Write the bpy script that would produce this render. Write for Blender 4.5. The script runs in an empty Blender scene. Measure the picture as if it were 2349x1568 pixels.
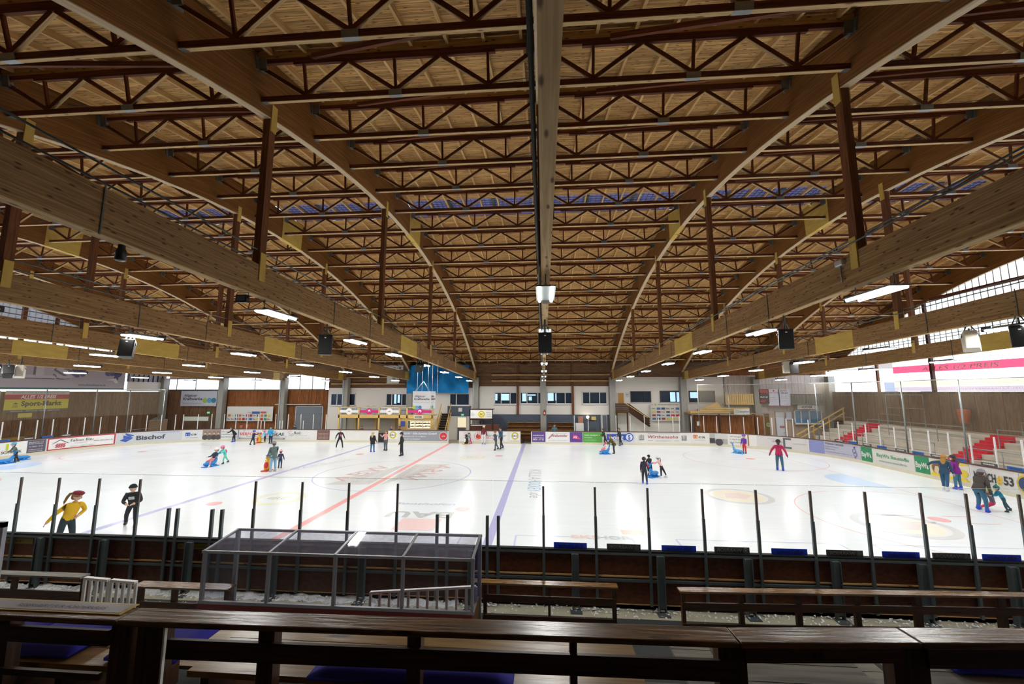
import bpy, math, random
from mathutils import Vector, Matrix
random.seed(7)
SC = bpy.context.scene
COL = SC.collection
PI = math.pi
# ------------------------------------------------------------------ camera
FOC, CX, CY, VPX, VPY, CAMH = 930., 1174.5, 784., 1246., 899., 4.75
_d = Vector(((VPX-CX)/FOC, -(VPY-CY)/FOC, -1.))
YC = _d.normalized(); ZC = Vector((0, 1, -YC.y/YC.z)).normalized(); XC = YC.cross(ZC)
ROT = Matrix((XC, YC, ZC))                      # world = ROT @ cam
CAMP = Vector((0, 0, CAMH))
def ray(px, py): return ROT @ Vector(((px-CX)/FOC, -(py-CY)/FOC, -1.))
def atY(px, py, Y): r = ray(px, py); return CAMP + r*(Y/r.y)
def atX(px, py, X): r = ray(px, py); return CAMP + r*(X/r.x)
def atZ(px, py, Z=0.): r = ray(px, py); return CAMP + r*((Z-CAMH)/r.z)
def proj(p):
    c = ROT.transposed() @ (Vector(p)-CAMP); return (CX+FOC*c.x/-c.z, CY-FOC*c.y/-c.z)
cd = bpy.data.cameras.new('camera'); cam = bpy.data.objects.new('camera', cd); COL.objects.link(cam)
cd.sensor_width = 36; cd.lens = FOC/2349*36; cd.clip_start = .05; cd.clip_end = 500
cam.matrix_world = Matrix.Translation(CAMP) @ ROT.to_4x4(); SC.camera = cam
# ------------------------------------------------------------------ world and light
W = bpy.data.worlds.new('overcast_sky'); SC.world = W; W.use_nodes = True
bg = W.node_tree.nodes['Background']; bg.inputs[0].default_value = (.82, .91, 1, 1); bg.inputs[1].default_value = 5.0
SC.view_settings.view_transform = 'Standard'; SC.view_settings.look = 'None'
SC.view_settings.exposure = 0.; SC.view_settings.gamma = 1; SC.view_settings.use_curve_mapping = False
SC.cycles.max_bounces = 7; SC.cycles.diffuse_bounces = 4; SC.cycles.transparent_max_bounces = 24
SC.cycles.glossy_bounces = 2; SC.cycles.sample_clamp_indirect = 6; SC.cycles.use_denoising = True
LAMP_W = 122.                                    # watts of each twin tube fitting
def portal(name, c, rot, sx, sy):
    l = bpy.data.lights.new(name, 'AREA'); l.shape = 'RECTANGLE'; l.size = sx; l.size_y = sy
    l.cycles.is_portal = True
    o = bpy.data.objects.new(name, l); COL.objects.link(o); o.location = c; o.rotation_euler = rot
portal('window_light', (27.9, 17, 6.2), (0, PI/2, 0), 3.2, 48)
portal('window_light', (-41.9, 17, 8.4), (0, -PI/2, 0), 3.4, 48)
# ------------------------------------------------------------------ object helpers
def tag(o, label=None, cat=None, group=None, kind=None):
    if label: o['label'] = label
    if cat: o['category'] = cat
    if group: o['group'] = group
    if kind: o['kind'] = kind
    return o
def empty(name, loc, label=None, cat=None, group=None, rz=0., kind=None):
    o = bpy.data.objects.new(name, None); COL.objects.link(o); o.location = loc; o.rotation_euler = (0, 0, rz)
    o.empty_display_size = .2
    return tag(o, label, cat, group, kind)
def link(name, me, parent=None, loc=None):
    o = bpy.data.objects.new(name, me); COL.objects.link(o)
    if parent is not None: o.parent = parent
    if loc is not None: o.location = loc
    return o
def dup(root, loc=None, rot=None, label=None, group=None):
    r = root.copy(); COL.objects.link(r)
    if loc is not None: r.location = loc
    if rot is not None: r.rotation_euler = rot
    if label: r['label'] = label
    if group: r['group'] = group
    for ch in root.children:
        c = ch.copy(); COL.objects.link(c); c.parent = r
        for g in ch.children:
            d = g.copy(); COL.objects.link(d); d.parent = c
    return r
class MB:
    """collects boxes, bars and tubes; build() makes ONE mesh object"""
    def __init__(s): s.v = []; s.f = []; s.uv = []; s.m = []; s.sm = []
    def add(s, vs, fs, uvs=None, mi=0, smooth=False):
        b = len(s.v); s.v += [tuple(v) for v in vs]
        for i, f in enumerate(fs):
            s.f.append([b+j for j in f]); s.m.append(mi); s.sm.append(smooth)
            s.uv.append(uvs[i] if uvs else [(vs[j][0]+vs[j][1], vs[j][2]) for j in f])
        return s
    def frame(s, c, ax, ay, az, mi=0):
        """box from centre and three half vectors; u of the UV runs along ax"""
        c, ax, ay, az = Vector(c), Vector(ax), Vector(ay), Vector(az)
        P = [c+ax*i+ay*j+az*k for i in (-1, 1) for j in (-1, 1) for k in (-1, 1)]
        F = [(0, 1, 3, 2), (4, 6, 7, 5), (0, 4, 5, 1), (2, 3, 7, 6), (0, 2, 6, 4), (1, 5, 7, 3)]
        lx, ly, lz = ax.length, ay.length, az.length
        o = (random.random()*9, random.random()*9); U = []
        for fi, f in enumerate(F):
            L = []
            for j in f:
                i, jj, k = (j >> 2 & 1)*2-1, (j >> 1 & 1)*2-1, (j & 1)*2-1
                if fi < 2: L.append((jj*ly*.2+o[0], k*lz+o[1]))
                elif fi < 4: L.append((i*lx+o[0], k*lz+o[1]))
                else: L.append((i*lx+o[0], jj*ly+o[1]+.37))
            U.append(L)
        return s.add(P, F, U, mi)
    def box(s, x0, x1, y0, y1, z0, z1, mi=0, along=None):
        c = ((x0+x1)/2, (y0+y1)/2, (z0+z1)/2)
        d = [Vector((abs(x1-x0)/2, 0, 0)), Vector((0, abs(y1-y0)/2, 0)), Vector((0, 0, abs(z1-z0)/2))]
        if along is None: along = max(range(3), key=lambda i: d[i].length)
        if along == 0: return s.frame(c, d[0], d[1], d[2], mi)
        if along == 1: return s.frame(c, d[1], -d[0], d[2], mi)
        return s.frame(c, d[2], d[0], d[1], mi)
    def bar(s, a, b, w, h, up=(0, 0, 1), mi=0):
        a, b = Vector(a), Vector(b); d = (b-a); L = d.length; d.normalize()
        up = Vector(up)
        if abs(d.dot(up)) > .98: up = Vector((0, 1, 0))
        side = d.cross(up).normalized(); u2 = side.cross(d)
        return s.frame((a+b)/2, d*(L/2), side*(w/2), u2*(h/2), mi)
    def tube(s, pts, r, n=8, mi=0, caps=True, smooth=True, sx=1., closed=False):
        pts = [Vector(p) for p in pts]; R = r if isinstance(r, (list, tuple)) else [r]*len(pts)
        vs = []; up = Vector((0, 0, 1)); L = 0
        for i, p in enumerate(pts):
            a = pts[max(0, i-1)]; b = pts[min(len(pts)-1, i+1)]; d = (b-a).normalized()
            u = up if abs(d.dot(up)) < .95 else Vector((0, 1, 0))
            e1 = d.cross(u).normalized(); e2 = e1.cross(d)
            rr = R[i] if isinstance(R[i], (list, tuple)) else (R[i]*sx, R[i])
            for k in range(n):
                t = 2*PI*k/n; vs.append(p+e1*math.cos(t)*rr[0]+e2*math.sin(t)*rr[1])
        F = []; U = []
        for i in range(len(pts)-1):
            L1 = L+(pts[i+1]-pts[i]).length
            for k in range(n):
                F.append((i*n+k, i*n+(k+1) % n, (i+1)*n+(k+1) % n, (i+1)*n+k))
                U.append([(L, k/n), (L, (k+1)/n), (L1, (k+1)/n), (L1, k/n)])
            L = L1
        if caps:
            F.append(tuple(range(n-1, -1, -1))); U.append([(0, 0)]*n)
            F.append(tuple((len(pts)-1)*n+k for k in range(n))); U.append([(0, 0)]*n)
        return s.add(vs, F, U, mi, smooth)
    def ell(s, c, r, n=10, m=6, mi=0, M=None, zmin=-1.):
        c = Vector(c); vs = []; F = []
        if not isinstance(r, (list, tuple)): r = (r, r, r)
        t0 = math.asin(max(-1, zmin))
        for i in range(m+1):
            th = t0+(PI/2-t0)*i/m
            for k in range(n):
                ph = 2*PI*k/n; p = Vector((math.cos(th)*math.cos(ph)*r[0], math.cos(th)*math.sin(ph)*r[1], math.sin(th)*r[2]))
                vs.append(c+(M @ p if M else p))
        for i in range(m):
            for k in range(n): F.append((i*n+k, i*n+(k+1) % n, (i+1)*n+(k+1) % n, (i+1)*n+k))
        if zmin > -1: F.append(tuple(range(n-1, -1, -1)))
        return s.add(vs, F, None, mi, True)
    def ring(s, c, r0, r1, z, n=48, a0=0, a1=2*PI, mi=0):
        vs = []; F = []
        for i in range(n+1):
            t = a0+(a1-a0)*i/n
            for r in (r0, r1): vs.append((c[0]+r*math.cos(t), c[1]+r*math.sin(t), z))
        for i in range(n): F.append((2*i, 2*i+1, 2*i+3, 2*i+2))
        return s.add(vs, F, None, mi)
    def mesh(s, name, mats):
        me = bpy.data.meshes.new(name); me.from_pydata(s.v, [], s.f)
        for m in (mats if isinstance(mats, (list, tuple)) else [mats]): me.materials.append(m)
        me.polygons.foreach_set('material_index', s.m); me.polygons.foreach_set('use_smooth', s.sm)
        uvl = me.uv_layers.new(name='UVMap'); flat = [c for f in s.uv for p in f for c in p]
        uvl.data.foreach_set('uv', flat); me.update(); return me
    def build(s, name, mats, parent=None, loc=None):
        return link(name, s.mesh(name, mats), parent, loc)
# ------------------------------------------------------------------ materials
def _mat(name):
    m = bpy.data.materials.new(name); m.use_nodes = True; nt = m.node_tree
    return m, nt, nt.nodes, nt.links, nt.nodes['Principled BSDF']
def lin(c):
    return tuple(((x/255)/12.92 if x/255 <= .04045 else ((x/255+.055)/1.055)**2.4) for x in c)
def plain(name, rgb, rough=.6, metal=0., var=.12, scale=6., bump=0., spec=None):
    m, nt, N, L, b = _mat(name); c = lin(rgb)
    tc = N.new('ShaderNodeTexCoord'); no = N.new('ShaderNodeTexNoise'); no.inputs['Scale'].default_value = scale; no.inputs['Detail'].default_value = 4
    L.new(tc.outputs['Object'], no.inputs['Vector'])
    mx = N.new('ShaderNodeMix'); mx.data_type = 'RGBA'
    mx.inputs['A'].default_value = (*[x*(1-var) for x in c], 1); mx.inputs['B'].default_value = (*[min(1, x*(1+var)) for x in c], 1)
    L.new(no.outputs['Fac'], mx.inputs['Factor']); L.new(mx.outputs['Result'], b.inputs['Base Color'])
    b.inputs['Roughness'].default_value = rough; b.inputs['Metallic'].default_value = metal
    if spec is not None: b.inputs['Specular IOR Level'].default_value = spec
    if bump:
        bp = N.new('ShaderNodeBump'); bp.inputs['Strength'].default_value = bump; bp.inputs['Distance'].default_value = .02
        L.new(no.outputs['Fac'], bp.inputs['Height']); L.new(bp.outputs[0], b.inputs['Normal'])
    return m
def wood(name, light, dark, rough=.6, knots=0., lam=0., vs=16., us=.9, rnd=.18, bump=.15, plank=0., spec=.35):
    """grain along u of the UV map; knots: dark eyes; lam: glue lines every lam metres in v; plank: board joints every plank metres in v"""
    m, nt, N, L, b = _mat(name); l = lin(light); d = lin(dark)
    uv = N.new('ShaderNodeUVMap'); mp = N.new('ShaderNodeMapping'); mp.inputs['Scale'].default_value = (us, vs, 1)
    oi = N.new('ShaderNodeObjectInfo'); L.new(uv.outputs[0], mp.inputs[0]); ofs = N.new('ShaderNodeCombineXYZ')
    ml = N.new('ShaderNodeMath'); ml.operation = 'MULTIPLY'; ml.inputs[1].default_value = 37.; L.new(oi.outputs['Random'], ml.inputs[0])
    L.new(ml.outputs[0], ofs.inputs[0]); L.new(ml.outputs[0], ofs.inputs[2]); L.new(ofs.outputs[0], mp.inputs['Location'])
    no = N.new('ShaderNodeTexNoise'); no.inputs['Scale'].default_value = 1.6; no.inputs['Detail'].default_value = 5; no.inputs['Distortion'].default_value = .4
    L.new(mp.outputs[0], no.inputs['Vector'])
    cr = N.new('ShaderNodeValToRGB'); cr.color_ramp.elements[0].position = .32; cr.color_ramp.elements[1].position = .68
    cr.color_ramp.elements[0].color = (*d, 1); cr.color_ramp.elements[1].color = (*l, 1); L.new(no.outputs['Fac'], cr.inputs[0])
    col = cr.outputs[0]
    def mul(col, fac_out, amount):
        mx = N.new('ShaderNodeMix'); mx.data_type = 'RGBA'; mx.blend_type = 'MULTIPLY'; mx.inputs['B'].default_value = (amount, amount*.85, amount*.7, 1)
        L.new(fac_out, mx.inputs['Factor']); L.new(col, mx.inputs['A']); return mx.outputs['Result']
    sp = N.new('ShaderNodeSeparateXYZ'); L.new(uv.outputs[0], sp.inputs[0])
    if knots:
        m2 = N.new('ShaderNodeMapping'); m2.inputs['Scale'].default_value = (knots, knots*3.2, 1); L.new(uv.outputs[0], m2.inputs[0]); L.new(ofs.outputs[0], m2.inputs['Location'])
        vo = N.new('ShaderNodeTexVoronoi'); vo.inputs['Scale'].default_value = 1.; vo.voronoi_dimensions = '2D'; L.new(m2.outputs[0], vo.inputs['Vector'])
        lt = N.new('ShaderNodeMapRange'); lt.inputs['From Min'].default_value = .13; lt.inputs['From Max'].default_value = .05; L.new(vo.outputs['Distance'], lt.inputs[0])
        col = mul(col, lt.outputs[0], .28)
    for per, wd, am in ((lam, .1, .55), (plank, .06, .35)):
        if per:
            dv = N.new('ShaderNodeMath'); dv.operation = 'DIVIDE'; dv.inputs[1].default_value = per; L.new(sp.outputs['Y'], dv.inputs[0])
            fr = N.new('ShaderNodeMath'); fr.operation = 'FRACT'; L.new(dv.outputs[0], fr.inputs[0])
            ls = N.new('ShaderNodeMath'); ls.operation = 'LESS_THAN'; ls.inputs[1].default_value = wd; L.new(fr.outputs[0], ls.inputs[0])
            col = mul(col, ls.outputs[0], am)
            fl = N.new('ShaderNodeMath'); fl.operation = 'FLOOR'; L.new(dv.outputs[0], fl.inputs[0])
            wn = N.new('ShaderNodeTexWhiteNoise'); wn.noise_dimensions = '1D'; L.new(fl.outputs[0], wn.inputs['W'])
            mr = N.new('ShaderNodeMath'); mr.operation = 'MULTIPLY'; mr.inputs[1].default_value = .45; L.new(wn.outputs['Value'], mr.inputs[0])
            col = mul(col, mr.outputs[0], .6)
    hs = N.new('ShaderNodeHueSaturation'); mr = N.new('ShaderNodeMapRange'); mr.inputs['To Min'].default_value = 1-rnd; mr.inputs['To Max'].default_value = 1+rnd
    L.new(oi.outputs['Random'], mr.inputs[0]); L.new(mr.outputs[0], hs.inputs['Value']); L.new(col, hs.inputs['Color'])
    L.new(hs.outputs[0], b.inputs['Base Color']); b.inputs['Roughness'].default_value = rough; b.inputs['Specular IOR Level'].default_value = spec
    if bump:
        bp = N.new('ShaderNodeBump'); bp.inputs['Strength'].default_value = bump; bp.inputs['Distance'].default_value = .01
        L.new(no.outputs['Fac'], bp.inputs['Height']); L.new(bp.outputs[0], b.inputs['Normal'])
    return m
def emit(name, rgb, s):
    m, nt, N, L, b = _mat(name); b.inputs['Base Color'].default_value = (*lin(rgb), 1)
    b.inputs['Emission Color'].default_value = (*lin(rgb), 1); b.inputs['Emission Strength'].default_value = s; return m
def thin_glass(name, tint=(.93, .96, .96), refl=.06, haze=0., hc=(180, 185, 200)):
    """sheet of clear plastic: lets light straight through, mirrors a little, optional scratched haze"""
    m, nt, N, L, b = _mat(name); N.remove(b); out = N['Material Output']
    tr = N.new('ShaderNodeBsdfTransparent'); tr.inputs[0].default_value = (*tint, 1)
    gl = N.new('ShaderNodeBsdfGlossy'); gl.inputs['Roughness'].default_value = .03
    fr = N.new('ShaderNodeFresnel'); fr.inputs[0].default_value = 1.25; mx = N.new('ShaderNodeMixShader')
    L.new(fr.outputs[0], mx.inputs[0]); L.new(tr.outputs[0], mx.inputs[1]); L.new(gl.outputs[0], mx.inputs[2]); o = mx.outputs[0]
    if haze:
        df = N.new('ShaderNodeBsdfDiffuse'); df.inputs[0].default_value = (*lin(hc), 1); m2 = N.new('ShaderNodeMixShader')
        no = N.new('ShaderNodeTexNoise'); no.inputs['Scale'].default_value = 14; no.inputs['Detail'].default_value = 6
        tc = N.new('ShaderNodeTexCoord'); L.new(tc.outputs['Object'], no.inputs['Vector'])
        mr = N.new('ShaderNodeMapRange'); mr.inputs['From Min'].default_value = .3; mr.inputs['From Max'].default_value = .75
        mr.inputs['To Min'].default_value = haze*.6; mr.inputs['To Max'].default_value = haze*1.4; L.new(no.outputs['Fac'], mr.inputs[0])
        L.new(mr.outputs[0], m2.inputs[0]); L.new(o, m2.inputs[1]); L.new(df.outputs[0], m2.inputs[2]); o = m2.outputs[0]
    L.new(o, out.inputs[0]); return m
def netting(name, rgb, fill=.25):
    """knotted net: square mesh from the UV map, the holes let light through"""
    m, nt, N, L, b = _mat(name); N.remove(b); out = N['Material Output']; uv = N.new('ShaderNodeUVMap'); sp = N.new('ShaderNodeSeparateXYZ'); L.new(uv.outputs[0], sp.inputs[0])
    o = []
    for ax in 'XY':
        dv = N.new('ShaderNodeMath'); dv.operation = 'MULTIPLY'; dv.inputs[1].default_value = 22.; L.new(sp.outputs[ax], dv.inputs[0])
        fr = N.new('ShaderNodeMath'); fr.operation = 'FRACT'; L.new(dv.outputs[0], fr.inputs[0])
        ls = N.new('ShaderNodeMath'); ls.operation = 'LESS_THAN'; ls.inputs[1].default_value = fill/2; L.new(fr.outputs[0], ls.inputs[0]); o.append(ls.outputs[0])
    mm = N.new('ShaderNodeMath'); mm.operation = 'MAXIMUM'; L.new(o[0], mm.inputs[0]); L.new(o[1], mm.inputs[1])
    tr = N.new('ShaderNodeBsdfTransparent'); df = N.new('ShaderNodeBsdfDiffuse'); df.inputs[0].default_value = (*lin(rgb), 1)
    mx = N.new('ShaderNodeMixShader'); L.new(mm.outputs[0], mx.inputs[0]); L.new(tr.outputs[0], mx.inputs[1]); L.new(df.outputs[0], mx.inputs[2]); L.new(mx.outputs[0], out.inputs[0]); return m
def sheet(name, rgb, through=.5, rough=.5):
    """cloth or plastic sheet that glows when lit from behind"""
    m, nt, N, L, b = _mat(name); out = N['Material Output']; b.inputs['Base Color'].default_value = (*lin(rgb), 1); b.inputs['Roughness'].default_value = rough
    t = N.new('ShaderNodeBsdfTranslucent'); t.inputs[0].default_value = (*lin(rgb), 1); mx = N.new('ShaderNodeMixShader'); mx.inputs[0].default_value = through
    L.new(b.outputs[0], mx.inputs[1]); L.new(t.outputs[0], mx.inputs[2]); L.new(mx.outputs[0], out.inputs[0]); return m
_pc = {}
def paint(rgb, rough=.55, metal=0.):
    k = (tuple(rgb), rough, metal)
    if k not in _pc: _pc[k] = plain('paint_%d_%d_%d' % tuple(rgb), rgb, rough, metal, .06)
    return _pc[k]
M = {}
M['arch'] = wood('arch_glulam', (150, 100, 46), (104, 68, 28), .65, knots=0., lam=.045, vs=26, us=.5, rnd=.04)
M['litunder'] = wood('lit_pine_soffit', (214, 184, 136), (176, 144, 96), .7, knots=1.5, vs=14, us=.5, rnd=.08)  # pine tone with the light bounced up off the ice painted in
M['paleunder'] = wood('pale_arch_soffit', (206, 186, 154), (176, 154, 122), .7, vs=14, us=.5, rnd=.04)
M['tie'] = wood('tie_glulam', (176, 142, 96), (132, 98, 60), .65, knots=2.1, lam=.045, vs=22, us=.8, rnd=.05)
M['truss'] = wood('truss_timber', (122, 66, 36), (78, 36, 18), .7, knots=0, vs=18, rnd=.18)
M['purlin'] = wood('purlin_timber', (216, 178, 118), (176, 134, 80), .7, knots=1.8, vs=14, rnd=.12)
M['rafter'] = wood('rafter_timber', (232, 196, 136), (196, 154, 96), .7, knots=0, vs=14, rnd=.12)
M['deck'] = wood('deck_boards', (226, 182, 116), (150, 106, 58), .7, knots=2.2, vs=12, us=.7, plank=.14, rnd=0)
M['plank'] = wood('deck_plank', (226, 182, 116), (148, 106, 56), .7, knots=2.0, vs=12, us=.7, rnd=.2)
M['ply'] = wood('yellow_plywood', (206, 176, 92), (190, 156, 76), .6, vs=3, rnd=.04, bump=.03)
M['post'] = wood('hanger_post', (124, 76, 40), (84, 46, 22), .7, vs=14, rnd=.08)
M['bench'] = wood('varnished_bench', (124, 88, 44), (62, 42, 20), .27, knots=1.6, vs=20, us=1.4, rnd=.1, bump=.5, spec=.6)
M['benchside'] = wood('bench_rail', (78, 46, 24), (42, 24, 12), .42, vs=18, rnd=.1)
M['seat'] = wood('seat_planks', (160, 128, 70), (108, 82, 42), .3, knots=1., vs=14, rnd=.16, bump=.35, spec=.5)
M['tread'] = wood('grey_tread', (128, 124, 112), (84, 82, 76), .7, vs=12, rnd=.08)
M['brownwall'] = wood('brown_boarding', (128, 96, 68), (92, 66, 46), .7, vs=8, us=1, rnd=.14)
M['orangewall'] = wood('orange_boarding', (150, 92, 40), (104, 58, 22), .7, vs=8, rnd=.14)
M['palewall'] = wood('pale_boarding', (216, 206, 200), (192, 180, 172), .7, vs=6, rnd=.05)
M['newwood'] = wood('new_timber', (222, 190, 120), (196, 158, 88), .6, vs=10, rnd=.08)
M['board_back'] = wood('barrier_plywood', (92, 48, 24), (64, 32, 16), .45, vs=9, us=5, rnd=.1)
M['steel'] = plain('galvanised_steel', (150, 158, 160), .42, .7, .15, 20)
M['darksteel'] = plain('dark_galvanised_steel', (96, 106, 108), .5, .6, .2, 14)
M['alu'] = plain('aluminium', (196, 196, 198), .4, .6, .08, 10)
M['whitepost'] = plain('white_post', (222, 222, 220), .5)
M['concrete'] = plain('concrete', (148, 146, 140), .85, 0, .12, 3, .2)
M['stand'] = plain('stand_concrete', (196, 188, 174), .85, 0, .14, 2.2, .2)
M['floor'] = plain('floor_concrete', (170, 166, 146), .85, 0, .22, 2.5, .3)
M['asphalt'] = plain('rubber_floor', (52, 56, 56), .9, 0, .25, 30, .3)
M['white'] = plain('white_wall', (228, 224, 218), .8, 0, .03, 1)
M['bluegrey'] = plain('bluegrey_wall', (78, 88, 104), .7, 0, .06, 2)
M['boardwhite'] = plain('white_barrier', (232, 230, 226), .35, 0, .04, 2)
M['kick'] = plain('yellowed_kickplate', (214, 208, 186), .5, 0, .08, 3)
M['caprail'] = plain('brown_cap_rail', (86, 56, 44), .5)
M['black'] = plain('black_plastic', (24, 26, 28), .45)
M['rubber'] = plain('black_rubber', (16, 16, 17), .8)
M['glass'] = thin_glass('barrier_glass', (.965, .98, .98))
M['shelterglass'] = thin_glass('scratched_plexiglass', (.84, .85, .9), haze=.05)
M['roofglass'] = thin_glass('dusty_plexiglass', (.62, .62, .68), haze=.2, hc=(150, 150, 172))
M['winglass'] = thin_glass('window_glass', (.9, .95, 1))
M['net'] = netting('safety_net', (120, 112, 98), .34)
M['cloth_blue'] = sheet('blue_cushion', (46, 44, 160), .0, .9)
M['tube'] = emit('lit_tube', (255, 252, 240), 14)
M['snow'] = plain('shaved_ice', (226, 230, 232), .6, 0, .1, 30, .5)
M['panelclear'] = sheet('corrugated_light_panel', (238, 232, 226), .75)
M['panelgrey'] = sheet('grey_light_panel', (120, 118, 122), .35)
# ice
m, nt, N, L, b = _mat('rink_ice'); tc = N.new('ShaderNodeTexCoord'); mp = N.new('ShaderNodeMapping'); mp.inputs['Scale'].default_value = (.25, 2.2, 1)
no = N.new('ShaderNodeTexNoise'); no.inputs['Scale'].default_value = 2.; no.inputs['Detail'].default_value = 8; L.new(tc.outputs['Object'], mp.inputs[0]); L.new(mp.outputs[0], no.inputs['Vector'])
mx = N.new('ShaderNodeMix'); mx.data_type = 'RGBA'; mx.inputs['A'].default_value = (*lin((222, 230, 236)), 1); mx.inputs['B'].default_value = (*lin((236, 241, 245)), 1)
L.new(no.outputs['Fac'], mx.inputs['Factor']); L.new(mx.outputs['Result'], b.inputs['Base Color'])
n2 = N.new('ShaderNodeTexNoise'); n2.inputs['Scale'].default_value = .35; n2.inputs['Detail'].default_value = 3; L.new(tc.outputs['Object'], n2.inputs['Vector'])
mr = N.new('ShaderNodeMapRange'); mr.inputs['From Min'].default_value = .35; mr.inputs['From Max'].default_value = .65; mr.inputs['To Min'].default_value = .2; mr.inputs['To Max'].default_value = .24; L.new(n2.outputs['Fac'], mr.inputs[0]); L.new(mr.outputs[0], b.inputs['Roughness'])
bp = N.new('ShaderNodeBump'); bp.inputs['Strength'].default_value = .06; bp.inputs['Distance'].default_value = .02; L.new(no.outputs['Fac'], bp.inputs['Height']); L.new(bp.outputs[0], b.inputs['Normal'])
b.inputs['IOR'].default_value = 1.31
M['ice'] = m
# ------------------------------------------------------------------ lettering
_tc = {}
def text2d(s, bold=0., shear=0.):
    k = (s, bold, shear)
    if k in _tc: return _tc[k]
    cu = bpy.data.curves.new('t', 'FONT'); cu.body = s; cu.size = 1.; cu.resolution_u = 2; cu.fill_mode = 'FRONT'; cu.offset = bold; cu.shear = shear
    ob = bpy.data.objects.new('t', cu); me = bpy.data.meshes.new_from_object(ob)
    vs = [(v.co.x, v.co.y) for v in me.vertices]; fs = [tuple(p.vertices) for p in me.polygons]
    bpy.data.meshes.remove(me); bpy.data.objects.remove(ob); bpy.data.curves.remove(cu)
    x0 = min([v[0] for v in vs] or [0]); x1 = max([v[0] for v in vs] or [1])
    r = ([(x-x0, y) for x, y in vs], fs, x1-x0); _tc[k] = r; return r
def put_text(mb, F, s, u, v, h, w=None, mi=0, bold=0., shear=0., centre=False):
    """F(u, v) -> point. Text with cap height h (fitted to width w) with its lower left at u, v"""
    vs, fs, tw = text2d(s, bold, shear)
    if not fs: return
    sy = h/.72; sx = (w/tw) if w else sy
    if centre: u -= sx*tw/2
    mb.add([F(u+x*sx, v+y*sy) for x, y in vs], fs, None, mi)
def put_rect(mb, F, u0, u1, v0, v1, mi=0, n=1):
    for i in range(n):
        a = u0+(u1-u0)*i/n; b = u0+(u1-u0)*(i+1)/n
        mb.add([F(a, v0), F(b, v0), F(b, v1), F(a, v1)], [(0, 1, 2, 3)], None, mi)
def put_disc(mb, F, u, v, r, mi=0, n=20, rin=0., sx=1.):
    o = [(u+r*sx*math.cos(2*PI*k/n), v+r*math.sin(2*PI*k/n)) for k in range(n)]
    if not rin: mb.add([F(*p) for p in o], [tuple(range(n))], None, mi)
    else:
        q = [(u+rin*sx*math.cos(2*PI*k/n), v+rin*math.sin(2*PI*k/n)) for k in range(n)]
        mb.add([F(*p) for p in o+q], [(k, (k+1) % n, n+(k+1) % n, n+k) for k in range(n)], None, mi)
def put_poly(mb, F, pts, mi=0): mb.add([F(*p) for p in pts], [tuple(range(len(pts)))], None, mi)
def plane(o, U, V, Nn=(0, 0, 0)):
    o, U, V, Nn = Vector(o), Vector(U), Vector(V), Vector(Nn)
    return lambda u, v, d=0.: o+U*u+V*v+Nn*d
ORD = ['nearest', 'second', 'third', 'fourth', 'fifth', 'sixth', 'seventh', 'eighth', 'ninth', 'tenth', 'eleventh', 'twelfth', 'thirteenth', 'fourteenth', 'fifteenth', 'sixteenth', 'seventeenth', 'eighteenth', 'nineteenth', 'twentieth']
# ================================================================== STRUCTURE
BAY = 6.9; XL, XR = -41.5, 27.6; YN, YF = -3.6, 42.3
def zlow(Y): return 12.85-.0121*(Y-19)**2
def slope(Y): return math.atan(-.0242*(Y-19))
def onarch(Y, off):
    """point (y, z) at distance off above the lower edge of the arches"""
    a = slope(Y); return Y-math.sin(a)*off, zlow(Y)+math.cos(a)*off
# ground outside
g = MB(); g.box(-120, 110, -60, 130, -.6, -.35, along=0); o = g.build('ground', M['snow']); tag(o, kind='structure')
# floor
fl = MB(); fl.box(XL-.3, XR+.3, YN, YF+.2, -.3, -.1, along=0); fl.build('floor', M['floor'])['kind'] = 'structure'
d = MB(); d.box(-20, 16, 4.0, 9.55, -.1, -.085, along=0); d.build('floor_mat', M['asphalt'], None); tag(bpy.data.objects['floor_mat'], kind='structure')
RX0, RX1, RY0, RY1, RR = -38.7, 21.4, 10.0, 38.25, 8.5
def outline(s):
    """s = 0 at X 0 on the far boards, growing to the right and on round towards the near side; returns x, y, inward normal"""
    a = RX1-RR; q = RR*PI/2; st = RY1-RY0-2*RR
    if s >= 0:
        if s <= a: return s, RY1, 0, -1
        s -= a
        if s <= q: t = PI/2-s/RR; return RX1-RR+RR*math.cos(t), RY1-RR+RR*math.sin(t), -math.cos(t), -math.sin(t)
        s -= q
        if s <= st: return RX1, RY1-RR-s, -1, 0
        s -= st; t = -min(s, q)/RR; return RX1-RR+RR*math.cos(t), RY0+RR+RR*math.sin(t), -math.cos(t), -math.sin(t)
    s = -s; a = -(RX0+RR)
    if s <= a: return -s, RY1, 0, -1
    s -= a
    if s <= q: t = PI/2+s/RR; return RX0+RR+RR*math.cos(t), RY1-RR+RR*math.sin(t), -math.cos(t), -math.sin(t)
    s -= q
    if s <= st: return RX0, RY1-RR-s, 1, 0
    s -= st; t = PI+min(s, q)/RR; return RX0+RR+RR*math.cos(t), RY0+RR+RR*math.sin(t), -math.cos(t), -math.sin(t)
SMAX = (RX1-RR)+RR*PI+(RY1-RY0-2*RR); SMIN = (RX0+RR)-RR*PI-(RY1-RY0-2*RR)
# ice sheet
n = 160; ring = [outline(SMIN+(SMAX-SMIN)*i/n)[:2] for i in range(n+1)]
mb = MB(); mb.add([(x, y, 0.) for x, y in ring], [tuple(range(n, -1, -1))]); mb.add([(x, y, -.1) for x, y in ring], [tuple(range(n+1))])
ICE = empty('rink_ice', (0, 0, 0), 'white ice surface of the rink with painted lines and faded adverts', 'ice')
o = mb.build('ice_sheet', M['ice'], ICE)
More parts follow.
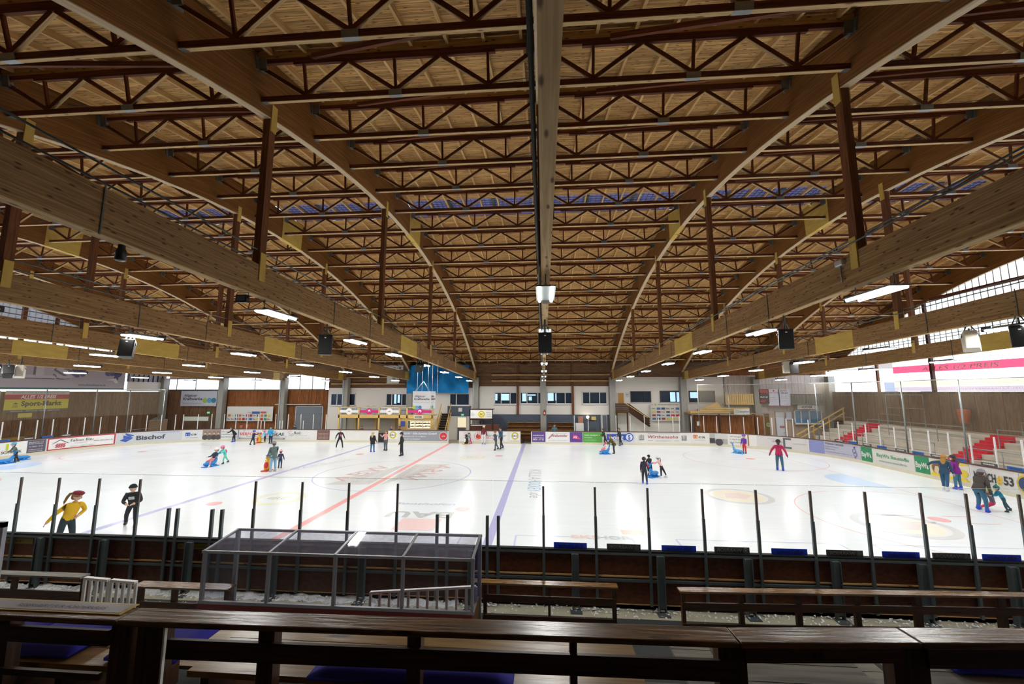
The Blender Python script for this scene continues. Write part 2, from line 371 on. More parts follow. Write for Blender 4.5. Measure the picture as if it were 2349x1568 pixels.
# far wall, built in sections; columns split it
wallf = empty('wall_far', (0, YF, 0), kind='structure')
def wbox(parent, name, mat, px0, py0, px1, py1, Y, th=.12, along=None, z0=None, z1=None):
    a = atY(px0, py0, Y); b = atY(px1, py1, Y); lo = min(a.z, b.z) if z0 is None else z0; hi = max(a.z, b.z) if z1 is None else z1
    mb = MB(); mb.box(a.x, b.x, Y, Y+th, lo, hi, along=along); return mb.build(name, mat, parent, None if parent is None else -Vector(parent.location))
def pxX(px, Y, py=930): return atY(px, py, Y).x
def pyZ(py, Y, px=1246): return atY(px, py, Y).z
YW = 42.1
def wl(name, mat, x0, x1, z0, z1, y=YW, th=.15, along=None, parent=wallf):
    mb = MB(); mb.box(x0, x1, y, y+th, z0, z1, along=along); return mb.build(name, mat, parent, (-parent.location.x, -parent.location.y, -parent.location.z))
X = lambda px: pxX(px, YW)
Z = lambda py: pyZ(py, YW)
# white facade centre left (750..1085), centre (1128..1400), right (1410..1660)
wl('white_facade', M['white'], X(752), X(1100), -.1, Z(889)); wl('white_facade', M['white'], X(1100), X(1405), Z(950), Z(885.5))
wl('bluegrey_plinth', M['bluegrey'], X(1100), X(1405), -.1, Z(950)); wl('white_facade', M['white'], X(1405), X(1662), -.1, Z(865))
wl('bluegrey_panel', M['bluegrey'], X(1027), X(1081), Z(955), Z(931), YW-.05, .05)
# vertical boarding: left of centre (below the windows), right part, and dark boarding above the facade
def boards(x0, x1, z0, z1, w, mat, y=YW, parent=wallf, name='plank', vertical=True):
    n = max(1, round((x1-x0)/w)) if vertical else max(1, round((z1-z0)/w)); obs = []
    if vertical:
        w = (x1-x0)/n; mb = MB(); mb.box(.006, w-.006, -.012, .03, 0, z1-z0, along=2); me = mb.mesh('plank', mat)
        for i in range(n): obs.append(link(name, me, parent, (x0+i*w-parent.location.x, y-(.012 if i % 2 else 0)-parent.location.y, z0-parent.location.z)))
    else:
        w = (z1-z0)/n; mb = MB(); mb.box(0, x1-x0, -.012, .03, .006, w-.006, along=0); me = mb.mesh('plank', mat)
        for i in range(n): obs.append(link(name, me, parent, (x0-parent.location.x, y-(.012 if i % 2 else 0)-parent.location.y, z0+i*w-parent.location.z)))
    return obs
wl('backing', M['brownwall'], XL, X(752), -.1, Z(893), YW+.05)
boards(XL, X(505), .0, Z(894), .5, M['brownwall']); boards(X(505), X(640), .0, Z(894), .42, M['orangewall']); boards(X(640), X(750), 0, Z(893), .42, M['orangewall'])
wl('backing', M['brownwall'], X(750), XR, Z(889), 12.0, YW+.15, along=0)
boards(X(752), X(1405), Z(885), Z(832), .32, M['brownwall'], vertical=False); boards(X(1405), X(1662), Z(865), Z(832), .32, M['brownwall'], vertical=False)
wl('backing', M['brownwall'], XL, X(750), Z(866), 12.0, YW+.2, along=0)
for py in (859, 873): wl('ledger', M['purlin'], X(1128), X(1400), Z(py+1.8), Z(py-1), YW-.25, .2)
for py in (864, 879): wl('ledger', M['purlin'], X(760), X(930), Z(py+1.8), Z(py-1), YW-.25, .2)
for px in (1188, 1314): wl('wall_post', M['post'], X(px-2.5), X(px+2.5), Z(950), Z(836), YW-.22, .22)
# right part of the far wall
wl('pale_facade', M['palewall'], X(1735), XR, -.1, Z(862), YW-.02, along=2); boards(X(1738), X(1886), Z(940), Z(862), .3, M['palewall'], YW-.06)
wl('pale_facade', M['palewall'], X(1664), X(1735), Z(930), Z(862), YW-.02, along=2); boards(X(1666), X(1728), Z(905), Z(862), .3, M['palewall'], YW-.06)
wl('shed_wall', M['brownwall'], X(1578), X(1730), -.1, Z(948), YW-1.4, .1); boards(X(1580), X(1730), 0, Z(948), .35, M['orangewall'], YW-1.45)
wl('upper_boarding', M['orangewall'], X(1662), XR, Z(862), Z(838), YW-.1, .1, along=2)
boards(X(1738), X(1886), 0, Z(944), .3, wood('beige_boarding', (206, 184, 164), (184, 160, 140), .7, vs=6, rnd=.06), YW-.06)
wl('backing', M['white'], XL, X(750), Z(893)+.3, Z(893)+.32, YW+.3, .05); wl('backing', M['white'], X(752), XR+.1, -.1, 12.2, YW+.35, .1)
# windows of the far wall: clerestory strip on the left (bright daylight)
W3 = []
wn = 0
def window(px0, py0, px1, py1, Y, divs, frame, fw=.07, glassmat=None, room=None, sill=True):
    """framed window with its own panes; room: colour of what stands behind the glass"""
    global wn
    wn += 1; x0, x1 = pxX(px0, Y), pxX(px1, Y); z0, z1 = pyZ(py1, Y), pyZ(py0, Y)
    e = empty('window_%d' % wn, (x0, Y, z0), kind='structure'); mb = MB(); w, h = x1-x0, z1-z0
    for a, b, c, d2 in ((0, w, 0, fw), (0, w, h-fw, h), (0, fw, 0, h), (w-fw, w, 0, h)): mb.box(a, b, -.05, .05, c, d2)
    xs = [0]+[w*f for f in divs]+[w]
    for f in xs[1:-1]: mb.box(f-fw/2, f+fw/2, -.05, .05, 0, h)
    mb.build('window_frame', frame, e)
    for i in range(len(xs)-1):
        p = MB(); p.box(xs[i]+fw/2, xs[i+1]-fw/2, -.008, .008, fw/2, h-fw/2); p.build('pane', glassmat or M['winglass'], e)
    if sill: s = MB(); s.box(-.05, w+.05, -.12, 0, -.06, 0); s.build('window_sill', M['white'], e)
    if room: r = MB(); r.box(.02, w-.02, .03, .06, .02, h-.02); r.build('dark_room', room, e)
    return e
ROOM = plain('dark_room', (36, 46, 58), .25, 0, .5, 1.5); LITROOM = emit('daylit_room', (200, 226, 245), .9); WF = plain('white_window_frame', (226, 226, 224), .5); DF = plain('dark_window_frame', (52, 34, 26), .5)
for a in ((758, 902, 786, 931, (.52,)), (800, 902, 815, 931, ()), (885, 902, 933, 931, (.28, .76)), (1031, 902, 1077, 930, (.34,)), (1134, 899, 1186, 927, (.3, .7)),
          (1193, 899, 1243, 926, (.32, .82)), (1255, 899, 1313, 926, (.36, .72)), (1336, 898, 1393, 926, (.3, .7))):
    e = window(*a[:4], YW-.06, a[4], WF, room=ROOM)
for a in ((1447, 897, 1494, 922, (.68,)), (1515, 896, 1564, 922, (.75,)), (1582, 896, 1641, 922, (.42,))): window(*a[:4], YW-.06, a[4], DF, room=ROOM)
def litpane(px0, py0, px1, py1, nm='lit_opening'):
    mb = MB(); mb.box(pxX(px0, YW), pxX(px1, YW), YW-.035, YW-.028, pyZ(py1, YW), pyZ(py0, YW)); o = mb.build(nm, LITROOM, wallf, -Vector(wallf.location)); return o
for r in ((1150, 903, 1168, 918), (1198, 902, 1207, 920), (1210, 904, 1229, 907), (1257, 901, 1270, 919), (912, 905, 917, 924), (1538, 899, 1550, 920), (1553, 899, 1562, 921), (1584, 899, 1601, 912), (1136, 903, 1141, 918), (1274, 902, 1277, 918), (904, 904, 909, 926), (1213, 909, 1220, 918)): litpane(*r)
for a in ((383, 866, 502, 894, (.16, .53)), (519, 863, 641, 894, (.52,)), (657, 856, 744, 893, (.33, .66))):
    window(*a[:4], YW-.05, a[4], M['darksteel'], sill=False, glassmat=emit('overcast_daylight_pane', (240, 246, 255), 2.2))
# columns
ncol = 0
for k in range(-6, 5):
    x = BAY*k; e = empty('concrete_column', (x, 41.6, -.1), kind='structure'); mb = MB()
    mb.box(-.29, .29, -.3, .3, 0, 6.35); mb.build('column_shaft', M['concrete'], e)
    mb = MB(); mb.box(-.22, -.12, -.36, -.3, 0, 6.3); mb.build('downpipe', M['steel'], e) if k in (-1, -3, -4) else None
# near wall (behind the viewpoint)
mb = MB(); mb.box(XL-.3, XR+.3, YN-.2, YN, -.3, 9.0, along=0); mb.build('wall_near', M['brownwall'])['kind'] = 'structure'
# ---- left gable wall
wl_ = empty('wall_left', (XL, 20, 0), kind='structure')
def lw(name, mat, y0, y1, z0, z1, x=XL, th=.12, along=None, parent=None, sgn=-1):
    mb = MB(); mb.box(x, x+sgn*th, y0, y1, z0, z1, along=along); p = parent or wl_; return mb.build(name, mat, p, (-p.location.x, -p.location.y, 0))
lw('backing', M['brownwall'], YN, 42.3, -.1, 4.8, XL-.04)
def yplanks(y0, y1, z0, z1, w, mat, x, sgn, parent):
    n = round((y1-y0)/w); w = (y1-y0)/n; mb = MB(); mb.box(-.02, .02, .006, w-.006, 0, z1-z0, along=2); me = mb.mesh('plank', mat)
    for i in range(n): link('plank', me, parent, (x+sgn*(.012 if i % 2 else 0)-parent.location.x, y0+i*w-parent.location.y, z0))
yplanks(24, 42, 0, 4.78, .4, M['brownwall'], XL, 1, wl_)
def gable(parent, x, sgn, zb, top_mat, name, rib_mat, y0=-2.2, y1=40.2, step=.42, rbw=.02):
    """corrugated light panels between the beam at height zb and the gable arch"""
    n = int((y1-y0)/step); 
    for bay in range(0, n, 9):
        mb = MB(); rb = MB()
        for i in range(bay, min(n, bay+9)):
            a = y0+i*step; b = a+step
            za, zb2 = zlow(a)+.15, zlow(b)+.15
            if max(za, zb2) < zb+.05: continue
            za = max(za, zb+.02); zb2 = max(zb2, zb+.02)
            mb.add([(x, a, zb), (x+sgn*.05, (a+b)/2, zb), (x+sgn*.05, (a+b)/2, (za+zb2)/2), (x, a, za)], [(0, 1, 2, 3)])
            mb.add([(x+sgn*.05, (a+b)/2, zb), (x, b, zb), (x, b, zb2), (x+sgn*.05, (a+b)/2, (za+zb2)/2)], [(0, 1, 2, 3)])
            rb.box(x-.03*sgn, x+.03*sgn, b-rbw, b+rbw, zb, zb2)
        if mb.f:
            o = mb.build(name, top_mat, parent, (-parent.location.x, -parent.location.y, 0)); o2 = rb.build('panel_ribs', rib_mat, parent, (-parent.location.x, -parent.location.y, 0)); o2['kind'] = 'stuff'
gable(wl_, XL, -1, 10.5, M['panelgrey'], 'light_panel', M['whitepost'])
lw('gable_beam', M['truss'], YN, 42, 10.2, 10.5, XL+.1); lw('gable_beam', M['truss'], YN, 42, 6.8, 7.0, XL+.1)
for y in (1.6, 9.1, 16.6, 24.1, 31.2, 36.5): lw('gable_post', M['truss'], y-.12, y+.12, 7.0, zlow(y), XL+.12)
for y in [1.6+i*1.9 for i in range(20)]: lw('mullion', M['darksteel'], y-.04, y+.04, 7.0, 10.2)
lw('white_infill', M['white'], 37.7, 42, 4.85, 5.8, XL+.05); 
for i in range(8): lw('infill_bar', M['black'], 37.8+i*.52, 37.84+i*.52, 5.8, 6.7, XL+.05)
lw('infill_pane', sheet('frosted_pane', (176, 170, 184), .12), 37.7, 42, 5.8, 6.8, XL-.05, .02)
# ---- right gable wall
wr_ = empty('wall_right', (XR, 20, 0), kind='structure')
rw = lambda name, mat, y0, y1, z0, z1, x=XR, th=.12, along=None: lw(name, mat, y0, y1, z0, z1, x, th, along, wr_, 1)
rw('backing', M['brownwall'], YN, 42.3, -.1, 4.72, XR+.04)
yplanks(8, 42, 2.2, 4.74, .4, M['brownwall'], XR, -1, wr_)
rw('ledger', M['benchside'], YN, 42, 4.66, 4.78, XR-.03, .2)
rw('gable_beam', M['truss'], YN, 40.5, 7.75, 8.0, XR-.12, .2)
rw('gable_beam', M['truss'], 4, 34, 9.05, 9.22, XR-.12, .2); rw('gable_beam', M['truss'], 7.5, 30.5, 11.2, 11.4, XR-.12, .2)
gable(wr_, XR, 1, 8.0, M['panelclear'], 'light_panel', M['tread'], rbw=.012)
for y in (1.6, 9.1, 16.6, 24.1, 31.0): rw('gable_post', M['benchside'], y-.09, y+.09, 4.74, zlow(y), XR-.15, .2)
for y in (6.1, 13.0, 20.2, 35.8): rw('gable_post', M['post'], y-.08, y+.08, 4.74, 7.8, XR-.1, .16)
# house across the yard, seen through the open side
h = empty('neighbour_house', (44, 58, -.35), 'pale rendered house seen outside through the open right side', 'building')
mb = MB(); mb.box(-4, 6, -5, 5, 0, 8); mb.build('wall', M['white'], h); mb = MB()
mb.add([(-4.5, -5.5, 8), (6.5, -5.5, 8), (6.5, 5.5, 8), (-4.5, 5.5, 8), (1, -5.5, 11), (1, 5.5, 11)], [(0, 1, 4), (2, 3, 5), (1, 2, 5, 4), (3, 0, 4, 5)]); mb.build('roof', paint((120, 110, 104)), h)
for z in (2, 5):
    for x in (-2.5, 1.5): mb = MB(); mb.box(x, x+1.4, -5.06, -4.98, z, z+1.3); mb.build('window', paint((110, 120, 140)), h)
# ================================================================== ROOF
ceil = empty('ceiling', (0, 0, 14), kind='structure')
def PL(p, q=ceil): return (p[0]-q.location.x, p[1]-q.location.y, p[2]-q.location.z)
YS = [-3.6+i*1.0 for i in range(47)]
SKY0, SKY1 = 18.95, 20.75
def deckstrip(y0, y1, nm, mat, off=1.44, n=None, x0=XL-.2, x1=XR+.2):
    n = n or max(1, round((y1-y0)/1.)); mb = MB(); vs = []; F = []; U = []; L = 0
    for i in range(n+1):
        y = y0+(y1-y0)*i/n; yy, zz = onarch(y, off)
        for x in (x0, x1): vs.append(PL((x, yy, zz)))
    for i in range(n):
        l = (y1-y0)/n/math.cos(slope(y0+(y1-y0)*(i+.5)/n)); F.append((2*i, 2*i+1, 2*i+3, 2*i+2)); U.append([(x0, L), (x1, L), (x1, L+l), (x0, L+l)]); L += l
    mb.add(vs, F, U); return mb.build(nm, mat, ceil)
deckstrip(10.9, SKY0, 'roof_deck', M['deck']); deckstrip(SKY1, 42.4, 'roof_deck', M['deck']); deckstrip(-3.7, 11.0, 'roof_deck', M['deck'], 1.49)
# single roof boards where they can be told apart
for k in range(-3, 3):
    mb = MB(); mb.box(.0, BAY, -.068, .068, 0, .03, along=0); me = mb.mesh('roof_board', M['plank'])
    y = 4.6
    while y < 10.9:
        yy, zz = onarch(y, 1.44); o = link('roof_board', me, ceil, PL((BAY*k, yy, zz))); o.rotation_euler = (slope(y), 0, 0); y += .14*math.cos(slope(y))
# ridge skylight: dim panes behind a grid of bars
skm = sheet('snow_covered_skylight', (96, 94, 138), .14)
for k in range(-6, 4):
    for j in range(3):
        x0 = BAY*k+.1+j*2.25; mb = MB()
        a = onarch(SKY0-.03, 1.443); b2 = onarch(SKY1+.05, 1.443)
        mb.add([PL((x0, a[0], a[1])), PL((x0+2.05, a[0], a[1])), PL((x0+2.05, b2[0], b2[1])), PL((x0, b2[0], b2[1]))], [(0, 1, 2, 3)])
        mb.build('skylight_pane', skm, ceil)
mb = MB()
for k in range(-6, 4):
    for j in range(3):
        x0 = BAY*k+.1+j*2.25; mb.box(*[PL((x0+2.05, 0, 0))[0], PL((x0+2.25, 0, 0))[0]], onarch(SKY0, 0)[0], onarch(SKY1, 0)[0], onarch(19.8, 1.4)[1]-14, onarch(19.8, 1.52)[1]-14)
        for i in range(9): mb.box(x0+.1+i*.23, x0+.125+i*.23, onarch(SKY0, 0)[0], onarch(SKY1, 0)[0], onarch(19.8, 1.4)[1]-14, onarch(19.8, 1.42)[1]-14)
for j in range(8): yy = SKY0+.1+j*.23; mb.box(XL, XR, yy, yy+.02, onarch(yy, 1.38)[1]-14, onarch(yy, 1.4)[1]-14)
o = mb.build('skylight_grid', M['darksteel'], ceil); o['kind'] = 'stuff'
# rafters: they lie across the trusses and follow the curve
for k in range(-6, 4):
    mb = MB(); pts = []
    def rafter_mesh():
        vs = []; F = []; U = []; L = 0; ys = [3.2+i*1.2 for i in range(33)]
        for i, y in enumerate(ys):
            for off in (1.29, 1.44):
                yy, zz = onarch(y, off)
                for x in (-.035, .035): vs.append((x, yy, zz-14))
        for i in range(len(ys)-1):
            a = 4*i; b = a+4
            for q in ((a, a+1, b+1, b), (a+2, b+2, b+3, a+3), (a, b, b+2, a+2), (a+1, a+3, b+3, b+1)):
                F.append(q); U.append([(L, 0), (L, .1), (L+1.2, .1), (L+1.2, 0)])
            L += 1.2
        mb = MB(); mb.add(vs, F, U); return mb.mesh('rafter', M['rafter'])
    if k == -6: RME = rafter_mesh()
    for j in range(8): link('rafter', RME, ceil, (BAY*k+BAY*(j+.5)/8, 0, 0))
# arches
BN = lambda k: {0: 'centre', -1: 'first left of centre', -2: 'second left of centre', -3: 'third left of centre', -4: 'fourth left of centre', -5: 'fifth left of centre', -6: 'far left gable', 1: 'first right of centre', 2: 'second right of centre', 3: 'third right of centre', 4: 'right gable'}[k]
def arch_mesh(y0, y1, w, o0, o1, mat, name, n=34):
    mb = MB(); vs = []; F = []; U = []; L = 0
    for i in range(n+1):
        y = y0+(y1-y0)*i/n
        for off in (o0, o1):
            yy, zz = onarch(y, off)
            for x in (-w/2, w/2): vs.append((x, yy, zz))
    for i in range(n):
        a = 4*i; b = a+4; l = (y1-y0)/n; h = o1-o0
        F += [(a, a+1, b+1, b), (a+2, b+2, b+3, a+3), (a, b, b+2, a+2), (a+1, a+3, b+3, b+1)]
        U += [[(L, 0), (L, w), (L+l, w), (L+l, 0)], [(L, 0), (L+l, 0), (L+l, w), (L, w)], [(L, .013), (L+l, .013), (L+l, h+.013), (L, h+.013)], [(L, .013), (L, h+.013), (L+l, h+.013), (L+l, .013)]]
        L += l
    F += [(0, 2, 3, 1), (4*n, 4*n+1, 4*n+3, 4*n+2)]; U += [[(0, 0), (0, 1), (.1, 1), (.1, 0)]]*2
    mb.add(vs, F, U); return mb.mesh(name, mat)
AM = arch_mesh(-3.5, 41.55, .2, 0, 1.42, M['arch'], 'arch'); AS = arch_mesh(-3.5, 41.5, .196, -.02, .0, M['paleunder'], 'pale_soffit_layer'); SPM = arch_mesh(19.6, 21.3, .24, -.03, 1.42, M['ply'], 'splice_plate', 3)
UND = MB(); UND.box(-.11, .11, 20.6, 21.5, zlow(21)-.03, zlow(21), along=1); UNM = UND.mesh('splice_cover', M['ply'])
HY = (1.6, 9.1, 16.6, 24.1, 31.2)
def ztie(Y): return 7.37-.0335*Y  # slope fitted to image pixels: the ties drop away from the camera
for k in range(-6, 5):
    e = empty('glulam_arch', (BAY*k, 0, 0), 'curved brown laminated timber arch, %s' % BN(k), 'arch')
    link('arch_beam', AM, e); link('pale_soffit_layer', AS, e); link('splice_plate', SPM, e); link('splice_cover', UNM, e)
    for y in HY:
        if k in (-6, 4): continue
        mb = MB(); w = .17; mb.box(-w/2, w/2, y-.11, y+.11, ztie(y)+.6, zlow(y)+.05, along=2); mb.build('hanger_post', M['post'], e)
        for sg in (-1, 1):
            for za, zb_ in ((zlow(y)-.35, zlow(y)+.35), (ztie(y)+.35, ztie(y)+1.05)): mb = MB(); mb.box(sg*w/2, sg*(w/2+.03), y-.1, y+.1, za, zb_, along=2); mb.build('post_splice', M['ply'], e)
    # tie beam
    if k in (-6, 4): continue
    xo = .07 if k == 0 else 0
    t = empty('tie_beam', (BAY*k+xo, 0, 0), 'straight pale laminated tie beam hung level under the %s arch' % BN(k), 'beam'); H = .74
    mb = MB(); y0, y1 = -3.4, 41.3; w = .09
    vs = [(x, y, ztie(y)+h) for y in (y0, y1) for h in (0, H) for x in (-w, w)]; Lg = y1-y0
    mb.add(vs, [(0, 1, 5, 4), (2, 6, 7, 3), (0, 4, 6, 2), (1, 3, 7, 5), (0, 2, 3, 1), (4, 5, 7, 6)], [[(0, .01), (0, .17), (Lg, .17), (Lg, .01)]]+[[(0, .01), (Lg, .01), (Lg, .17), (0, .17)]]+[[(0, .012), (Lg, .012), (Lg, H+.012), (0, H+.012)], [(0, .012), (0, H+.012), (Lg, H+.012), (Lg, .012)]]+[[(0, 0), (0, 1), (.1, 1), (.1, 0)]]*2)
    mb.build('tie_body', M['tie'], t)
    mb = MB(); vs = [(x, y, ztie(y)+h) for y in (y0, y1) for h in (-.02, -.001) for x in (-w, w)]; mb.add(vs, [(0, 1, 5, 4), (2, 6, 7, 3), (0, 4, 6, 2), (1, 3, 7, 5)], [[(0, .01), (0, .17), (Lg, .17), (Lg, .01)]]*2+[[(0, 0), (Lg, 0), (Lg, .02), (0, .02)]]*2); mb.build('pale_soffit_layer', M['litunder'], t)  # added underside layer, light from the ice put into its pale colour
    for ya, yb in (((18.9, 21.4),) if k else ())+((39.6, 40.6),):
        mb = MB(); w2 = w+.015
        vs = [(x, y, ztie(y)+h) for y in (ya, yb) for h in (-.03, H+.01) for x in (-w2, w2)]
        mb.add(vs, [(0, 1, 5, 4), (2, 6, 7, 3), (0, 4, 6, 2), (1, 3, 7, 5), (0, 2, 3, 1), (4, 5, 7, 6)]); mb.build('splice_plate', M['ply'], t)
    # pair of steel rods running above the tie
    sd = -.1 if k == 0 else 0
    for dx, dz in ((-.16 if k <= 0 else -.12, .93), (.02 if k <= 0 else .1, 1.12)):
        if k == 0: dx, dz = (-.14, .25) if dz < 1 else (-.17, .72)
        mb = MB(); mb.tube([(dx, -3, ztie(-3)+dz), (dx, 41, ztie(41)+dz)], .018, 6); mb.build('steel_rod', M['darksteel'], t)
    for y in (5.5, 12.6, 15.4, 22, 27.5):
        mb = MB(); s = .1; mb.bar((s, y, ztie(y)-.02), (s, y, ztie(y)+H+.05), .015, .02, (0, 1, 0)); mb.bar((-s, y, ztie(y)-.02), (-s, y, ztie(y)+H+.05), .015, .02, (0, 1, 0)); mb.build('strap', M['darksteel'], t)
# trusses: perpendicular to the roof slope, one in each bay on each row
TL = BAY-.2; TH = .85
def tp(f): return .1+TL*f
tm = {}
mb = MB(); mb.bar((tp(0)-.05, 0, 0), (tp(1)+.05, 0, 0), .1, .12); tm['bottom_chord'] = mb.mesh('bottom_chord', M['truss']); mb = MB(); mb.bar((tp(0)-.05, 0, -.066), (tp(1)+.05, 0, -.066), .12, .014); tm['lit_soffit_strip'] = mb.mesh('lit_soffit_strip', M['litunder'])  # added strip below the chord, its pale colour imitates ice bounce light
mb = MB(); mb.bar((tp(.015), 0, TH), (tp(.985), 0, TH), .1, .1); tm['top_chord'] = mb.mesh('top_chord', M['truss'])
mb = MB(); mb.bar((tp(.13), 0, TH-.075), (tp(.86), 0, TH-.075), .1, .05); tm['chord_doubler'] = mb.mesh('chord_doubler', M['truss'])
mb = MB(); mb.bar((tp(0), .03, TH+.135), (tp(1), .03, TH+.135), .14, .17); tm['purlin'] = mb.mesh('purlin', M['purlin'])
diag = []
for i in range(6):
    a = (tp(i/6), 0, TH-.08) if i % 2 == 0 else (tp(i/6), 0, .06); b = (tp((i+1)/6), 0, .06) if i % 2 == 0 else (tp((i+1)/6), 0, TH-.08)
    mb = MB(); mb.bar(a, b, .08, .085, (0, 0, 1)); A_, B_ = Vector(a), Vector(b); n_ = Vector((0, 1, 0)).cross((B_-A_).normalized()); n_ = n_ if n_.z < 0 else -n_; mb.bar(A_+n_*.048, B_+n_*.048, .082, .012, (0, 0, 1), 1); diag.append(mb.mesh('diagonal', [M['truss'], M['litunder']]))  # second bar is a pale underside with bounce light painted into it
vert = []
for i in (1, 3, 5): mb = MB(); mb.bar((tp(i/6), 0, .05), (tp(i/6), 0, TH-.06), .06, .06, (0, 1, 0)); vert.append(mb.mesh('upright', M['truss']))
mb = MB()
mb.box(tp(.5)-.16, tp(.5)+.16, -.07, .07, -.075, -.06); mb.box(tp(.5)-.16, tp(.5)+.16, -.07, -.055, -.07, .06); mb.box(tp(.5)-.16, tp(.5)+.16, .055, .07, -.07, .06)
tm['node_plate'] = mb.mesh('node_plate', M['steel'])
shoes = []
for x, s in ((.1, 1), (BAY-.1, -1)):
    mb = MB(); mb.box(x, x+s*.03, -.16, .16, TH-.2, TH+.1); mb.box(x, x+s*.22, -.09, .09, TH-.2, TH-.17); mb.box(x, x+s*.22, -.09, -.06, TH-.2, TH+.05); mb.box(x, x+s*.14, -.08, .08, -.075, -.06); shoes.append(mb.mesh('joist_shoe', M['steel']))
mb = MB()
for sg in (0, 1):
    for dy in (.1, .35): mb.tube([(tp(.5), dy*.3, -.02), (tp(.02) if sg == 0 else tp(.98), 1.2+dy, TH-.05)], .011, 4, caps=False)
tm['bracing_cable'] = mb.mesh('bracing_cable', M['darksteel'])
mb = MB(); mb.bar((tp(.74), .08, .02), (tp(.22), 2.12, TH-.1), .1, .1); BR = [mb.mesh('wind_brace', M['truss'])]
mb = MB(); mb.bar((tp(.26), .08, .02), (tp(.78), 2.12, TH-.1), .1, .1); BR.append(mb.mesh('wind_brace', M['truss']))
TY = [8.75+2.215*i for i in range(-2, 15)]
for j, y in enumerate(TY):
    for k in range(-6, 4):
        yy, zz = onarch(y, .3)
        side = ('left' if k < 0 else 'right'); q = (-k if k < 0 else k+1)
        lab = 'timber lattice truss, %s from the viewer, %s bay %s of the centre beam' % (ORD[j], ('first', 'second', 'third', 'fourth', 'fifth', 'sixth')[q-1], side)
        e = empty('roof_truss', (BAY*k, yy, zz), lab, 'truss', 'lattice trusses under the roof deck'); e.rotation_euler = (slope(y), 0, 0)
        for nm in ('bottom_chord', 'top_chord', 'chord_doubler', 'purlin', 'node_plate', 'bracing_cable', 'lit_soffit_strip'): link(nm, tm[nm], e)
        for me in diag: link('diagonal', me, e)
        for me in vert: link('upright', me, e)
        for me in shoes: link('joist_shoe', me, e)
        link('wind_brace', BR[0 if k >= -1 and y < 18 else 1], e)
# ================================================================== RINK MARKINGS
def ice_decal(name, mat, fn, z=.003):
    mb = MB(); fn(mb); o = mb.build(name, mat, ICE, (0, 0, z)); return o
def faded(rgb, a, base=(236, 238, 238)): return paint(tuple(int(round(c*a+b*(1-a))) for c, b in zip(rgb, base)), .25)
BLUE = faded((150, 150, 220), .62); RED = faded((240, 130, 130), .65); THINR = faded((240, 150, 150), .5); THINB = faded((160, 180, 235), .5)
def quad(mb, x0, x1, y0, y1): mb.add([(x0, y0, 0), (x1, y0, 0), (x1, y1, 0), (x0, y1, 0)], [(0, 1, 2, 3)])
RC = -8.75
for x in (RC-6.85, RC+6.95): ice_decal('blue_line', BLUE, lambda mb: quad(mb, x-.15, x+.15, RY0, RY1))
ice_decal('red_line', RED, lambda mb: quad(mb, RC-.15, RC+.15, RY0, RY1))
MY = (RY0+RY1)/2
ice_decal('centre_circle', BLUE, lambda mb: mb.ring((RC, MY), 4.4, 4.46, 0)); ice_decal('centre_spot', BLUE, lambda mb: mb.ring((RC, MY), 0, .15, 0), .006)
for x, y in ((14.8, MY+7), (14.8, MY-7), (RC-23.5, MY+7), (RC-23.5, MY-7)):
    ice_decal('faceoff_circle', THINR, lambda mb: mb.ring((x, y), 4.45, 4.5, 0)); ice_decal('faceoff_spot', faded((240, 120, 120), .55), lambda mb: mb.ring((x, y), 0, .32, 0), .005)
    for sx in (-1, 1):
        for sy in (-1, 1): ice_decal('faceoff_mark', THINR, lambda mb: (quad(mb, x+sx*.5, x+sx*1.7, y+sy*.45-.03, y+sy*.45+.03)), .004)
for x in (RC+5.4, RC-5.4):
    for y in (MY+7, MY-7): ice_decal('faceoff_spot', faded((240, 120, 120), .55), lambda mb: mb.ring((x, y), 0, .3, 0), .005)
for x in (RX1-4, RX0+4): ice_decal('goal_line', THINR, lambda mb: quad(mb, x-.03, x+.03, RY0+.7, RY1-.7))
ice_decal('goal_crease', faded((190, 215, 250), .85), lambda mb: mb.ring((RX1-4, MY), 0, 1.8, 0, a0=PI/2, a1=3*PI/2), .005)
ice_decal('goal_crease', faded((190, 215, 250), .85), lambda mb: mb.ring((RX0+4, MY), 0, 1.8, 0, a0=-PI/2, a1=PI/2), .005)
# adverts frozen into the ice
def on_ice(mx, my, ang=0., mirror=1):
    c, s = math.cos(ang), math.sin(ang)
    return lambda u, v: (mx+c*u*mirror-s*v, my+s*u*mirror+c*v, 0.)
GREY = faded((120, 122, 128), .36); RBR = faded((190, 110, 100), .55); LGREY = faded((150, 152, 158), .27)
# lattice of the two triangles with ABW in the centre circle
def tri(mb):
    F = on_ice(RC, MY)
    put_poly(mb, F, [(-.3, -3.0), (-2.6, -3.2), (-.3, 3.1)]); put_poly(mb, F, [(.3, 3.0), (2.6, 3.2), (.3, -3.1)])
ice_decal('faded_advert', LGREY, tri, .003)
def abw(mb):
    put_text(mb, on_ice(RC-2.0, MY-2.4, PI/2-.25), 'ABW', 0, 0, 1.2, 4.6); put_text(mb, on_ice(RC+1.9, MY+2.9, -PI/2-.25), 'ABW', 0, 0, 1.2, 4.6)
ice_decal('faded_lettering', faded((180, 110, 100), .4), abw, .006)
def abw2(mb):
    for i, t in enumerate(('BODENSYSTEME', 'ESTRICH')): put_text(mb, on_ice(RC-.35-.75*i, MY-2.5, PI/2), t, 0, 0, .4, 4.6-i*1.2); put_text(mb, on_ice(RC+.35+.75*i, MY+2.5, -PI/2), t, 0, 0, .4, 4.6-i*1.2)
ice_decal('faded_lettering', GREY, abw2, .006)
def atI(px, py): p = atZ(px, py, 0); return p.x, p.y
x, y = atI(1210, 1135)
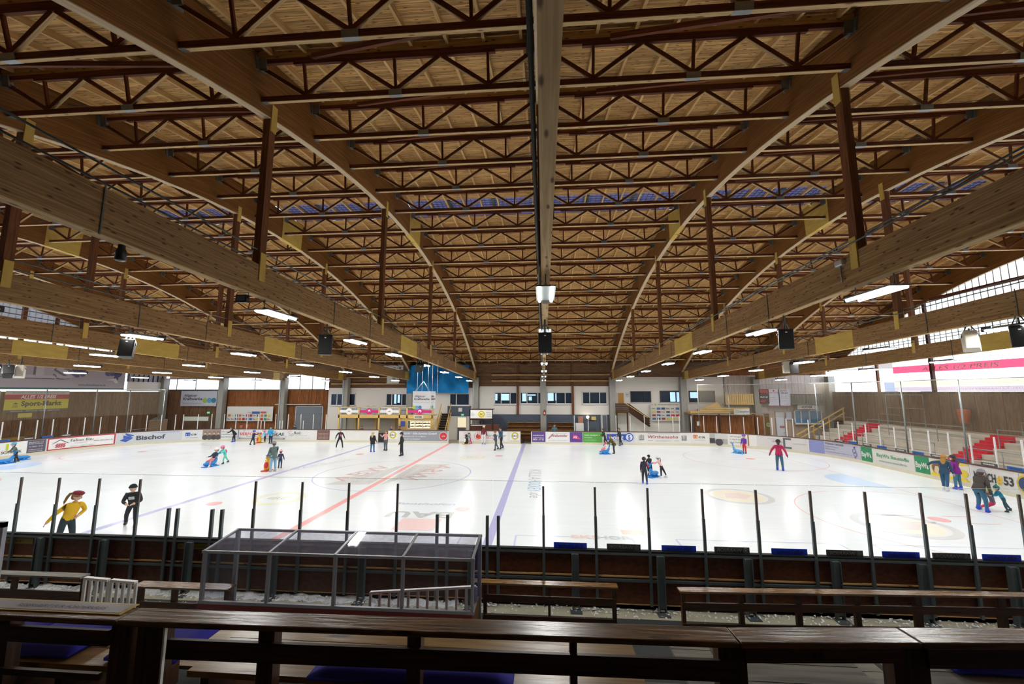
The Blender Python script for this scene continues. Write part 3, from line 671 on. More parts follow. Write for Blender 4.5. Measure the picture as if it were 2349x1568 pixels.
ice_decal('faded_lettering', GREY, lambda mb: (put_text(mb, on_ice(x-.1, y+6.3, -PI/2), 'KILLA', 0, 0, .75, 2.9, shear=.2), put_text(mb, on_ice(x+.1, y+.6, -PI/2), '.de', 0, 0, .6, 1.1, shear=.2)), .006)
ice_decal('faded_lettering', faded((110, 170, 225), .6), lambda mb: put_text(mb, on_ice(x-.05, y+3.3, -PI/2), 'HOCKEY', 0, 0, .7, 2.6, shear=.2), .006)
ice_decal('faded_lettering', faded((130, 150, 200), .45), lambda mb: put_text(mb, on_ice(*atI(905, 1156)), 'Sonthofen', 0, 0, .34, 2.6, shear=.3), .006)
a = atI(1030, 1185)
ice_decal('faded_advert', faded((240, 150, 150), .35), lambda mb: quad(mb, a[0]-1.7, a[0]-.2, a[1]-1.6, a[1]-.3), .004)
ice_decal('faded_lettering', GREY, lambda mb: put_text(mb, on_ice(a[0]+.1, a[1]+.55, PI), 'BAU', 0, 0, .75, 2.6, bold=.03), .006)
a = atI(1310, 1234)
ice_decal('faded_lettering', faded((240, 160, 140), .4), lambda mb: put_text(mb, on_ice(*a), 'SKI', 0, 0, .32, .8, bold=.03), .006)
ice_decal('faded_lettering', faded((150, 160, 175), .36), lambda mb: put_text(mb, on_ice(a[0]+.85, a[1]), 'HORN', 0, 0, .32, 1.5, bold=.03), .006)
ice_decal('faded_advert', faded((240, 160, 140), .5), lambda mb: quad(mb, a[0]+1.75, a[0]+2.5, a[1]+.5, a[1]+.95), .004)
ice_decal('faded_lettering', LGREY, lambda mb: put_text(mb, on_ice(*atI(655, 1082), math.radians(66)), 'WARRIOR', 0, 0, .62, 5.2), .006)
def badge(mb, x, y, r, mi=0): mb.ring((x, y), r*.82, r, 0)
for px, py, r in ((1693, 1137, 1.45), (2072, 1203, 1.5)):
    p = atI(px, py)
    ice_decal('faded_emblem', LGREY, lambda mb: badge(mb, p[0], p[1], r), .004)
    ice_decal('faded_emblem', faded((250, 215, 120), .2), lambda mb: mb.ring(p, .0, r*.75, 0), .003)
    ice_decal('faded_emblem', faded((225, 130, 120), .22), lambda mb: put_poly(mb, on_ice(*p), [(-r*.5, -.4), (.1, -.55), (r*.45, .1), (.3, .6), (-.4, .45)]), .006)
for px, py, r in ((640, 1142, 1.15), (1085, 1048, 1.0)):
    p = atI(px, py); ice_decal('faded_emblem', faded((230, 222, 130), .28), lambda mb: (mb.ring(p, r*.72, r, 0), mb.ring(p, r*.2, r*.3, 0)), .004)
    ice_decal('faded_lettering', GREY, lambda mb: put_text(mb, on_ice(p[0]-.45, p[1]-.2), 'ERC', 0, 0, .35, .9), .006)
for x0, x1 in ((RC+.6, RC+6.), (RC+7.8, RC+11.6), (RC+13., RC+18.), (RC+19, RC+25)):
    ice_decal('faded_outline', THINB, lambda mb: (quad(mb, x0, x1, 14.2, 14.25), quad(mb, x1-.03, x1+.03, 10.3, 14.2), quad(mb, x0-.03, x0+.03, 10.3, 14.2)), .003)
# ================================================================== FAR BARRIER
_top = [(s, proj((*outline(s)[:2], 1.2))) for s in [SMIN+(SMAX-SMIN)*i/1500 for i in range(1501)] if outline(s)[1] > 12]
def s_at(px):
    b = None
    for (s, p), (s2, p2) in zip(_top, _top[1:]):
        if (p[0]-px)*(p2[0]-px) <= 0 and p2[0] != p[0] and abs(p2[0]-p[0]) < 60: b = s+(s2-s)*(px-p[0])/(p2[0]-p[0]); break
    return b if b is not None else (_top[0][0] if px < 600 else _top[-1][0])
BAR = empty('rink_barrier', (0, RY1, 0), 'long white curved rink barrier with adverts and clear panes round the far side', 'barrier')
BL = Vector((0, RY1, 0))
def OF(s, d=0., z=0.): x, y, nx, ny = outline(s); return (x+nx*d, y+ny*d-RY1, z)
def wall_strip(mb, s0, s1, d0, d1, z0, z1, mi=0, step=.6):
    n = max(1, int(math.ceil(abs(s1-s0)/step))); vs = []; F = []
    for i in range(n+1):
        s = s0+(s1-s0)*i/n
        vs += [OF(s, d0, z0), OF(s, d1, z0), OF(s, d1, z1), OF(s, d0, z1)]
    for i in range(n):
        a, b = 4*i, 4*i+4
        for q in range(4): r = (q+1) % 4; F.append((a+q, a+r, b+r, b+q))
    F += [(3, 2, 1, 0), (4*n, 4*n+1, 4*n+2, 4*n+3)]
    mb.add(vs, F, None, mi)
gaps = [(s_at(868), s_at(891)), (s_at(1029), s_at(1053)), (s_at(1194), s_at(1218))]
SL, SR = SMIN+6, SMAX-6
secs = []; c = SL
for g0, g1 in gaps: secs.append((c, g0)); c = g1
secs.append((c, SR))
for s0, s1 in secs:
    n = max(1, round((s1-s0)/3.)); w = (s1-s0)/n
    for i in range(n):
        a, b = s0+i*w+.006, s0+(i+1)*w-.006
        mb = MB(); wall_strip(mb, a, b, 0, -.1, .2, 1.14, step=.3); mb.build('barrier_panel', M['boardwhite'], BAR)
    mb = MB(); wall_strip(mb, s0, s1, .012, -.1, 0, .2); mb.build('kickplate', M['kick'], BAR)
    mb = MB(); wall_strip(mb, s0, s1, .03, -.14, 1.14, 1.2); mb.build('cap_rail', M['caprail'], BAR)
mb = MB(); wall_strip(mb, gaps[0][0], gaps[0][1], -.05, -.1, .05, .9); mb.build('gate', M['black'], BAR)
# glass and posts
def glass_run(s0, s1, step, z1=2.62, wh=.05):
    n = max(1, round((s1-s0)/step)); w = (s1-s0)/n
    for i in range(n+1):
        mb = MB(); x, y, nx, ny = outline(s0+i*w); c = Vector((x-nx*.08, y-ny*.08-RY1, (1.1+z1)/2))
        mb.frame(c, Vector((0, 0, (z1-1.1)/2)), Vector((-ny, nx, 0))*wh/2, Vector((nx, ny, 0))*.03); mb.build('pane_post', M['whitepost'], BAR)
        if i < n:
            mb = MB(); m_ = 3 if w > 1 else 2; vs = []
            for q in range(m_+1): vs += [OF(s0+i*w+w*q/m_, -.08, 1.18), OF(s0+i*w+w*q/m_, -.08, z1+.12)]
            mb.add(vs, [(2*q, 2*q+2, 2*q+3, 2*q+1) for q in range(m_)]); mb.build('glass_pane', M['glass'], BAR)
glass_run(s_at(2), s_at(400), 1.05); glass_run(s_at(418), s_at(590), 1.1); glass_run(s_at(630), s_at(746), 1.25)
glass_run(s_at(1318), s_at(1545), 1.32); glass_run(s_at(1560), s_at(1805), 1.0); glass_run(s_at(1820), s_at(2349), 1.15); glass_run(s_at(2349)+1.2, SR, 1.2)
for px in (597, 605, 640, 646, 688, 694): 
    s = s_at(px); mb = MB(); x, y, nx, ny = outline(s); mb.box(x-.025, x+.025, y-RY1+.05, y-RY1+.11, 1.1, 2.0); mb.build('gate_post', M['whitepost'], BAR)
# adverts: panel + lettering
AD = {}
def ad(px0, px1, bgc, draw=None, label=None, z0=.2, z1=1.12):
    """advert panel fixed to the barrier; draw(mb, F, w, h) adds lettering, its material slots are the colours in draw.cols"""
    s0, s1 = s_at(px0), s_at(px1); w = abs(s1-s0); h = z1-z0
    mb = MB(); n = max(1, int(w/.3)); d = .014; sg = 1 if s1 > s0 else -1
    for i in range(n):
        a = s0+sg*w*i/n; b = s0+sg*w*(i+1)/n
        mb.add([OF(a, d, z0), OF(b, d, z0), OF(b, d, z1), OF(a, d, z1)], [(0, 1, 2, 3)])
    p = mb.build('advert_panel', paint(bgc, .4), BAR)
    if label: p['label'] = label
    if draw:
        F = lambda u, v, dd=0.: OF(s0+sg*u, .03+dd, z0+v)
        cols = {}; tb = []
        def T(s, u, v, hh, rgb, w_=None, bold=.012, shear=0., centre=False): tb.append(('t', rgb, (s, u*w, v*h, hh*h, (w_*w if w_ else None), bold, shear, centre)))
        def R(u0, u1, v0, v1, rgb): tb.append(('r', rgb, (u0*w, u1*w, v0*h, v1*h)))
        def D(u, v, r, rgb, rin=0.): tb.append(('d', rgb, (u*w, v*h, r*h, rin*h)))
        def P(pts, rgb): tb.append(('p', rgb, [(a_*w, b_*h) for a_, b_ in pts]))
        draw(T, R, D, P)
        mats = []; mb = MB(); idx = {}
        for i, (k, rgb, a_) in enumerate(tb):
            if rgb not in idx: idx[rgb] = len(mats); mats.append(paint(rgb, .45))
            mi = idx[rgb]; G = (lambda e: (lambda u, v: F(u, v, e)))(i*.002)
            if k == 't': put_text(mb, G, a_[0], a_[1], a_[2], a_[3], a_[4], mi, a_[5], a_[6], a_[7])
            elif k == 'r': put_rect(mb, G, *a_, mi=mi, n=max(1, int((a_[1]-a_[0])/.6)))
            elif k == 'd': put_disc(mb, G, a_[0], a_[1], a_[2], mi, 20, a_[3])
            else: put_poly(mb, G, a_, mi)
        mb.build('lettering', mats, p)
    return p
K = (52, 54, 58); WH = (238, 238, 238); RD = (196, 44, 52); BLU = (46, 84, 168); GRN = (36, 132, 84); LG = (196, 198, 202); MG = (140, 142, 150)
def lines(T, rows, u, rgb, h=.09, w=.5):
    for i, (t, v) in enumerate(rows): T(t, u, v, h, rgb, w)
ad(-60, 64, (232, 234, 232), lambda T, R, D, P: (T('ÄFRI SCHRANK', .3, .15, .2, K, .6), R(.58, .63, .4, .9, (190, 200, 40))), 'white advert at the far left with a green bar')
ad(64, 107, (92, 90, 108), lambda T, R, D, P: [T(t, .08, v, .08, WH, .75, 0) for t, v in (('Baufelder 11', .8), ('87527 Sonthofen', .68), ('Tel. 08321 / 45 24', .45), ('info@aberhainz.de', .22), ('www.aberhainz.de', .08))], 'slate grey advert with small white lines')
def falken(T, R, D, P):
    for a in ((0, 1, 0, .07), (0, 1, .93, 1), (0, .02, 0, 1), (.98, 1, 0, 1)): R(*a, (186, 40, 58))
    P([(.06, .5), (.19, .86), (.32, .5), (.305, .5), (.19, .8), (.075, .5)], K)
    for r in range(4):
        for c in range(4): R(.12+c*.037+(.01 if r % 2 else 0), .15+c*.037+(.01 if r % 2 else 0), .17+r*.09, .24+r*.09, (190, 60, 72))
    T('Falken Bau', .34, .58, .24, K, .33, 0); T('Meisterbetrieb', .4, .4, .08, MG, .18, 0); T('NEUBAU • UMBAU • ANBAU', .34, .14, .08, MG, .36, 0); T('www.falkenbau.de', .68, .45, .13, K, .28, 0, .3)
ad(110, 266, WH, falken, 'white advert with red border and brick house sign')
def bischof(T, R, D, P):
    c = (58, 92, 180); P([(.05, .3), (.14, .12), (.2, .3), (.11, .46)], c); P([(.1, .5), (.2, .32), (.25, .5), (.1, .78)], c); P([(.13, .8), (.13, .98), (.26, .72), (.2, .6)], c)
    T('Bischof', .29, .26, .42, (70, 76, 88), .44, .03); T('www.metallbau-bischof.de', .5, .85, .09, (90, 120, 180), .45, 0)
ad(268, 419, (200, 204, 210), bischof, 'pale grey advert with three blue leaf shapes')
ad(419, 465, (218, 220, 222), lambda T, R, D, P: (R(.16, .4, .4, .75, BLU), T('mi', .2, .46, .2, WH, .16, .01), T('ca', .42, .46, .26, K, .3, .01), T('DIE WERBETECHNIK', .2, .2, .07, MG, .6, 0)))
def photo4(T, R, D, P):
    for i, c in enumerate(((70, 64, 66), (84, 76, 74), (64, 60, 62), (78, 70, 70))):
        D(.14+.24*i, .22, .26, c); D(.14+.24*i, .68, .14, (120, 92, 70)); D(.14+.24*i, .6, .11, (206, 168, 148))
ad(466, 508, (150, 138, 130), photo4, 'photo advert of four people in dark shirts')
ad(508, 547, (226, 226, 226), lambda T, R, D, P: [T(t, .04, v, .13, (60, 60, 64), w_, 0) for t, v, w_ in (('Wir haben', .72, .5), ('Händchen für', .45, .7), ('Ihre Werbetechnik', .18, .92))])
def verf(T, R, D, P):
    R(0, .01, 0, 1, BLU); T('VERFORTH', .03, .42, .3, (206, 40, 44), .47, .02); T('AUTO', .55, .42, .3, (206, 40, 44), .18, .02, .2); T('GLAS', .73, .42, .3, K, .24, .02, .2)
    T('Hauptstr. 11   Steinschlag', .1, .84, .1, K, .7, 0); R(.03, .99, .04, .16, (70, 70, 74)); R(.05, .97, .07, .13, (200, 200, 200)); T('FAHRZEUGBAU  •  LACKIERUNG', .18, .24, .1, K, .7, 0)
ad(548, 656, (228, 228, 226), verf, 'white advert with big red and black lettering')
def reil(T, R, D, P):
    for i, (u, v) in enumerate(((.05, .7), (.08, .8), (.1, .6), (.14, .85), (.16, .5), (.2, .62), (.12, .4), (.18, .35), (.22, .45))): R(u, u+.02, v, v+.06, (200, 40, 60) if i % 2 else K)
    T('Reil', .26, .58, .28, K, .2, 0); T('STEUERBERATUNG', .3, .4, .06, MG, .4, 0); T('www.stb-reil.de', .3, .15, .06, MG, .5, 0)
ad(658, 727, (226, 224, 220), reil, 'off-white advert with a dotted mark')
ad(728, 757, (118, 84, 76), lambda T, R, D, P: [T('Stadtbau Allgäu Süd', .12, .12+i*.13, .06, (210, 196, 190), .76, 0) for i in range(5)], 'small brown advert with fine print')
def ercbadge(D, T, u, v, r, asp):
    D(u, v, r, (222, 206, 40)); D(u, v, r*.78, (50, 50, 50)); D(u, v, r*.7, (240, 240, 236)); T('ERC', u-asp*r*.55, v-r*.25, r*.5, (40, 40, 40), asp*r*1.1, .02)
def erc1(T, R, D, P):
    ercbadge(D, T, .5, .58, .38, 1.1); T('Wir sind Sonthofen', .06, .05, .08, K, .88, 0)
ad(891, 913, WH, erc1, 'white advert with round yellow club badge, left of the grey one')
def rw_(T, R, D, P):
    T('R&W • Kfz-Service GmbH', .03, .64, .2, WH, .74, .02, .25); T('Reparaturen aller Art und Marken', .03, .4, .12, WH, .5, .01, .2); T('gewalter vom Baubeiern', .03, .14, .12, WH, .38, .01, .2)
    D(.91, .5, .42, (206, 50, 56)); D(.91, .5, .42, (240, 240, 240), .38); T('AUTO', .875, .42, .14, WH, .075, .02)
ad(922, 1027, (150, 152, 162), rw_, 'grey advert with red disc at its right end')
def sch(T, R, D, P):
    D(.12, .55, .36, (200, 50, 50), .33); P([(.08, .3), (.06, .55), (.12, .85), (.15, .6), (.2, .7), (.18, .3)], (206, 60, 50)); P([(.12, .25), (.15, .5), (.22, .55), (.2, .25)], (220, 90, 60))
    T('Scherwedlinger', .3, .5, .22, (90, 90, 94), .66, 0); T('Heizung', .3, .3, .16, (206, 60, 50), .3, 0); T('www.heizung-sanitär.de', .12, .06, .07, MG, .8, 0)
ad(1087, 1164, WH, sch, 'white advert with a red flame ring')
ad(1056, 1086, WH, lambda T, R, D, P: [T('Heizungsbau', .3, .3+.25*i, .1, (190, 90, 90), .5, 0) for i in range(3)])
ad(1170, 1193, WH, erc1, 'white advert with round yellow club badge, left of the benches gap')
ad(1220, 1251, (92, 66, 140), lambda T, R, D, P: (T('www.lwk-wein.de', .08, .6, .14, WH, .8, .01), T('wein@lwk-sonthofen.de', .08, .4, .09, WH, .8, 0), T('08321 - 57 22', .08, .18, .16, WH, .8, .02)), 'purple advert with white web address')
def well(T, R, D, P):
    T('Wellenhöfer', .24, .52, .26, (150, 30, 70), .68, .01, .2); P([(.07, .32), (.1, .32), (.28, .8), (.26, .8)], (230, 130, 50)); P([(.12, .35), (.15, .35), (.34, .86), (.32, .86)], (80, 70, 150)); T('Fachgroßhandel für Haustechnik', .4, .84, .06, MG, .5, 0); T('08321 / 6604-0   www.wellenhoefer.de', .1, .14, .06, MG, .8, 0)
ad(1252, 1306, WH, well, 'white advert with orange and blue brush strokes')
ad(1307, 1336, (96, 70, 146), lambda T, R, D, P: (P([(.2, .35), (.3, .75), (.55, .7), (.85, .3)], (226, 60, 130)), T('rs', .3, .4, .26, WH, .26, .03)), 'purple advert with pink wedge')
ad(1337, 1381, (92, 168, 72), lambda T, R, D, P: (T('Heiko Schubert', .08, .66, .14, WH, .7, .01), T('Raumdesign', .08, .44, .1, WH, .4, 0), T('www.heiko-schubert.de', .08, .2, .1, WH, .6, 0)), 'green advert with white lettering')
def ps(T, R, D, P):
    R(.02, .78, .24, .84, (44, 84, 180)); D(.8, .54, .42, (44, 84, 180)); D(.8, .54, .32, (230, 232, 240)); T('S', .76, .33, .42, (44, 84, 180), .08, .05); T('point', .1, .3, .46, WH, .5, .04, .15); T('Reifen + Auto Service', .2, .06, .1, (60, 110, 150), .55, 0)
ad(1390, 1456, (222, 224, 228), ps, 'advert with blue bar and round blue S sign')
def wirt(T, R, D, P):
    for u0 in (.03, .87):
        for i in range(5): R(u0+i*.022, u0+.008+i*.022, .3, .75 if i != 2 else .82, (80, 82, 86))
        R(u0, u0+.096, .28, .34, (80, 82, 86))
    T('Wirthensohn', .2, .46, .3, (150, 52, 60), .6, .006, .15); R(.2, .82, .9, .92, K); R(.2, .3, .22, .24, K); R(.72, .82, .22, .24, K); T('DACHWERKSTATT', .36, .18, .09, MG, .3, 0)
ad(1462, 1578, (230, 228, 224), wirt, 'off-white advert with script lettering between two monograms')
ad(1584, 1626, (228, 226, 222), lambda T, R, D, P: (R(.12, .38, .48, .82, (206, 130, 80)), T('mi', .15, .53, .22, WH, .2, .01), T('ca', .42, .53, .24, K, .36, .01), T('DIE WERBETECHNIK', .2, .3, .06, MG, .6, 0)))
def ph1(T, R, D, P): R(.3, 1, .5, 1, (206, 206, 204)); R(0, .3, .1, .55, (60, 58, 60)); D(.53, .2, .34, (74, 70, 74)); D(.5, .76, .16, (208, 166, 110)); D(.53, .66, .12, (220, 180, 158)); R(.7, .8, .3, .9, (150, 150, 152))
ad(1627, 1668, (176, 172, 168), ph1, 'photo advert of a person at a desk')
ad(1670, 1713, (232, 230, 226), lambda T, R, D, P: [T(t, .08, v, .13, (60, 60, 64), w_, 0) for t, v, w_ in (('Wir bringen Sie', .72, .8), ('in die Köpfe', .46, .62), ('Ihrer Kunden', .2, .68))])
ad(1714, 1717, (150, 106, 76))
def unz(T, R, D, P):
    R(.52, .56, .05, .95, (90, 96, 98)); R(.56, .68, .8, .95, (90, 96, 98)); R(.56, .68, .05, .2, (90, 96, 98)); T('ARCHITEKTURBÜRO', .22, .74, .08, MG, .28, 0); T('UNZEITIG', .3, .5, .15, (90, 90, 92), .2, 0); T('GMBH', .4, .32, .08, MG, .1, 0); T('www.architekt-unzeitig.de', .72, .5, .08, MG, .26, 0, .2)
ad(1735, 1852, (214, 210, 208), unz, 'pale advert with a large grey E')
def ten(T, R, D, P):
    R(0, .28, 0, 1, (132, 138, 188)); D(.12, .8, .2, (176, 180, 214), .14); D(.22, .3, .2, (186, 188, 220), .15); T('STEFAN TENZER', .3, .78, .13, (60, 62, 76), .36, .01); T('Physiotherapeut', .3, .58, .11, (110, 112, 130), .26, 0); T('Heilpraktiker', .3, .4, .11, (110, 112, 130), .2, 0); T('www.physiotherapie-stefantenzer.de', .3, .18, .09, (90, 92, 110), .52, 0)
    D(.88, .82, .08, (70, 80, 140)); D(.87, .55, .16, (70, 80, 140), .12); D(.89, .32, .16, (70, 80, 140), .12); D(.88, .1, .05, (190, 60, 80))
ad(1855, 1973, (182, 182, 198), ten, 'lilac grey advert with a dancing figure mark')
bay = lambda T, R, D, P: T('BayWa', .06, .32, .34, WH, .88, .02)
ad(1974, 1999, (38, 132, 86), bay, 'first green advert panel')
ad(2000, 2096, (214, 212, 206), lambda T, R, D, P: (T('BayWa Baustoffe', .12, .5, .24, (52, 140, 92), .76, .01), T('www.baywa-baustoffe.de', .17, .18, .15, (92, 150, 116), .66, 0)), 'white advert with green lettering')
ad(2097, 2130, (38, 132, 86), bay, 'second green advert panel, behind the outstretched arm')
def gal(T, R, D, P):
    R(0, .98, .04, .1, (200, 190, 60)); P([(0, .78), (.3, .98), (.98, .98), (.98, .9), (.5, .8), (.2, .84)], (226, 200, 50)); P([(0, .02), (.98, .02), (.9, .2), (.4, .14), (.1, .3)], (226, 200, 50))
    D(.2, .5, .36, (200, 160, 60)); D(.2, .5, .3, (110, 84, 70)); P([(.12, .3), (.2, .12), (.28, .3), (.24, .6), (.16, .6)], (210, 190, 150)); T('GALLIER', .42, .5, .2, K, .4, .02); D(.88, .45, .2, (226, 200, 50))
ad(2131, 2222, (226, 222, 206), gal, 'yellow and white advert with a round shield')
ad(2226, 2335, (218, 216, 212), lambda T, R, D, P: (T('MÜNCH', .06, .3, .42, (60, 60, 60), .48, .04), T('#', .56, .3, .42, (222, 184, 60), .12, .04), T('53', .7, .3, .42, (60, 60, 60), .2, .04)), 'off-white advert with block capitals and a yellow hash')
ad(2338, 2460, (222, 210, 150), lambda T, R, D, P: (D(.14, .5, .44, (200, 170, 50)), D(.14, .5, .36, (50, 70, 110))), 'yellow advert cut by the right edge')
# small name plates on top of the barrier
def topplate(px, blue, rev=False):
    s = s_at(px); w = .72; mb = MB(); wall_strip(mb, s-w/2, s+w/2, -.02, -.04, 1.21, 1.36, step=.3)
    o = mb.build('name_plate', paint((38, 96, 168) if blue else (70, 74, 76), .5), BAR); mb = MB()
    F = lambda u, v: OF(s-w/2+u, -.012, 1.21+v)
    put_text(mb, F, 'KILLA HOCKEY' if blue else 'WARRIOR', .1, .045, .065, w-.2, bold=.03); mb.build('lettering', paint((30, 50, 90) if blue else WH), o)
for i, px in enumerate((1925, 1955, 1988, 2022, 2065, 2105, 2148, 2198, 2268, 2330)): topplate(px, i % 2)
for i, px in enumerate((66, 110, 152, 8)): topplate(px, i % 2)
# ================================================================== NETS
def net_run(name, label, pxs, ztop, zb=2.7):
    ss = sorted(s_at(p) for p in pxs); e = empty(name, (0, RY1, 0), label, 'net'); n = int((ss[-1]-ss[0])/.8)
    mb = MB(); vs = []; F = []; U = []
    for i in range(n+1): s = ss[0]+(ss[-1]-ss[0])*i/n; vs += [OF(s, -.12, zb), OF(s, -.12, ztop)]; 
    for i in range(n):
        a = (ss[-1]-ss[0])*i/n; b = (ss[-1]-ss[0])*(i+1)/n
        F.append((2*i, 2*i+2, 2*i+3, 2*i+1)); U.append([(a, 0), (b, 0), (b, ztop-zb), (a, ztop-zb)])
    mb.add(vs, F, U); mb.build('mesh', M['net'], e)
    mb = MB(); mb.tube([OF(ss[0]+(ss[-1]-ss[0])*i/n, -.12, ztop) for i in range(n+1)], .03, 6); mb.build('top_pipe', M['alu'], e)
    for s in ss: mb = MB(); mb.tube([OF(s, -.14, 1.2), OF(s, -.14, ztop)], .04, 6); mb.build('net_post', M['steel'], e)
net_run('safety_net', 'grey safety net on pipes behind the left end of the barrier', (-60, 97, 213, 289, 369), 4.97)
net_run('safety_net', 'grey safety net on pipes round the right end of the barrier', (1606, 1676, 1877, 1962, 2078, 2215, 2420), 5.42)
# ================================================================== HALL FITTINGS
LASTB = []
def banner_far(name, px0, py0, px1, py1, Y, rgb, label, cat, draw=None, mat=None, th=.02, group=None):
    a = atY(px0, py1, Y); b = atY(px1, py0, Y); w, h = b.x-a.x, b.z-a.z
    e = empty(name, (a.x, Y, a.z), label, cat, group); LASTB[:] = [e, w, h]; mb = MB(); mb.box(0, w, 0, th, 0, h); mb.build('sheet' if cat == 'banner' else 'panel', mat or paint(rgb, .6), e)
    if draw: deco(e, plane((0, -.006, 0), (1, 0, 0), (0, 0, 1), (0, -1, 0)), w, h, draw)
    return e
def hang_last(L):
    e = [o for o in bpy.data.objects if o.name.startswith('banner') and o.type == 'EMPTY' and o.parent is None][-1] if False else LASTB[0]
    w, h = LASTB[1], LASTB[2]
    for x in (.05, w-.05): mb = MB(); mb.tube([(x, .01, h-.02), (x, .01, h+L)], .01, 5); mb.build('cord', M['darksteel'], e)
def deco(e, F, w, h, draw, name='lettering'):
    tb = []
    def T(s, u, v, hh, rgb, w_=None, bold=.012, shear=0., centre=False): tb.append(('t', rgb, (s, u*w, v*h, hh*h, (w_*w if w_ else None), bold, shear, centre)))
    def R(u0, u1, v0, v1, rgb): tb.append(('r', rgb, (u0*w, u1*w, v0*h, v1*h)))
    def D(u, v, r, rgb, rin=0.): tb.append(('d', rgb, (u*w, v*h, r*h, rin*h)))
    def P(pts, rgb): tb.append(('p', rgb, [(a_*w, b_*h) for a_, b_ in pts]))
    draw(T, R, D, P); mats = []; mb = MB(); idx = {}
    for i, (k, rgb, a_) in enumerate(tb):
        if rgb not in idx: idx[rgb] = len(mats); mats.append(paint(rgb, .5))
        mi = idx[rgb]; G = (lambda q: (lambda u, v: F(u, v, q)))(.0015*i)
        if k == 't': put_text(mb, G, *a_[:5], mi, a_[5], a_[6], a_[7])
        elif k == 'r': put_rect(mb, G, *a_, mi=mi)
        elif k == 'd': put_disc(mb, G, a_[0], a_[1], a_[2], mi, 22, a_[3])
        else: put_poly(mb, G, a_, mi)
    return mb.build(name, mats, e)
# blue curtain
a = atY(932, 902, 41.05); b = atY(1075, 837, 41.05); e = empty('blue_curtain', (a.x, 41.05, a.z), 'large bright blue cloth hanging high on the far wall behind the scoreboard cube', 'curtain')
mb = MB(); nx, nz = 60, 14; w, h = b.x-a.x, b.z-a.z; vs = []
for j in range(nz+1):
    for i in range(nx+1):
        u, v = i/nx, j/nz; sag = .12*math.sin(u*PI)*(1-v)
        vs.append((u*w, .3*math.sin(u*24+v*3+2*math.sin(v*4))*(.4+.6*v)+.12*math.sin(9*u*u-8*v)+.05*math.sin(40*u+9*v), v*h+sag*.6-.0*u))
mb.add(vs, [(j*(nx+1)+i, j*(nx+1)+i+1, (j+1)*(nx+1)+i+1, (j+1)*(nx+1)+i) for j in range(nz) for i in range(nx)], None, 0, True)
mb.build('cloth', plain('blue_cloth', (0, 122, 186), .8, 0, .06, 2), e)
mb = MB(); mb.tube([(-.1, 0, h+.02), (w+.1, 0, h+.02)], .03, 6); mb.build('curtain_rod', M['darksteel'], e)
BLKT = (50, 52, 60)
# scoreboard cube
a = atY(946, 937, 22.5); s = 1.03; cx = a.x; zt = pyZ(897, 22.5)
e = empty('scoreboard_cube', (cx, 22.5, a.z), 'white advertising cube hanging by ropes from the first tie beam left of centre', 'cube'); hgt = zt-a.z
mb = MB(); mb.box(0, s, 0, s, 0, hgt); mb.build('box', paint((236, 236, 238), .5), e)
def akw(T, R, D, P): T('Allgäuer', .1, .66, .12, BLKT, .62, .01, .2); T('Kraftwerke', .08, .5, .12, BLKT, .86, .02, .2); T('Heimat macht Energie', .08, .34, .06, (150, 180, 210), .86, 0, .2); D(.08, .08, .1, (190, 204, 50)); D(.25, .08, .1, (110, 180, 220)); D(.42, .08, .1, (60, 140, 190))
deco(e, plane((0, -.006, 0), (1, 0, 0), (0, 0, 1), (0, -1, 0)), s, hgt, akw); deco(e, plane((s+.006, 0, 0), (0, 1, 0), (0, 0, 1), (1, 0, 0)), s, hgt, akw)
top = ztie(22.5)-a.z
mb = MB()
for p in ((.1, .1), (s-.1, .1)): mb.tube([(p[0], p[1], hgt), (s/2, .3, hgt+.55)], .022, 6)
mb.build('spreader', M['steel'], e)
for x_ in (.12, .4, .75, 1.0, 1.3): mb = MB(); mb.tube([(x_, .4, hgt-.02 if x_ < 1.1 else hgt-.1), (x_, .4, top-.03)], .009, 5, caps=False); mb.build('rope', paint((200, 196, 186)), e)
# allgäuer banner on the left of the far wall etc.
akb = lambda T, R, D, P: (T('Allgäuer', .08, .62, .17, (60, 64, 78), .38, .02, .2), T('Kraftwerke', .06, .4, .17, (60, 64, 78), .54, .03, .2), T('Heimat macht Energie', .06, .15, .1, (130, 140, 170), .54, 0, .2), D(.68, .38, .17, (150, 176, 70)), D(.8, .38, .17, (90, 150, 200)), D(.92, .38, .17, (50, 120, 140)))
banner_far('banner', 413, 896, 499, 931, YW-.25, (186, 186, 196), 'pale cloth banner with three coloured discs on the left part of the far wall', 'banner', akb)
def sponsors(T, R, D, P):
    rnd = random.Random(5)
    for j, v in enumerate((.3, .06)):
        for i in range(12):
            c = rnd.choice(((40, 60, 120), (180, 40, 50), (222, 190, 40), (90, 92, 96), (200, 110, 50), (60, 140, 90), (40, 100, 160))); u = .03+i*.079
            if rnd.random() < .75: R(u, u+.055, v, v+.16, c)
            else: T('Bau', u, v+.04, .1, c, .05)
    R(.55, .72, .5, .66, (50, 80, 140)); R(.74, .86, .54, .66, (190, 70, 80)); T('TEAM', .46, .56, .06, MG, .06)
banner_far('sponsor_board', 519, 932, 627, 965, YW-.3, (208, 208, 204), 'long white board of sponsor logos under the left boarding', 'board', sponsors)
def sponsors2(T, R, D, P):
    rnd = random.Random(9); T('WIR', .02, .88, .05, K, .06); D(.16, .91, .06, (190, 170, 90)); T('WACHSEN MIT UNSEREN PARTNERN', .24, .88, .05, K, .7)
    for j in range(4):
        for i in range(6):
            c = rnd.choice(((40, 60, 120), (180, 40, 60), (90, 92, 96), (60, 100, 160), (200, 190, 60), (150, 60, 80))); u = .04+i*.16; v = .07+j*.19
            if rnd.random() < .62: R(u, u+.12, v, v+.11, c)
            else: T('Holz', u, v+.02, .08, c, .1)
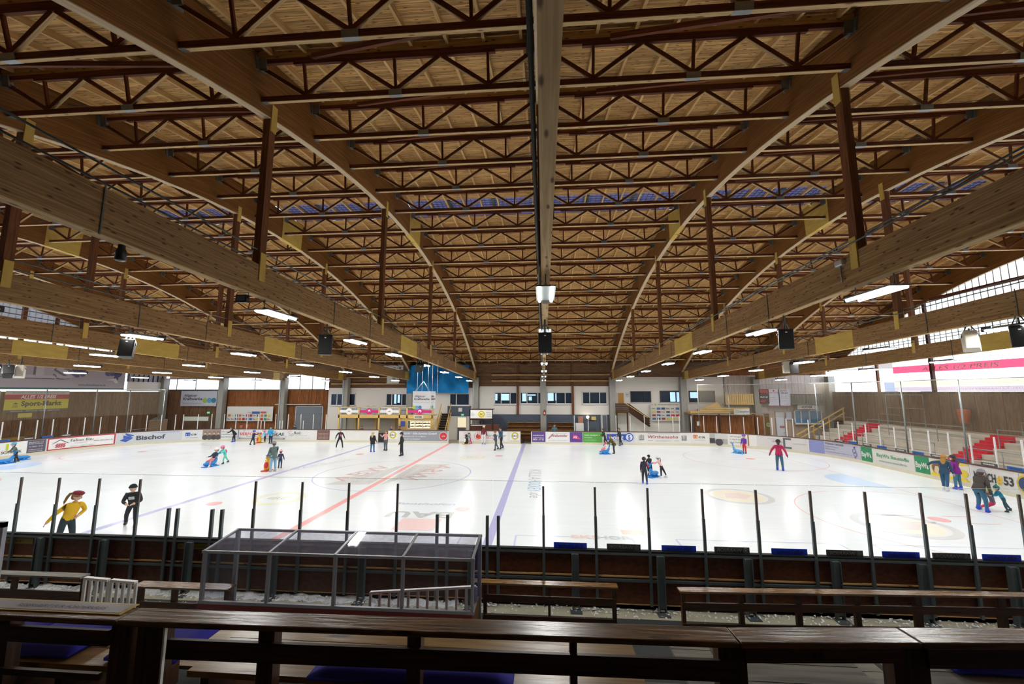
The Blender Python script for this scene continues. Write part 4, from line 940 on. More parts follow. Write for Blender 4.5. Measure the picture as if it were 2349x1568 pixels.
banner_far('sponsor_board', 1494, 924, 1560, 965, YW-.3, (206, 202, 192), 'tall white board of sponsor logos right of the wooden stair', 'board', sponsors2)
banner_far('banner', 880, 838, 925, 848, 39.5, (206, 208, 206), 'small white banner tucked above the beams left of the blue cloth', 'banner', lambda T, R, D, P: T('- 11 VM', .4, .2, .5, K, .5)); hang_last(1.6)
banner_far('banner', 887, 862, 915, 879, 40.5, (206, 208, 204), 'small white banner hanging below the beam left of the blue cloth', 'banner', lambda T, R, D, P: T('NIX', .45, .6, .22, K, .3)); hang_last(1.0)
banner_far('fire_notice', 1435, 899, 1443, 911, YW-.1, (210, 210, 206), 'small paper notice beside the yellow door', 'notice', lambda T, R, D, P: (T('ERC', .1, .4, .3, K, .8), T('www', .1, .1, .12, BLU, .8)))
# roller door, doors
def door(px0, py0, px1, py1, rgb, n, mat=None, Y=YW-.12, handle=True, label=None):
    a = atY(px0, py0, Y); b = atY(px1, py1, Y); e = empty('door_%d' % n, (a.x, Y, -.1), kind='structure'); w = b.x-a.x; h = a.z+.1
    mb = MB(); mb.box(0, w, 0, .05, 0, h); mb.build('door_leaf', mat or paint(rgb, .5), e); mb = MB()
    for q in ((-.06, 0), (w, w+.06)): mb.box(q[0], q[1], -.03, .06, 0, h+.06)
    mb.box(-.06, w+.06, -.03, .06, h, h+.06); mb.build('door_frame', M['alu'], e)
    if handle: mb = MB(); mb.box(w-.14, w-.04, -.06, -.03, .95, .99); mb.build('door_handle', M['steel'], e)
    return e
e = door(680, 932, 737, 990, (110, 116, 124), 1, handle=False)
w = pxX(737, YW)-pxX(680, YW)
for i in range(14): mb = MB(); mb.box(0, w, -.03, -.005, i*.24, i*.24+.22); mb.build('slat', paint((112, 118, 126), .45), e)
mb = MB(); mb.box(pxX(637, YW), pxX(741, YW), YW-.5, YW-.1, pyZ(929, YW), pyZ(927.5, YW)); e = mb.build('metal_canopy', M['alu']); tag(e, 'thin grey metal canopy over the roller door', 'canopy')
e = door(1379, 952, 1392, 985, (96, 100, 110), 2); e = door(1050, 957, 1069, 990, (236, 228, 204), 3, emit('lit_doorway', (226, 214, 180), .7))
mb = MB(); w = pxX(1069, YW)-pxX(1050, YW); mb.box(0, w, -.02, -.005, 0, 1.25); mb.build('lower_panel', paint((90, 92, 98)), e)
e = door(1752, 948, 1767, 990, (120, 88, 40), 4); mb = MB(); F = plane((.35, -.02, 1.7), (1, 0, 0), (0, 0, 1)); put_disc(mb, F, 0, 0, .2, 0); put_disc(mb, lambda u, v: (F(u, v)-Vector((0, .004, 0))), 0, 0, .12, 1); mb.build('round_badge', [paint((190, 180, 60)), paint((90, 130, 170))], e)
e = door(1779, 945, 1801, 990, (214, 216, 222), 5); mb = MB(); mb.box(.3, .75, -.02, -.005, 1.4, 1.6); mb.build('notice', paint((170, 120, 120)), e)
e = door(1417, 901, 1431, 925, (176, 128, 50), 6, Y=YW-.08); 
for o in (e,):
    for c in o.children: c.location.z += pyZ(925, YW)+.1
    z1 = pyZ(901, YW)
    for c in list(o.children):
        c.scale.z = (z1-pyZ(925, YW))/(z1+.1)
# extinguisher etc.
def extinguisher(x, y, z, label):
    e = empty('fire_extinguisher', (x, y, z), label, 'extinguisher'); mb = MB(); mb.tube([(0, 0, 0), (0, 0, .42), (0, 0, .5)], [.09, .09, .03], 12); mb.build('cylinder', paint((176, 36, 40), .3), e)
    mb = MB(); mb.box(-.03, .03, -.03, .03, .5, .56); mb.tube([(.03, 0, .53), (.12, 0, .45), (.1, 0, .2)], .012, 6); mb.build('hose', M['black'], e); mb = MB(); mb.box(-.05, .05, -.1, -.088, .12, .3); mb.build('sticker', paint((220, 220, 216)), e)
p = atY(1249, 952, 41.2); extinguisher(p.x, 41.18, p.z, 'red fire extinguisher on the centre concrete column')
p = atY(1742, 966, 41.2); extinguisher(p.x, 41.3, p.z, 'red fire extinguisher left of the badge door')
e = empty('wall_lamp', tuple(atY(1348, 956, 41.6)), 'round glowing lamp on the white wall right of the benches', 'lamp'); mb = MB(); mb.ell((0, 0, 0), .14, 12, 8); mb.build('globe', emit('lit_globe', (255, 244, 214), 14), e); mb = MB(); mb.box(-.04, .04, .1, .45, -.05, .05); mb.build('bracket', M['white'], e)
for px in (1887, 1719): pass
def exitsign(px, py, Y, label, X_=None):
    p = atY(px, py, Y) if X_ is None else atX(px, py, X_); e = empty('exit_sign', tuple(p), label, 'sign'); mb = MB(); mb.box(-.14, .14, -.03, .03, -.09, .09)
    mb.build('sign_box', emit('green_sign', (90, 190, 150), .8), e); deco(e, plane((-.14, -.035, -.09), (1, 0, 0), (0, 0, 1), (0, -1, 0)), .28, .18, lambda T, R, D, P: (P([(.15, .2), (.3, .7), (.45, .7), (.4, .2)], WH), R(.6, .85, .15, .85, WH)), 'pictogram')
exitsign(478, 946, YW-.3, 'small green exit sign on the left boarding'); exitsign(1061, 951, YW-.3, 'small green exit sign above the lit doorway')
e = empty('wall_clock', tuple(atY(1056, 939.5, YW-.1)), 'square white clock on the blue-grey panel', 'clock'); mb = MB(); mb.box(-.2, .2, -.04, 0, -.2, .2); mb.build('case', M['whitepost'], e); deco(e, plane((-.2, -.045, -.2), (1, 0, 0), (0, 0, 1), (0, -1, 0)), .4, .4, lambda T, R, D, P: (D(.5, .5, .42, (120, 124, 130), .38), P([(.48, .5), (.52, .5), (.52, .85), (.48, .85)], K), P([(.5, .48), (.75, .48), (.75, .52), (.5, .52)], K)), 'dial')
# ---- balcony with kiosk
YB = 39.6; bx0, bx1 = pxX(777, YB), pxX(993, YB); zb1 = pyZ(955, YB); ztop = pyZ(934, YB)
e = empty('kiosk_balcony', (bx0, YB, -.1), 'two storey new timber balcony with a lit kiosk under its right end', 'balcony'); zo = .1
for px in (778, 824, 870, 917, 934, 992):
    x = pxX(px, YB)-bx0; mb = MB(); mb.box(x-.07, x+.07, 0, .14, 0, ztop+zo, along=2); mb.build('post', M['newwood'], e)
for px in (800, 848, 893):
    x = pxX(px, YB)-bx0; mb = MB(); mb.box(x-.07, x+.07, 1.6, 1.74, 0, zb1+zo, along=2); mb.build('rear_post', M['newwood'], e)
mb = MB(); mb.box(0, bx1-bx0, 0, .1, zb1+zo-.22, zb1+zo, along=0); mb.build('floor_beam', M['newwood'], e)
mb = MB(); mb.box(0, bx1-bx0, 0, 1.9, zb1+zo, zb1+zo+.05, along=0); mb.build('floor', M['newwood'], e)
for z_ in (ztop+zo, zb1+zo+.12): mb = MB(); mb.box(0, bx1-bx0, 0, .1, z_-.06, z_, along=0); mb.build('rail', M['newwood'], e)
xs = [pxX(p, YB)-bx0 for p in (778, 824, 870, 917, 934, 992)]
for i, (a, b2) in enumerate(zip(xs, xs[1:])):
    mb = MB(); mb.box(a+.08, b2-.08, .04, .05, zb1+zo+.12, ztop+zo-.06); mb.build('glass_pane', M['winglass'], e)
    if i != 3:
        pink = i in (1, 4); w = b2-a-.16; hh = .26
        F = plane((a+.08, .03, zb1+zo+.3), (1, 0, 0), (0, 0, 1), (0, -1, 0))
        def dd(T, R, D, P):
            R(0, 1, 0, 1, (206, 30, 120) if pink else (226, 226, 222)); D(.5, .5, 1.25, (206, 30, 120) if pink else (232, 232, 230)); 
            if pink: P([(.44, .2), (.44, 1.0), (.5, 1.2), (.56, 1.1), (.57, .2), (.54, .2), (.53, .6), (.47, .6), (.46, .2)], WH)
            else: T('LAMO', .43, .3, .45, (190, 40, 50), .14, .03)
        deco(e, F, w, hh, dd, 'advert_strip')
kx0 = pxX(917, YB)-bx0; kx1 = bx1-bx0
mb = MB(); 
for q in ((kx0, pxX(935, YB)-bx0), (pxX(988, YB)-bx0, kx1)): mb.box(q[0], q[1], .1, .2, 0, zb1+zo-.2, along=2)
wx0, wx1 = pxX(935, YB)-bx0, pxX(988, YB)-bx0; wz0, wz1 = pyZ(984, YB)+zo, pyZ(965, YB)+zo
mb.box(wx0, wx1, .1, .2, 0, wz0, along=0); mb.box(wx0, wx1, .1, .2, wz1, zb1+zo-.2, along=0); mb.build('kiosk_front', M['newwood'], e)
for i in range(3):
    a = wx0+(wx1-wx0)*i/3; b2 = wx0+(wx1-wx0)*(i+1)/3; mb = MB(); mb.box(a+.04, b2-.04, .14, .15, wz0+.04, wz1-.04); mb.build('pane', M['winglass'], e)
mb = MB()
for f in (0, 1/3, 2/3, 1): mb.box(wx0+(wx1-wx0)*f-.03, wx0+(wx1-wx0)*f+.03, .08, .2, wz0, wz1)
mb.box(wx0, wx1, .08, .2, wz1-.05, wz1); mb.box(wx0, wx1, .02, .2, wz0-.03, wz0+.02); mb.build('window_frame', WF, e)
mb = MB(); mb.box(wx0, wx1, .95, 1.0, wz0-.2, wz1+.2); mb.build('back_shelf', emit('lit_kiosk_wall', (246, 226, 182), 1.3), e)
rnd = random.Random(3); mb = MB(); cl = [paint(c) for c in ((190, 60, 50), (226, 180, 60), (90, 120, 160), (240, 236, 224), (120, 90, 60), (60, 110, 70))]
for j in range(3):
    for i in range(22): x_ = wx0+.06+i*(wx1-wx0-.12)/22; mb.box(x_, x_+.07, .86, .94, wz0+.08+j*.27, wz0+.08+j*.27+.07+.1*rnd.random(), mi=rnd.randrange(6))
o = mb.build('shelf_goods', cl, e); o['kind'] = 'stuff'
sx0, sx1 = pxX(950, YB)-bx0, pxX(972, YB)-bx0
mb = MB(); mb.box(sx0, sx1, -.03, 0, pyZ(961, YB)+zo, pyZ(954, YB)+zo); o = mb.build('kiosk_sign', paint((226, 222, 212)), e)
deco(o, plane((sx0, -.035, pyZ(961, YB)+zo), (1, 0, 0), (0, 0, 1), (0, -1, 0)), sx1-sx0, .3, lambda T, R, D, P: T('KIOSK', .1, .2, .6, K, .8, .04))
mb = MB(); mb.box(0, kx0, 1.85, 1.9, 0, zb1+zo-.1); mb.build('rear_wall', paint((176, 172, 164)), e)
for i, px in enumerate((811, 841, 855, 882, 896, 925, 953, 967)):
    p = atY(px, 946, YB+.9); q = empty('bistro_chair', (p.x, YB+.9, zb1+.06), 'grey wire chair on the balcony, %s from its left end' % ('first', 'second', 'third', 'fourth', 'fifth', 'sixth', 'seventh', 'last')[i], 'chair', 'chairs on the kiosk balcony')
    mb = MB(); mb.box(-.22, .22, -.22, .22, .43, .46); mb.build('seat', M['darksteel'], q); mb = MB(); mb.tube([(-.2, .2, .45), (-.21, .24, .8), (0, .26, .9), (.21, .24, .8), (.2, .2, .45)], .015, 5); mb.tube([(0, .2, .45), (0, .25, .88)], .012, 5); mb.build('backrest', M['steel'], q)
    for sx in (-.19, .19):
        for sy in (-.19, .19): mb = MB(); mb.tube([(sx, sy, 0), (sx*.9, sy*.9, .44)], .014, 5); mb.build('leg', M['steel'], q)
# stairs beside the kiosk
e = empty('wooden_stair', (pxX(1003, 40), 39.3, -.1), 'dark wooden stair with timber handrails right of the kiosk', 'stairs'); w = pxX(1024, 40)-pxX(1003, 40); n = 12; rise = (pyZ(950, 41)+.1)/n
for i in range(n): mb = MB(); mb.box(0, w, i*.22, i*.22+.26, i*rise+rise-.04, i*rise+rise, along=0); mb.build('tread', M['benchside'], e); mb = MB(); mb.box(0, w, i*.22+.24, i*.22+.26, i*rise, i*rise+rise-.04); mb.build('riser', M['black'], e)
for x in (-.08, w+.02): mb = MB(); mb.bar((x+.03, 0, .1), (x+.03, n*.22, n*rise+.1), .06, .25); mb.bar((x+.03, 0, 1.0), (x+.03, n*.22, n*rise+1.0), .06, .08); mb.bar((x+.03, 0, 0), (x+.03, 0, 1.0), .08, .08); mb.bar((x+.03, n*.11, n*rise/2), (x+.03, n*.11, n*rise/2+1.0), .06, .06); mb.build('handrail', M['newwood'], e)
# club banner + booth
ercb = lambda T, R, D, P: (D(.51, .5, .42, (222, 200, 30)), D(.51, .5, .33, K), D(.51, .5, .29, (232, 224, 120)), T('ERC', .45, .38, .25, K, .12, .03), T('Auf den', .03, .6, .09, K, .1, 0, .2), T('Nachwuchs', .03, .45, .09, K, .16, 0, .2), T('setzen e.V.', .03, .28, .09, K, .14, 0, .2), T('Sporta tut', .72, .68, .1, K, .22, 0, .2), T('uns allen', .76, .46, .1, K, .18, 0, .2), T('sooo gut!', .74, .24, .1, K, .2, 0, .2))
banner_far('banner', 1079, 940, 1129, 959, 39.68, (228, 228, 224), 'white banner with round yellow club badge above the timber booth', 'banner', ercb)
e = empty('timber_booth', (pxX(1077, 39.7), 39.75, -.1), 'brown timber booth with balcony front right of the lit doorway', 'booth'); w = pxX(1143, 40.3)-pxX(1077, 40.3); z_ = pyZ(938, 40.3)+.1
mb = MB(); mb.box(0, w*.8, 0, 1.4, z_-.05, z_, along=0); mb.build('deck', M['benchside'], e); mb = MB(); mb.box(0, w*.8, 0, .06, z_-1.05, z_-.05, along=0); mb.build('front_board', M['benchside'], e)
mb = MB(); mb.box(.1, w, .1, .2, 0, 1.75, along=0); mb.build('lower_front', paint((96, 50, 34)), e); mb = MB(); mb.box(.15, w*.55, -.12, .1, 1.62, 1.68); mb.box(.15, w*.55, -.12, .1, .32, .4); mb.build('ledge', M['whitepost'], e)
for x in (0, w*.4, w*.8-.1): mb = MB(); mb.box(x, x+.1, 0, .1, 0, z_+.0, along=2); mb.build('post', M['benchside'], e)
# benches in the middle (tiered)
for j, (x0, x1) in enumerate(((1163, 1238), (1257, 1316))):
    e = empty('spectator_bench', (pxX(x0, 40.2), 39.6, -.1), 'brown tiered plank benches %s of the centre column' % ('left', 'right')[j], 'bench'); w = pxX(x1, 40.2)-pxX(x0, 40.2)
    for r in range(4):
        mb = MB(); mb.box(0, w, r*.5, r*.5+.32, .85+r*.32, .9+r*.32, along=0); mb.build('seat_plank', M['seat'], e); mb = MB(); mb.box(0, w, r*.5+.3, r*.5+.34, .3+r*.3, .86+r*.32, along=0); mb.build('riser_board', M['post'], e)
    for x in (.1, w/2, w-.1): mb = MB(); mb.box(x-.05, x+.05, .1, 1.8, 0, .85, along=1); mb.build('support', M['benchside'], e)
e = empty('white_cabinet', (pxX(1320, 40.2), 40.2, -.1), 'low white cabinet at the right end of the centre benches', 'cabinet'); w = pxX(1338, 40.2)-pxX(1320, 40.2); mb = MB(); mb.box(0, w, 0, .6, 0, pyZ(970, 40.2)+.1); mb.build('body', M['white'], e); mb = MB(); mb.box(.04, w-.04, -.02, 0, .1, 1.7); mb.build('door', M['whitepost'], e)
e = empty('notice_board', tuple(atY(1326, 970, YW-.3)), 'small brown notice board above the white cabinet', 'board'); mb = MB(); mb.box(0, .5, 0, .05, 0, .68); mb.build('board', paint((176, 120, 96)), e)
for px, c in ((1346, (60, 56, 50)), (1357, (196, 176, 110))): e = empty('poster', tuple(atY(px, 963, YW-.2)), 'small %s poster beside the round lamp' % ('dark' if c[0] < 100 else 'yellow'), 'poster'); mb = MB(); mb.box(0, .45, 0, .02, 0, .35); mb.build('paper', paint(c), e)
# picnic umbrella base like shape behind glass
e = empty('covered_table', (pxX(1356, 40.6), 40.6, -.1), 'table under a dark cover beside the blue-grey door', 'table'); mb = MB(); mb.tube([(0, 0, 0), (0, 0, 1.0), (0, 0, 1.3)], [.75, .6, .35], 8); mb.build('cover', paint((60, 66, 74)), e)
# wooden landing and stair right (1415..1485)
e = empty('wooden_landing', (pxX(1412, 41), 41.0, -.1), 'brown boarded landing with sloping stair rail right of the second column', 'stairs'); w1 = pxX(1441, 41)-pxX(1412, 41); zt = pyZ(924, 41)+.1; zb = pyZ(946, 41)+.1
n = 5
for i in range(n): mb = MB(); mb.box(0, w1, 0, .04, zb+(zt-zb)*i/n+.01, zb+(zt-zb)*(i+1)/n-.01, along=0); mb.build('plank', M['benchside'], e)
x2 = pxX(1489, 41)-pxX(1412, 41); z2 = pyZ(958, 41)+.1
for off in (0, .22, .44, .66): mb = MB(); mb.bar((w1, .02, zt-.1-off), (x2, .02, z2-.1-off), .05, .2); mb.build('plank', M['benchside'], e)
mb = MB(); mb.bar((w1-.3, -.05, zt+.02), (x2-.2, -.05, z2+.08), .05, .06); mb.build('handrail', M['newwood'], e); mb = MB(); mb.box(0, w1, 0, .8, zb-.1, zb); mb.build('landing', M['seat'], e)
for x in (.1, w1-.1): mb = MB(); mb.box(x-.06, x+.06, 0, .12, 0, zb, along=2); mb.build('post', M['benchside'], e)
for px in (1468, 1485, 1508, 1524): pass
# canopy with plywood sheets (1580..1735)
e = empty('timber_canopy', (pxX(1580, 39.9), 39.9, -.1), 'flat timber canopy stacked with pale boards in front of the orange shed', 'canopy'); w = pxX(1735, 39.9)-pxX(1580, 39.9); zc = pyZ(945, 39.9)+.1
mb = MB(); mb.box(0, w, 0, 1.6, zc-.1, zc, along=0); mb.build('roof_board', M['seat'], e)
for px in (1583, 1650, 1732): x = pxX(px, 39.9)-pxX(1580, 39.9); mb = MB(); mb.box(x-.06, x+.06, .1, .22, 0, zc-.1, along=2); mb.build('post', M['benchside'], e)
for i, (a, b2, z_, r) in enumerate(((1585, 1700, 0, 0), (1608, 1712, .16, .02), (1626, 1724, .32, 0))):
    x0_, x1_ = pxX(a, 39.9), pxX(b2, 39.9); mb = MB(); mb.box(x0_, x1_, 40.1+.1*i, 41.0, zc-.1+z_, zc-.1+z_+.14, along=0); o = mb.build('stacked_boards', M['newwood']); tag(o, ('bottom', 'middle', 'top')[i]+' layer of pale boards stored on the timber canopy', 'boards')
mb = MB(); a = atY(1598, 933, 40.6); mb.add([tuple(atY(1606, 938, 40.6)), tuple(atY(1645, 921, 40.6)), tuple(atY(1658, 938, 40.6))]+[tuple(atY(px, py, 40.6)+Vector((0, .1, 0))) for px, py in ((1606, 938), (1645, 921), (1658, 938))], [(0, 1, 2), (3, 5, 4), (0, 3, 4, 1), (1, 4, 5, 2), (0, 2, 5, 3)]); o = mb.build('gable_board', M['newwood']); tag(o, 'triangular pale gable board standing on the timber canopy', 'boards')
banner_far('banner', 1684, 937, 1719, 950, 39.8, (206, 208, 208), 'small white plate with round badge on the edge of the timber canopy', 'sign', lambda T, R, D, P: (D(.2, .5, .3, (190, 180, 110), .18), T('übungsleiter', .36, .35, .3, K, .6, .01, .2)))
e = empty('info_sheet', tuple(atY(1599, 976, YW-1.6)), 'white paper sheet on the orange shed wall', 'notice'); mb = MB(); mb.box(0, .3, 0, .01, 0, .4); mb.build('paper', M['white'], e)
# wooden balcony (1665..1728, 903..925) and right balcony
for i, (p0, p1, y0, y1, nm) in enumerate(((1665, 1728, 903, 926, 'between the two right-hand columns'), (1816, 1888, 903, 926, 'above the right-hand kiosk'))):
    a = atY(p0, y1, 41.2); b2 = atY(p1, y0, 41.2); e = empty('timber_balcony', (a.x, 41.2, a.z), 'small slatted timber balcony '+nm, 'balcony'); w, h = b2.x-a.x, b2.z-a.z; mt = M['newwood'] if i == 0 else M['tread']
    for z_ in (0, h-.08): mb = MB(); mb.box(0, w, 0, .08, z_, z_+.08, along=0); mb.build('rail', mt, e)
    n = 13; 
    for q in range(n): mb = MB(); mb.box(w*q/n+.02, w*(q+1)/n-.02, .02, .05, .08, h-.08, along=2); mb.build('slat', mt, e)
    mb = MB(); mb.box(0, w, 0, .8, -.08, 0); mb.build('floor', mt, e)
pw = (('dark red poster left of the white pair', 1743, 892, 1763, 925, (70, 40, 42), lambda T, R, D, P: (R(.05, .95, .75, .95, (170, 40, 44)), R(.05, .95, .35, .6, (40, 40, 44)), T('KFZ', .1, .4, .1, WH, .8), R(.05, .6, .1, .22, (170, 40, 44)))),
      ('left white poster with red monogram', 1764, 892, 1787, 931, (206, 208, 222), lambda T, R, D, P: (D(.5, .9, .05, (170, 50, 60)), T('VERFORTH', .12, .76, .06, (190, 40, 50), .76), T('Reparatur', .12, .5, .03, (190, 80, 90), .5), T('Lackierung', .12, .4, .03, MG, .6), T('Service', .12, .3, .03, MG, .5), R(0, 1, 0, .04, (200, 90, 130)))),
      ('right white poster with red and black headline', 1788, 892, 1811, 931, (206, 208, 222), lambda T, R, D, P: (T('AUTO', .14, .86, .09, (190, 40, 50), .6, .02, .2), T('GLAS', .22, .73, .09, K, .6, .02, .2), T('Wir sorgen', .2, .55, .04, MG, .55, 0, .2), T('für Durchblick', .2, .46, .04, MG, .6, 0, .2), T('Reparatur', .2, .3, .03, (200, 110, 120), .5), R(0, 1, 0, .04, (200, 90, 130)))))
for lb, a, b2, c, d2, rgb, dr in pw: banner_far('poster', a, b2, c, d2, 41.3, rgb, lb+' on the right far wall', 'poster', dr)
banner_far('kiosk_sign', 1830, 928, 1875, 938, 41.3, (206, 206, 210), 'white kiosk sign over the right-hand service window', 'sign', lambda T, R, D, P: (T('KIOSK', .22, .22, .55, K, .56, .04), D(.1, .5, .3, (120, 120, 120), .2), D(.9, .5, .3, (120, 120, 120), .2)))
window(1820, 938.5, 1883, 968, 41.75, (.24, .55), WF, room=emit('pale_room', (120, 144, 160), .2))
e = empty('wall_flyer', tuple(atY(1804, 962, 41.9)), 'white paper notice right of the white door', 'notice'); mb = MB(); mb.box(0, .5, -.02, 0, 0, .75); mb.build('paper', paint((200, 206, 226)), e)
# shelter roof on the left stand
e = empty('lean_to_roof', (-39.5, 40, -.1), 'grey sloping lean-to roof over the hut behind the left net', 'shed'); mb = MB()
pts = [atY(x_, y_, d2) for x_, y_, d2 in ((240, 936, 40.0), (290, 936, 41.6), (385, 961, 41.4), (305, 967, 39.6))]; base = Vector((-39.5, 40, -.1))
mb.add([tuple(p-base) for p in pts]+[tuple(p-base-Vector((0, 0, .1))) for p in pts], [(0, 1, 2, 3), (7, 6, 5, 4), (0, 3, 7, 4), (2, 1, 5, 6), (3, 2, 6, 7)]); mb.build('roof_sheet', plain('grey_roof_sheet', (150, 146, 138), .6), e)
mb = MB(); q = pts[3]-base; r = pts[2]-base; mb.add([(q.x, q.y, 0), (r.x, r.y, 0), (r.x, r.y, r.z-.12), (q.x, q.y, q.z-.12)], [(0, 1, 2, 3)]); mb.build('hut_wall', paint((150, 120, 92)), e)
mb = MB(); a = atY(422, 955, 41) ; b2 = atY(477, 965, 41); mb.box(a.x, b2.x, 41, 41.06, b2.z, a.z); o = mb.build('blank_board', paint((206, 214, 204))); tag(o, 'long blank white panel left of the second left column', 'board')
# left wall banners
def leftsign(name, px0, py0, px1, py1, rgb, label, draw, X_=XL+.16):
    a = atX(px0, py1, X_); b2 = atX(px1, py0, X_); e = empty(name, (X_, a.y, a.z), label, 'banner'); w, h = b2.y-a.y, b2.z-a.z; mb = MB(); mb.box(-.02, 0, 0, w, 0, h); mb.build('sheet', paint(rgb, .7), e)
    deco(e, plane((.006, 0, 0), (0, 1, 0), (0, 0, 1), (1, 0, 0)), w, h, draw); return e
def bulls(T, R, D, P):
    T('BULLS', -.62+.62, .42, .46, (120, 112, 128), .64, .05); T('BULLS', .01, .45, .46, (196, 190, 200), .64, .04); R(0, 1, 0, .07, (30, 100, 92)); T('www.aktienbrauerei.de', .68, .16, .09, (70, 100, 110), .18, .01, .2)
    for i, (u, v, r) in enumerate(((.65, .85, .14), (.69, .75, .16), (.7, .62, .1), (.9, .8, .2), (.94, .72, .18), (.87, .7, .12), (.93, .5, .1))): D(u, v, r, ((96, 84, 128), (80, 74, 116), (110, 100, 140))[i % 3])
    P([(.86, .42), (.93, .5), (.95, .3), (.93, .28), (.91, .4)], (226, 222, 226)); P([(.62, .62), (.68, .7), (.68, .5), (.66, .48)], (110, 104, 140))
leftsign('banner', -150, 842, 290, 892, (182, 174, 184), 'wide mauve banner with big embossed letters high on the left wall', bulls)
def sport(T, R, D, P):
    R(0, 1, .82, 1, (196, 190, 180)); T('BEKLEIDUNG • HELME • BRILLEN • KINDERSCHUHE • U.V.M.', .1, .87, .07, (90, 84, 84), .82, 0); R(0, 1, .6, .82, (178, 50, 66)); T('ALLES 1/2 PREIS', .22, .64, .15, WH, .56, .03, .15)
    R(0, 1, .12, .6, (206, 196, 60)); T('Sport-Markt', .24, .3, .22, (84, 74, 62), .64, .04); T('DER', .12, .24, .09, (84, 74, 62), .08, .02); P([(.12, .38), (.16, .46), (.2, .38)], (84, 74, 62)); R(0, 1, 0, .12, (84, 82, 86)); T('SONTHOFEN • OBERSTDORF • FÜSSEN • OBERSTAUFEN', .1, .03, .06, (206, 206, 200), .76, 0)
leftsign('banner', 6, 896, 160, 947, (206, 196, 60), 'yellow and red half-price banner on the left wall behind the net', sport)
leftsign('banner', -170, 896, 3, 947, (180, 176, 170), 'grey end of another banner at the left picture edge', lambda T, R, D, P: (T('BEKLEIDUNG • HELME', .5, .87, .07, K, .45, 0), T('SPORT', .6, .3, .25, (120, 60, 60), .35)))
e = empty('yellow_notice', tuple(atX(40, 958, XL+.12)), 'small yellow notice under the half-price banner', 'notice'); mb = MB(); mb.box(-.02, 0, 0, .9, 0, .35); mb.build('paper', paint((206, 190, 90)), e)
# right wall banner sheets in the opening (lit from behind)
def rightbanner(y0, y1, z0, z1, label, tint, draw):
    e = empty('banner', (XR+.25, y1, z0), label, 'banner'); w, h = y1-y0, z1-z0
    cols = {}; mb = MB(); mb.add([(0, 0, 0), (0, -w, 0), (0, -w, h), (0, 0, h)], [(0, 1, 2, 3)]); mb.build('sheet', sheet('backlit_cloth', tint, .8), e)
    tb = []; mats = []; idx = {}; mb = MB(); F = lambda u, v, q=0.: (-.01-q, -u, v)
    def add(rgb):
        if rgb not in idx: idx[rgb] = len(mats); mats.append(sheet('backlit_print', rgb, .8) if rgb != 'opaque' else paint((246, 240, 240)))
        return idx[rgb]
    cnt = [0]
    def g():
        cnt[0] += 1; q = cnt[0]*.002; return lambda u, v: F(u, v, q)
    T = lambda s, u, v, hh, rgb, w_, bold=.02, shear=0.: put_text(mb, g(), s, u*w, v*h, hh*h, w_*w, add(rgb), bold, shear)
    R = lambda u0, u1, v0, v1, rgb: put_rect(mb, g(), u0*w, u1*w, v0*h, v1*h, add(rgb))
    draw(T, R); mb.build('print', mats, e)
def rb1(T, R):
    R(0, 1, .56, .77, (226, 80, 106)); R(0, 1, .16, .3, (250, 248, 190)); T('ALLES 1/2 PREIS', .24, .6, .12, 'opaque', .5, .01, .15); R(0, 1, 0, .13, (190, 180, 190)); T('BEKLEIDUNG • HELME • BRILLEN • KINDERSCHUHE • U.V.M.', .06, .85, .05, (120, 120, 130), .84, 0);  T('• FÜSSEN • OBERSTAUFEN', .45, .04, .05, WH, .4, 0)
rightbanner(24.3, 34.6, 4.82, 7.3, 'translucent red and white banner in the open right side, behind the first net post', (250, 236, 236), rb1)
def rb2(T, R): R(0, 1, .55, .9, (226, 90, 110)); R(0, 1, 0, .5, (226, 236, 90)); T('MARKT', .3, .62, .2, WH, .5, .03)
rightbanner(12.5, 23.9, 4.82, 7.7, 'overexposed pale banner in the open right side, right of the red one', (252, 250, 246), lambda T, R: (R(0, .12, 0, .55, (216, 230, 70)), R(0, .08, .55, .85, (150, 80, 110)), R(.1, .9, 0, .16, (244, 248, 190))))
# ================================================================== RIGHT STAND
e = empty('concrete_stand', (22.7, 6, 0), 'stepped pale concrete standing terrace behind the right end of the rink', 'stand'); NR = 7; TRD, RIS = .62, .32
for i in range(NR):
    mb = MB(); mb.box(i*TRD, 4.85, 0, 32.5, i*RIS+(-.1 if i == 0 else .0), .2+(i+1)*RIS-RIS+.12 if i == 0 else (i+1)*RIS, along=1); mb.build('terrace_step', M['stand'], e)
red = plain('red_step_paint', (204, 48, 64), .6, 0, .1, 3)
for yc in (20.0, 29.3):
    for i in range(NR):
        for hh in (0, 1):
            mb = MB(); x0_ = i*TRD-.31+.3*hh; mb.box(x0_, x0_+.36, yc-.65, yc+.65, i*RIS, i*RIS+(.16 if hh == 0 else .32)+.005); mb.build('aisle_step', red, e)
def barrier_rail(x, y0, y1, z, lab, hgt=1.05, mid=True, n=None):
    e = empty('crush_barrier', (x, y0, z), lab, 'railing'); L = y1-y0; n = n or max(1, round(L/1.8))
    mb = MB(); mb.tube([(0, 0, 0), (0, 0, hgt), (0, L, hgt), (0, L, 0)], .028, 6, smooth=False); mb.build('top_rail', M['steel'], e)
    if mid: mb = MB(); mb.tube([(0, 0, hgt*.5), (0, L, hgt*.5)], .02, 6); mb.build('mid_rail', M['steel'], e)
    for i in range(1, n): mb = MB(); mb.tube([(0, L*i/n, 0), (0, L*i/n, hgt)], .022, 6); mb.build('upright', M['steel'], e)
k_ = 0
for y0, y1 in ((9.5, 18.6), (20.9, 28.0), (29.9, 33.8)) :
    pass
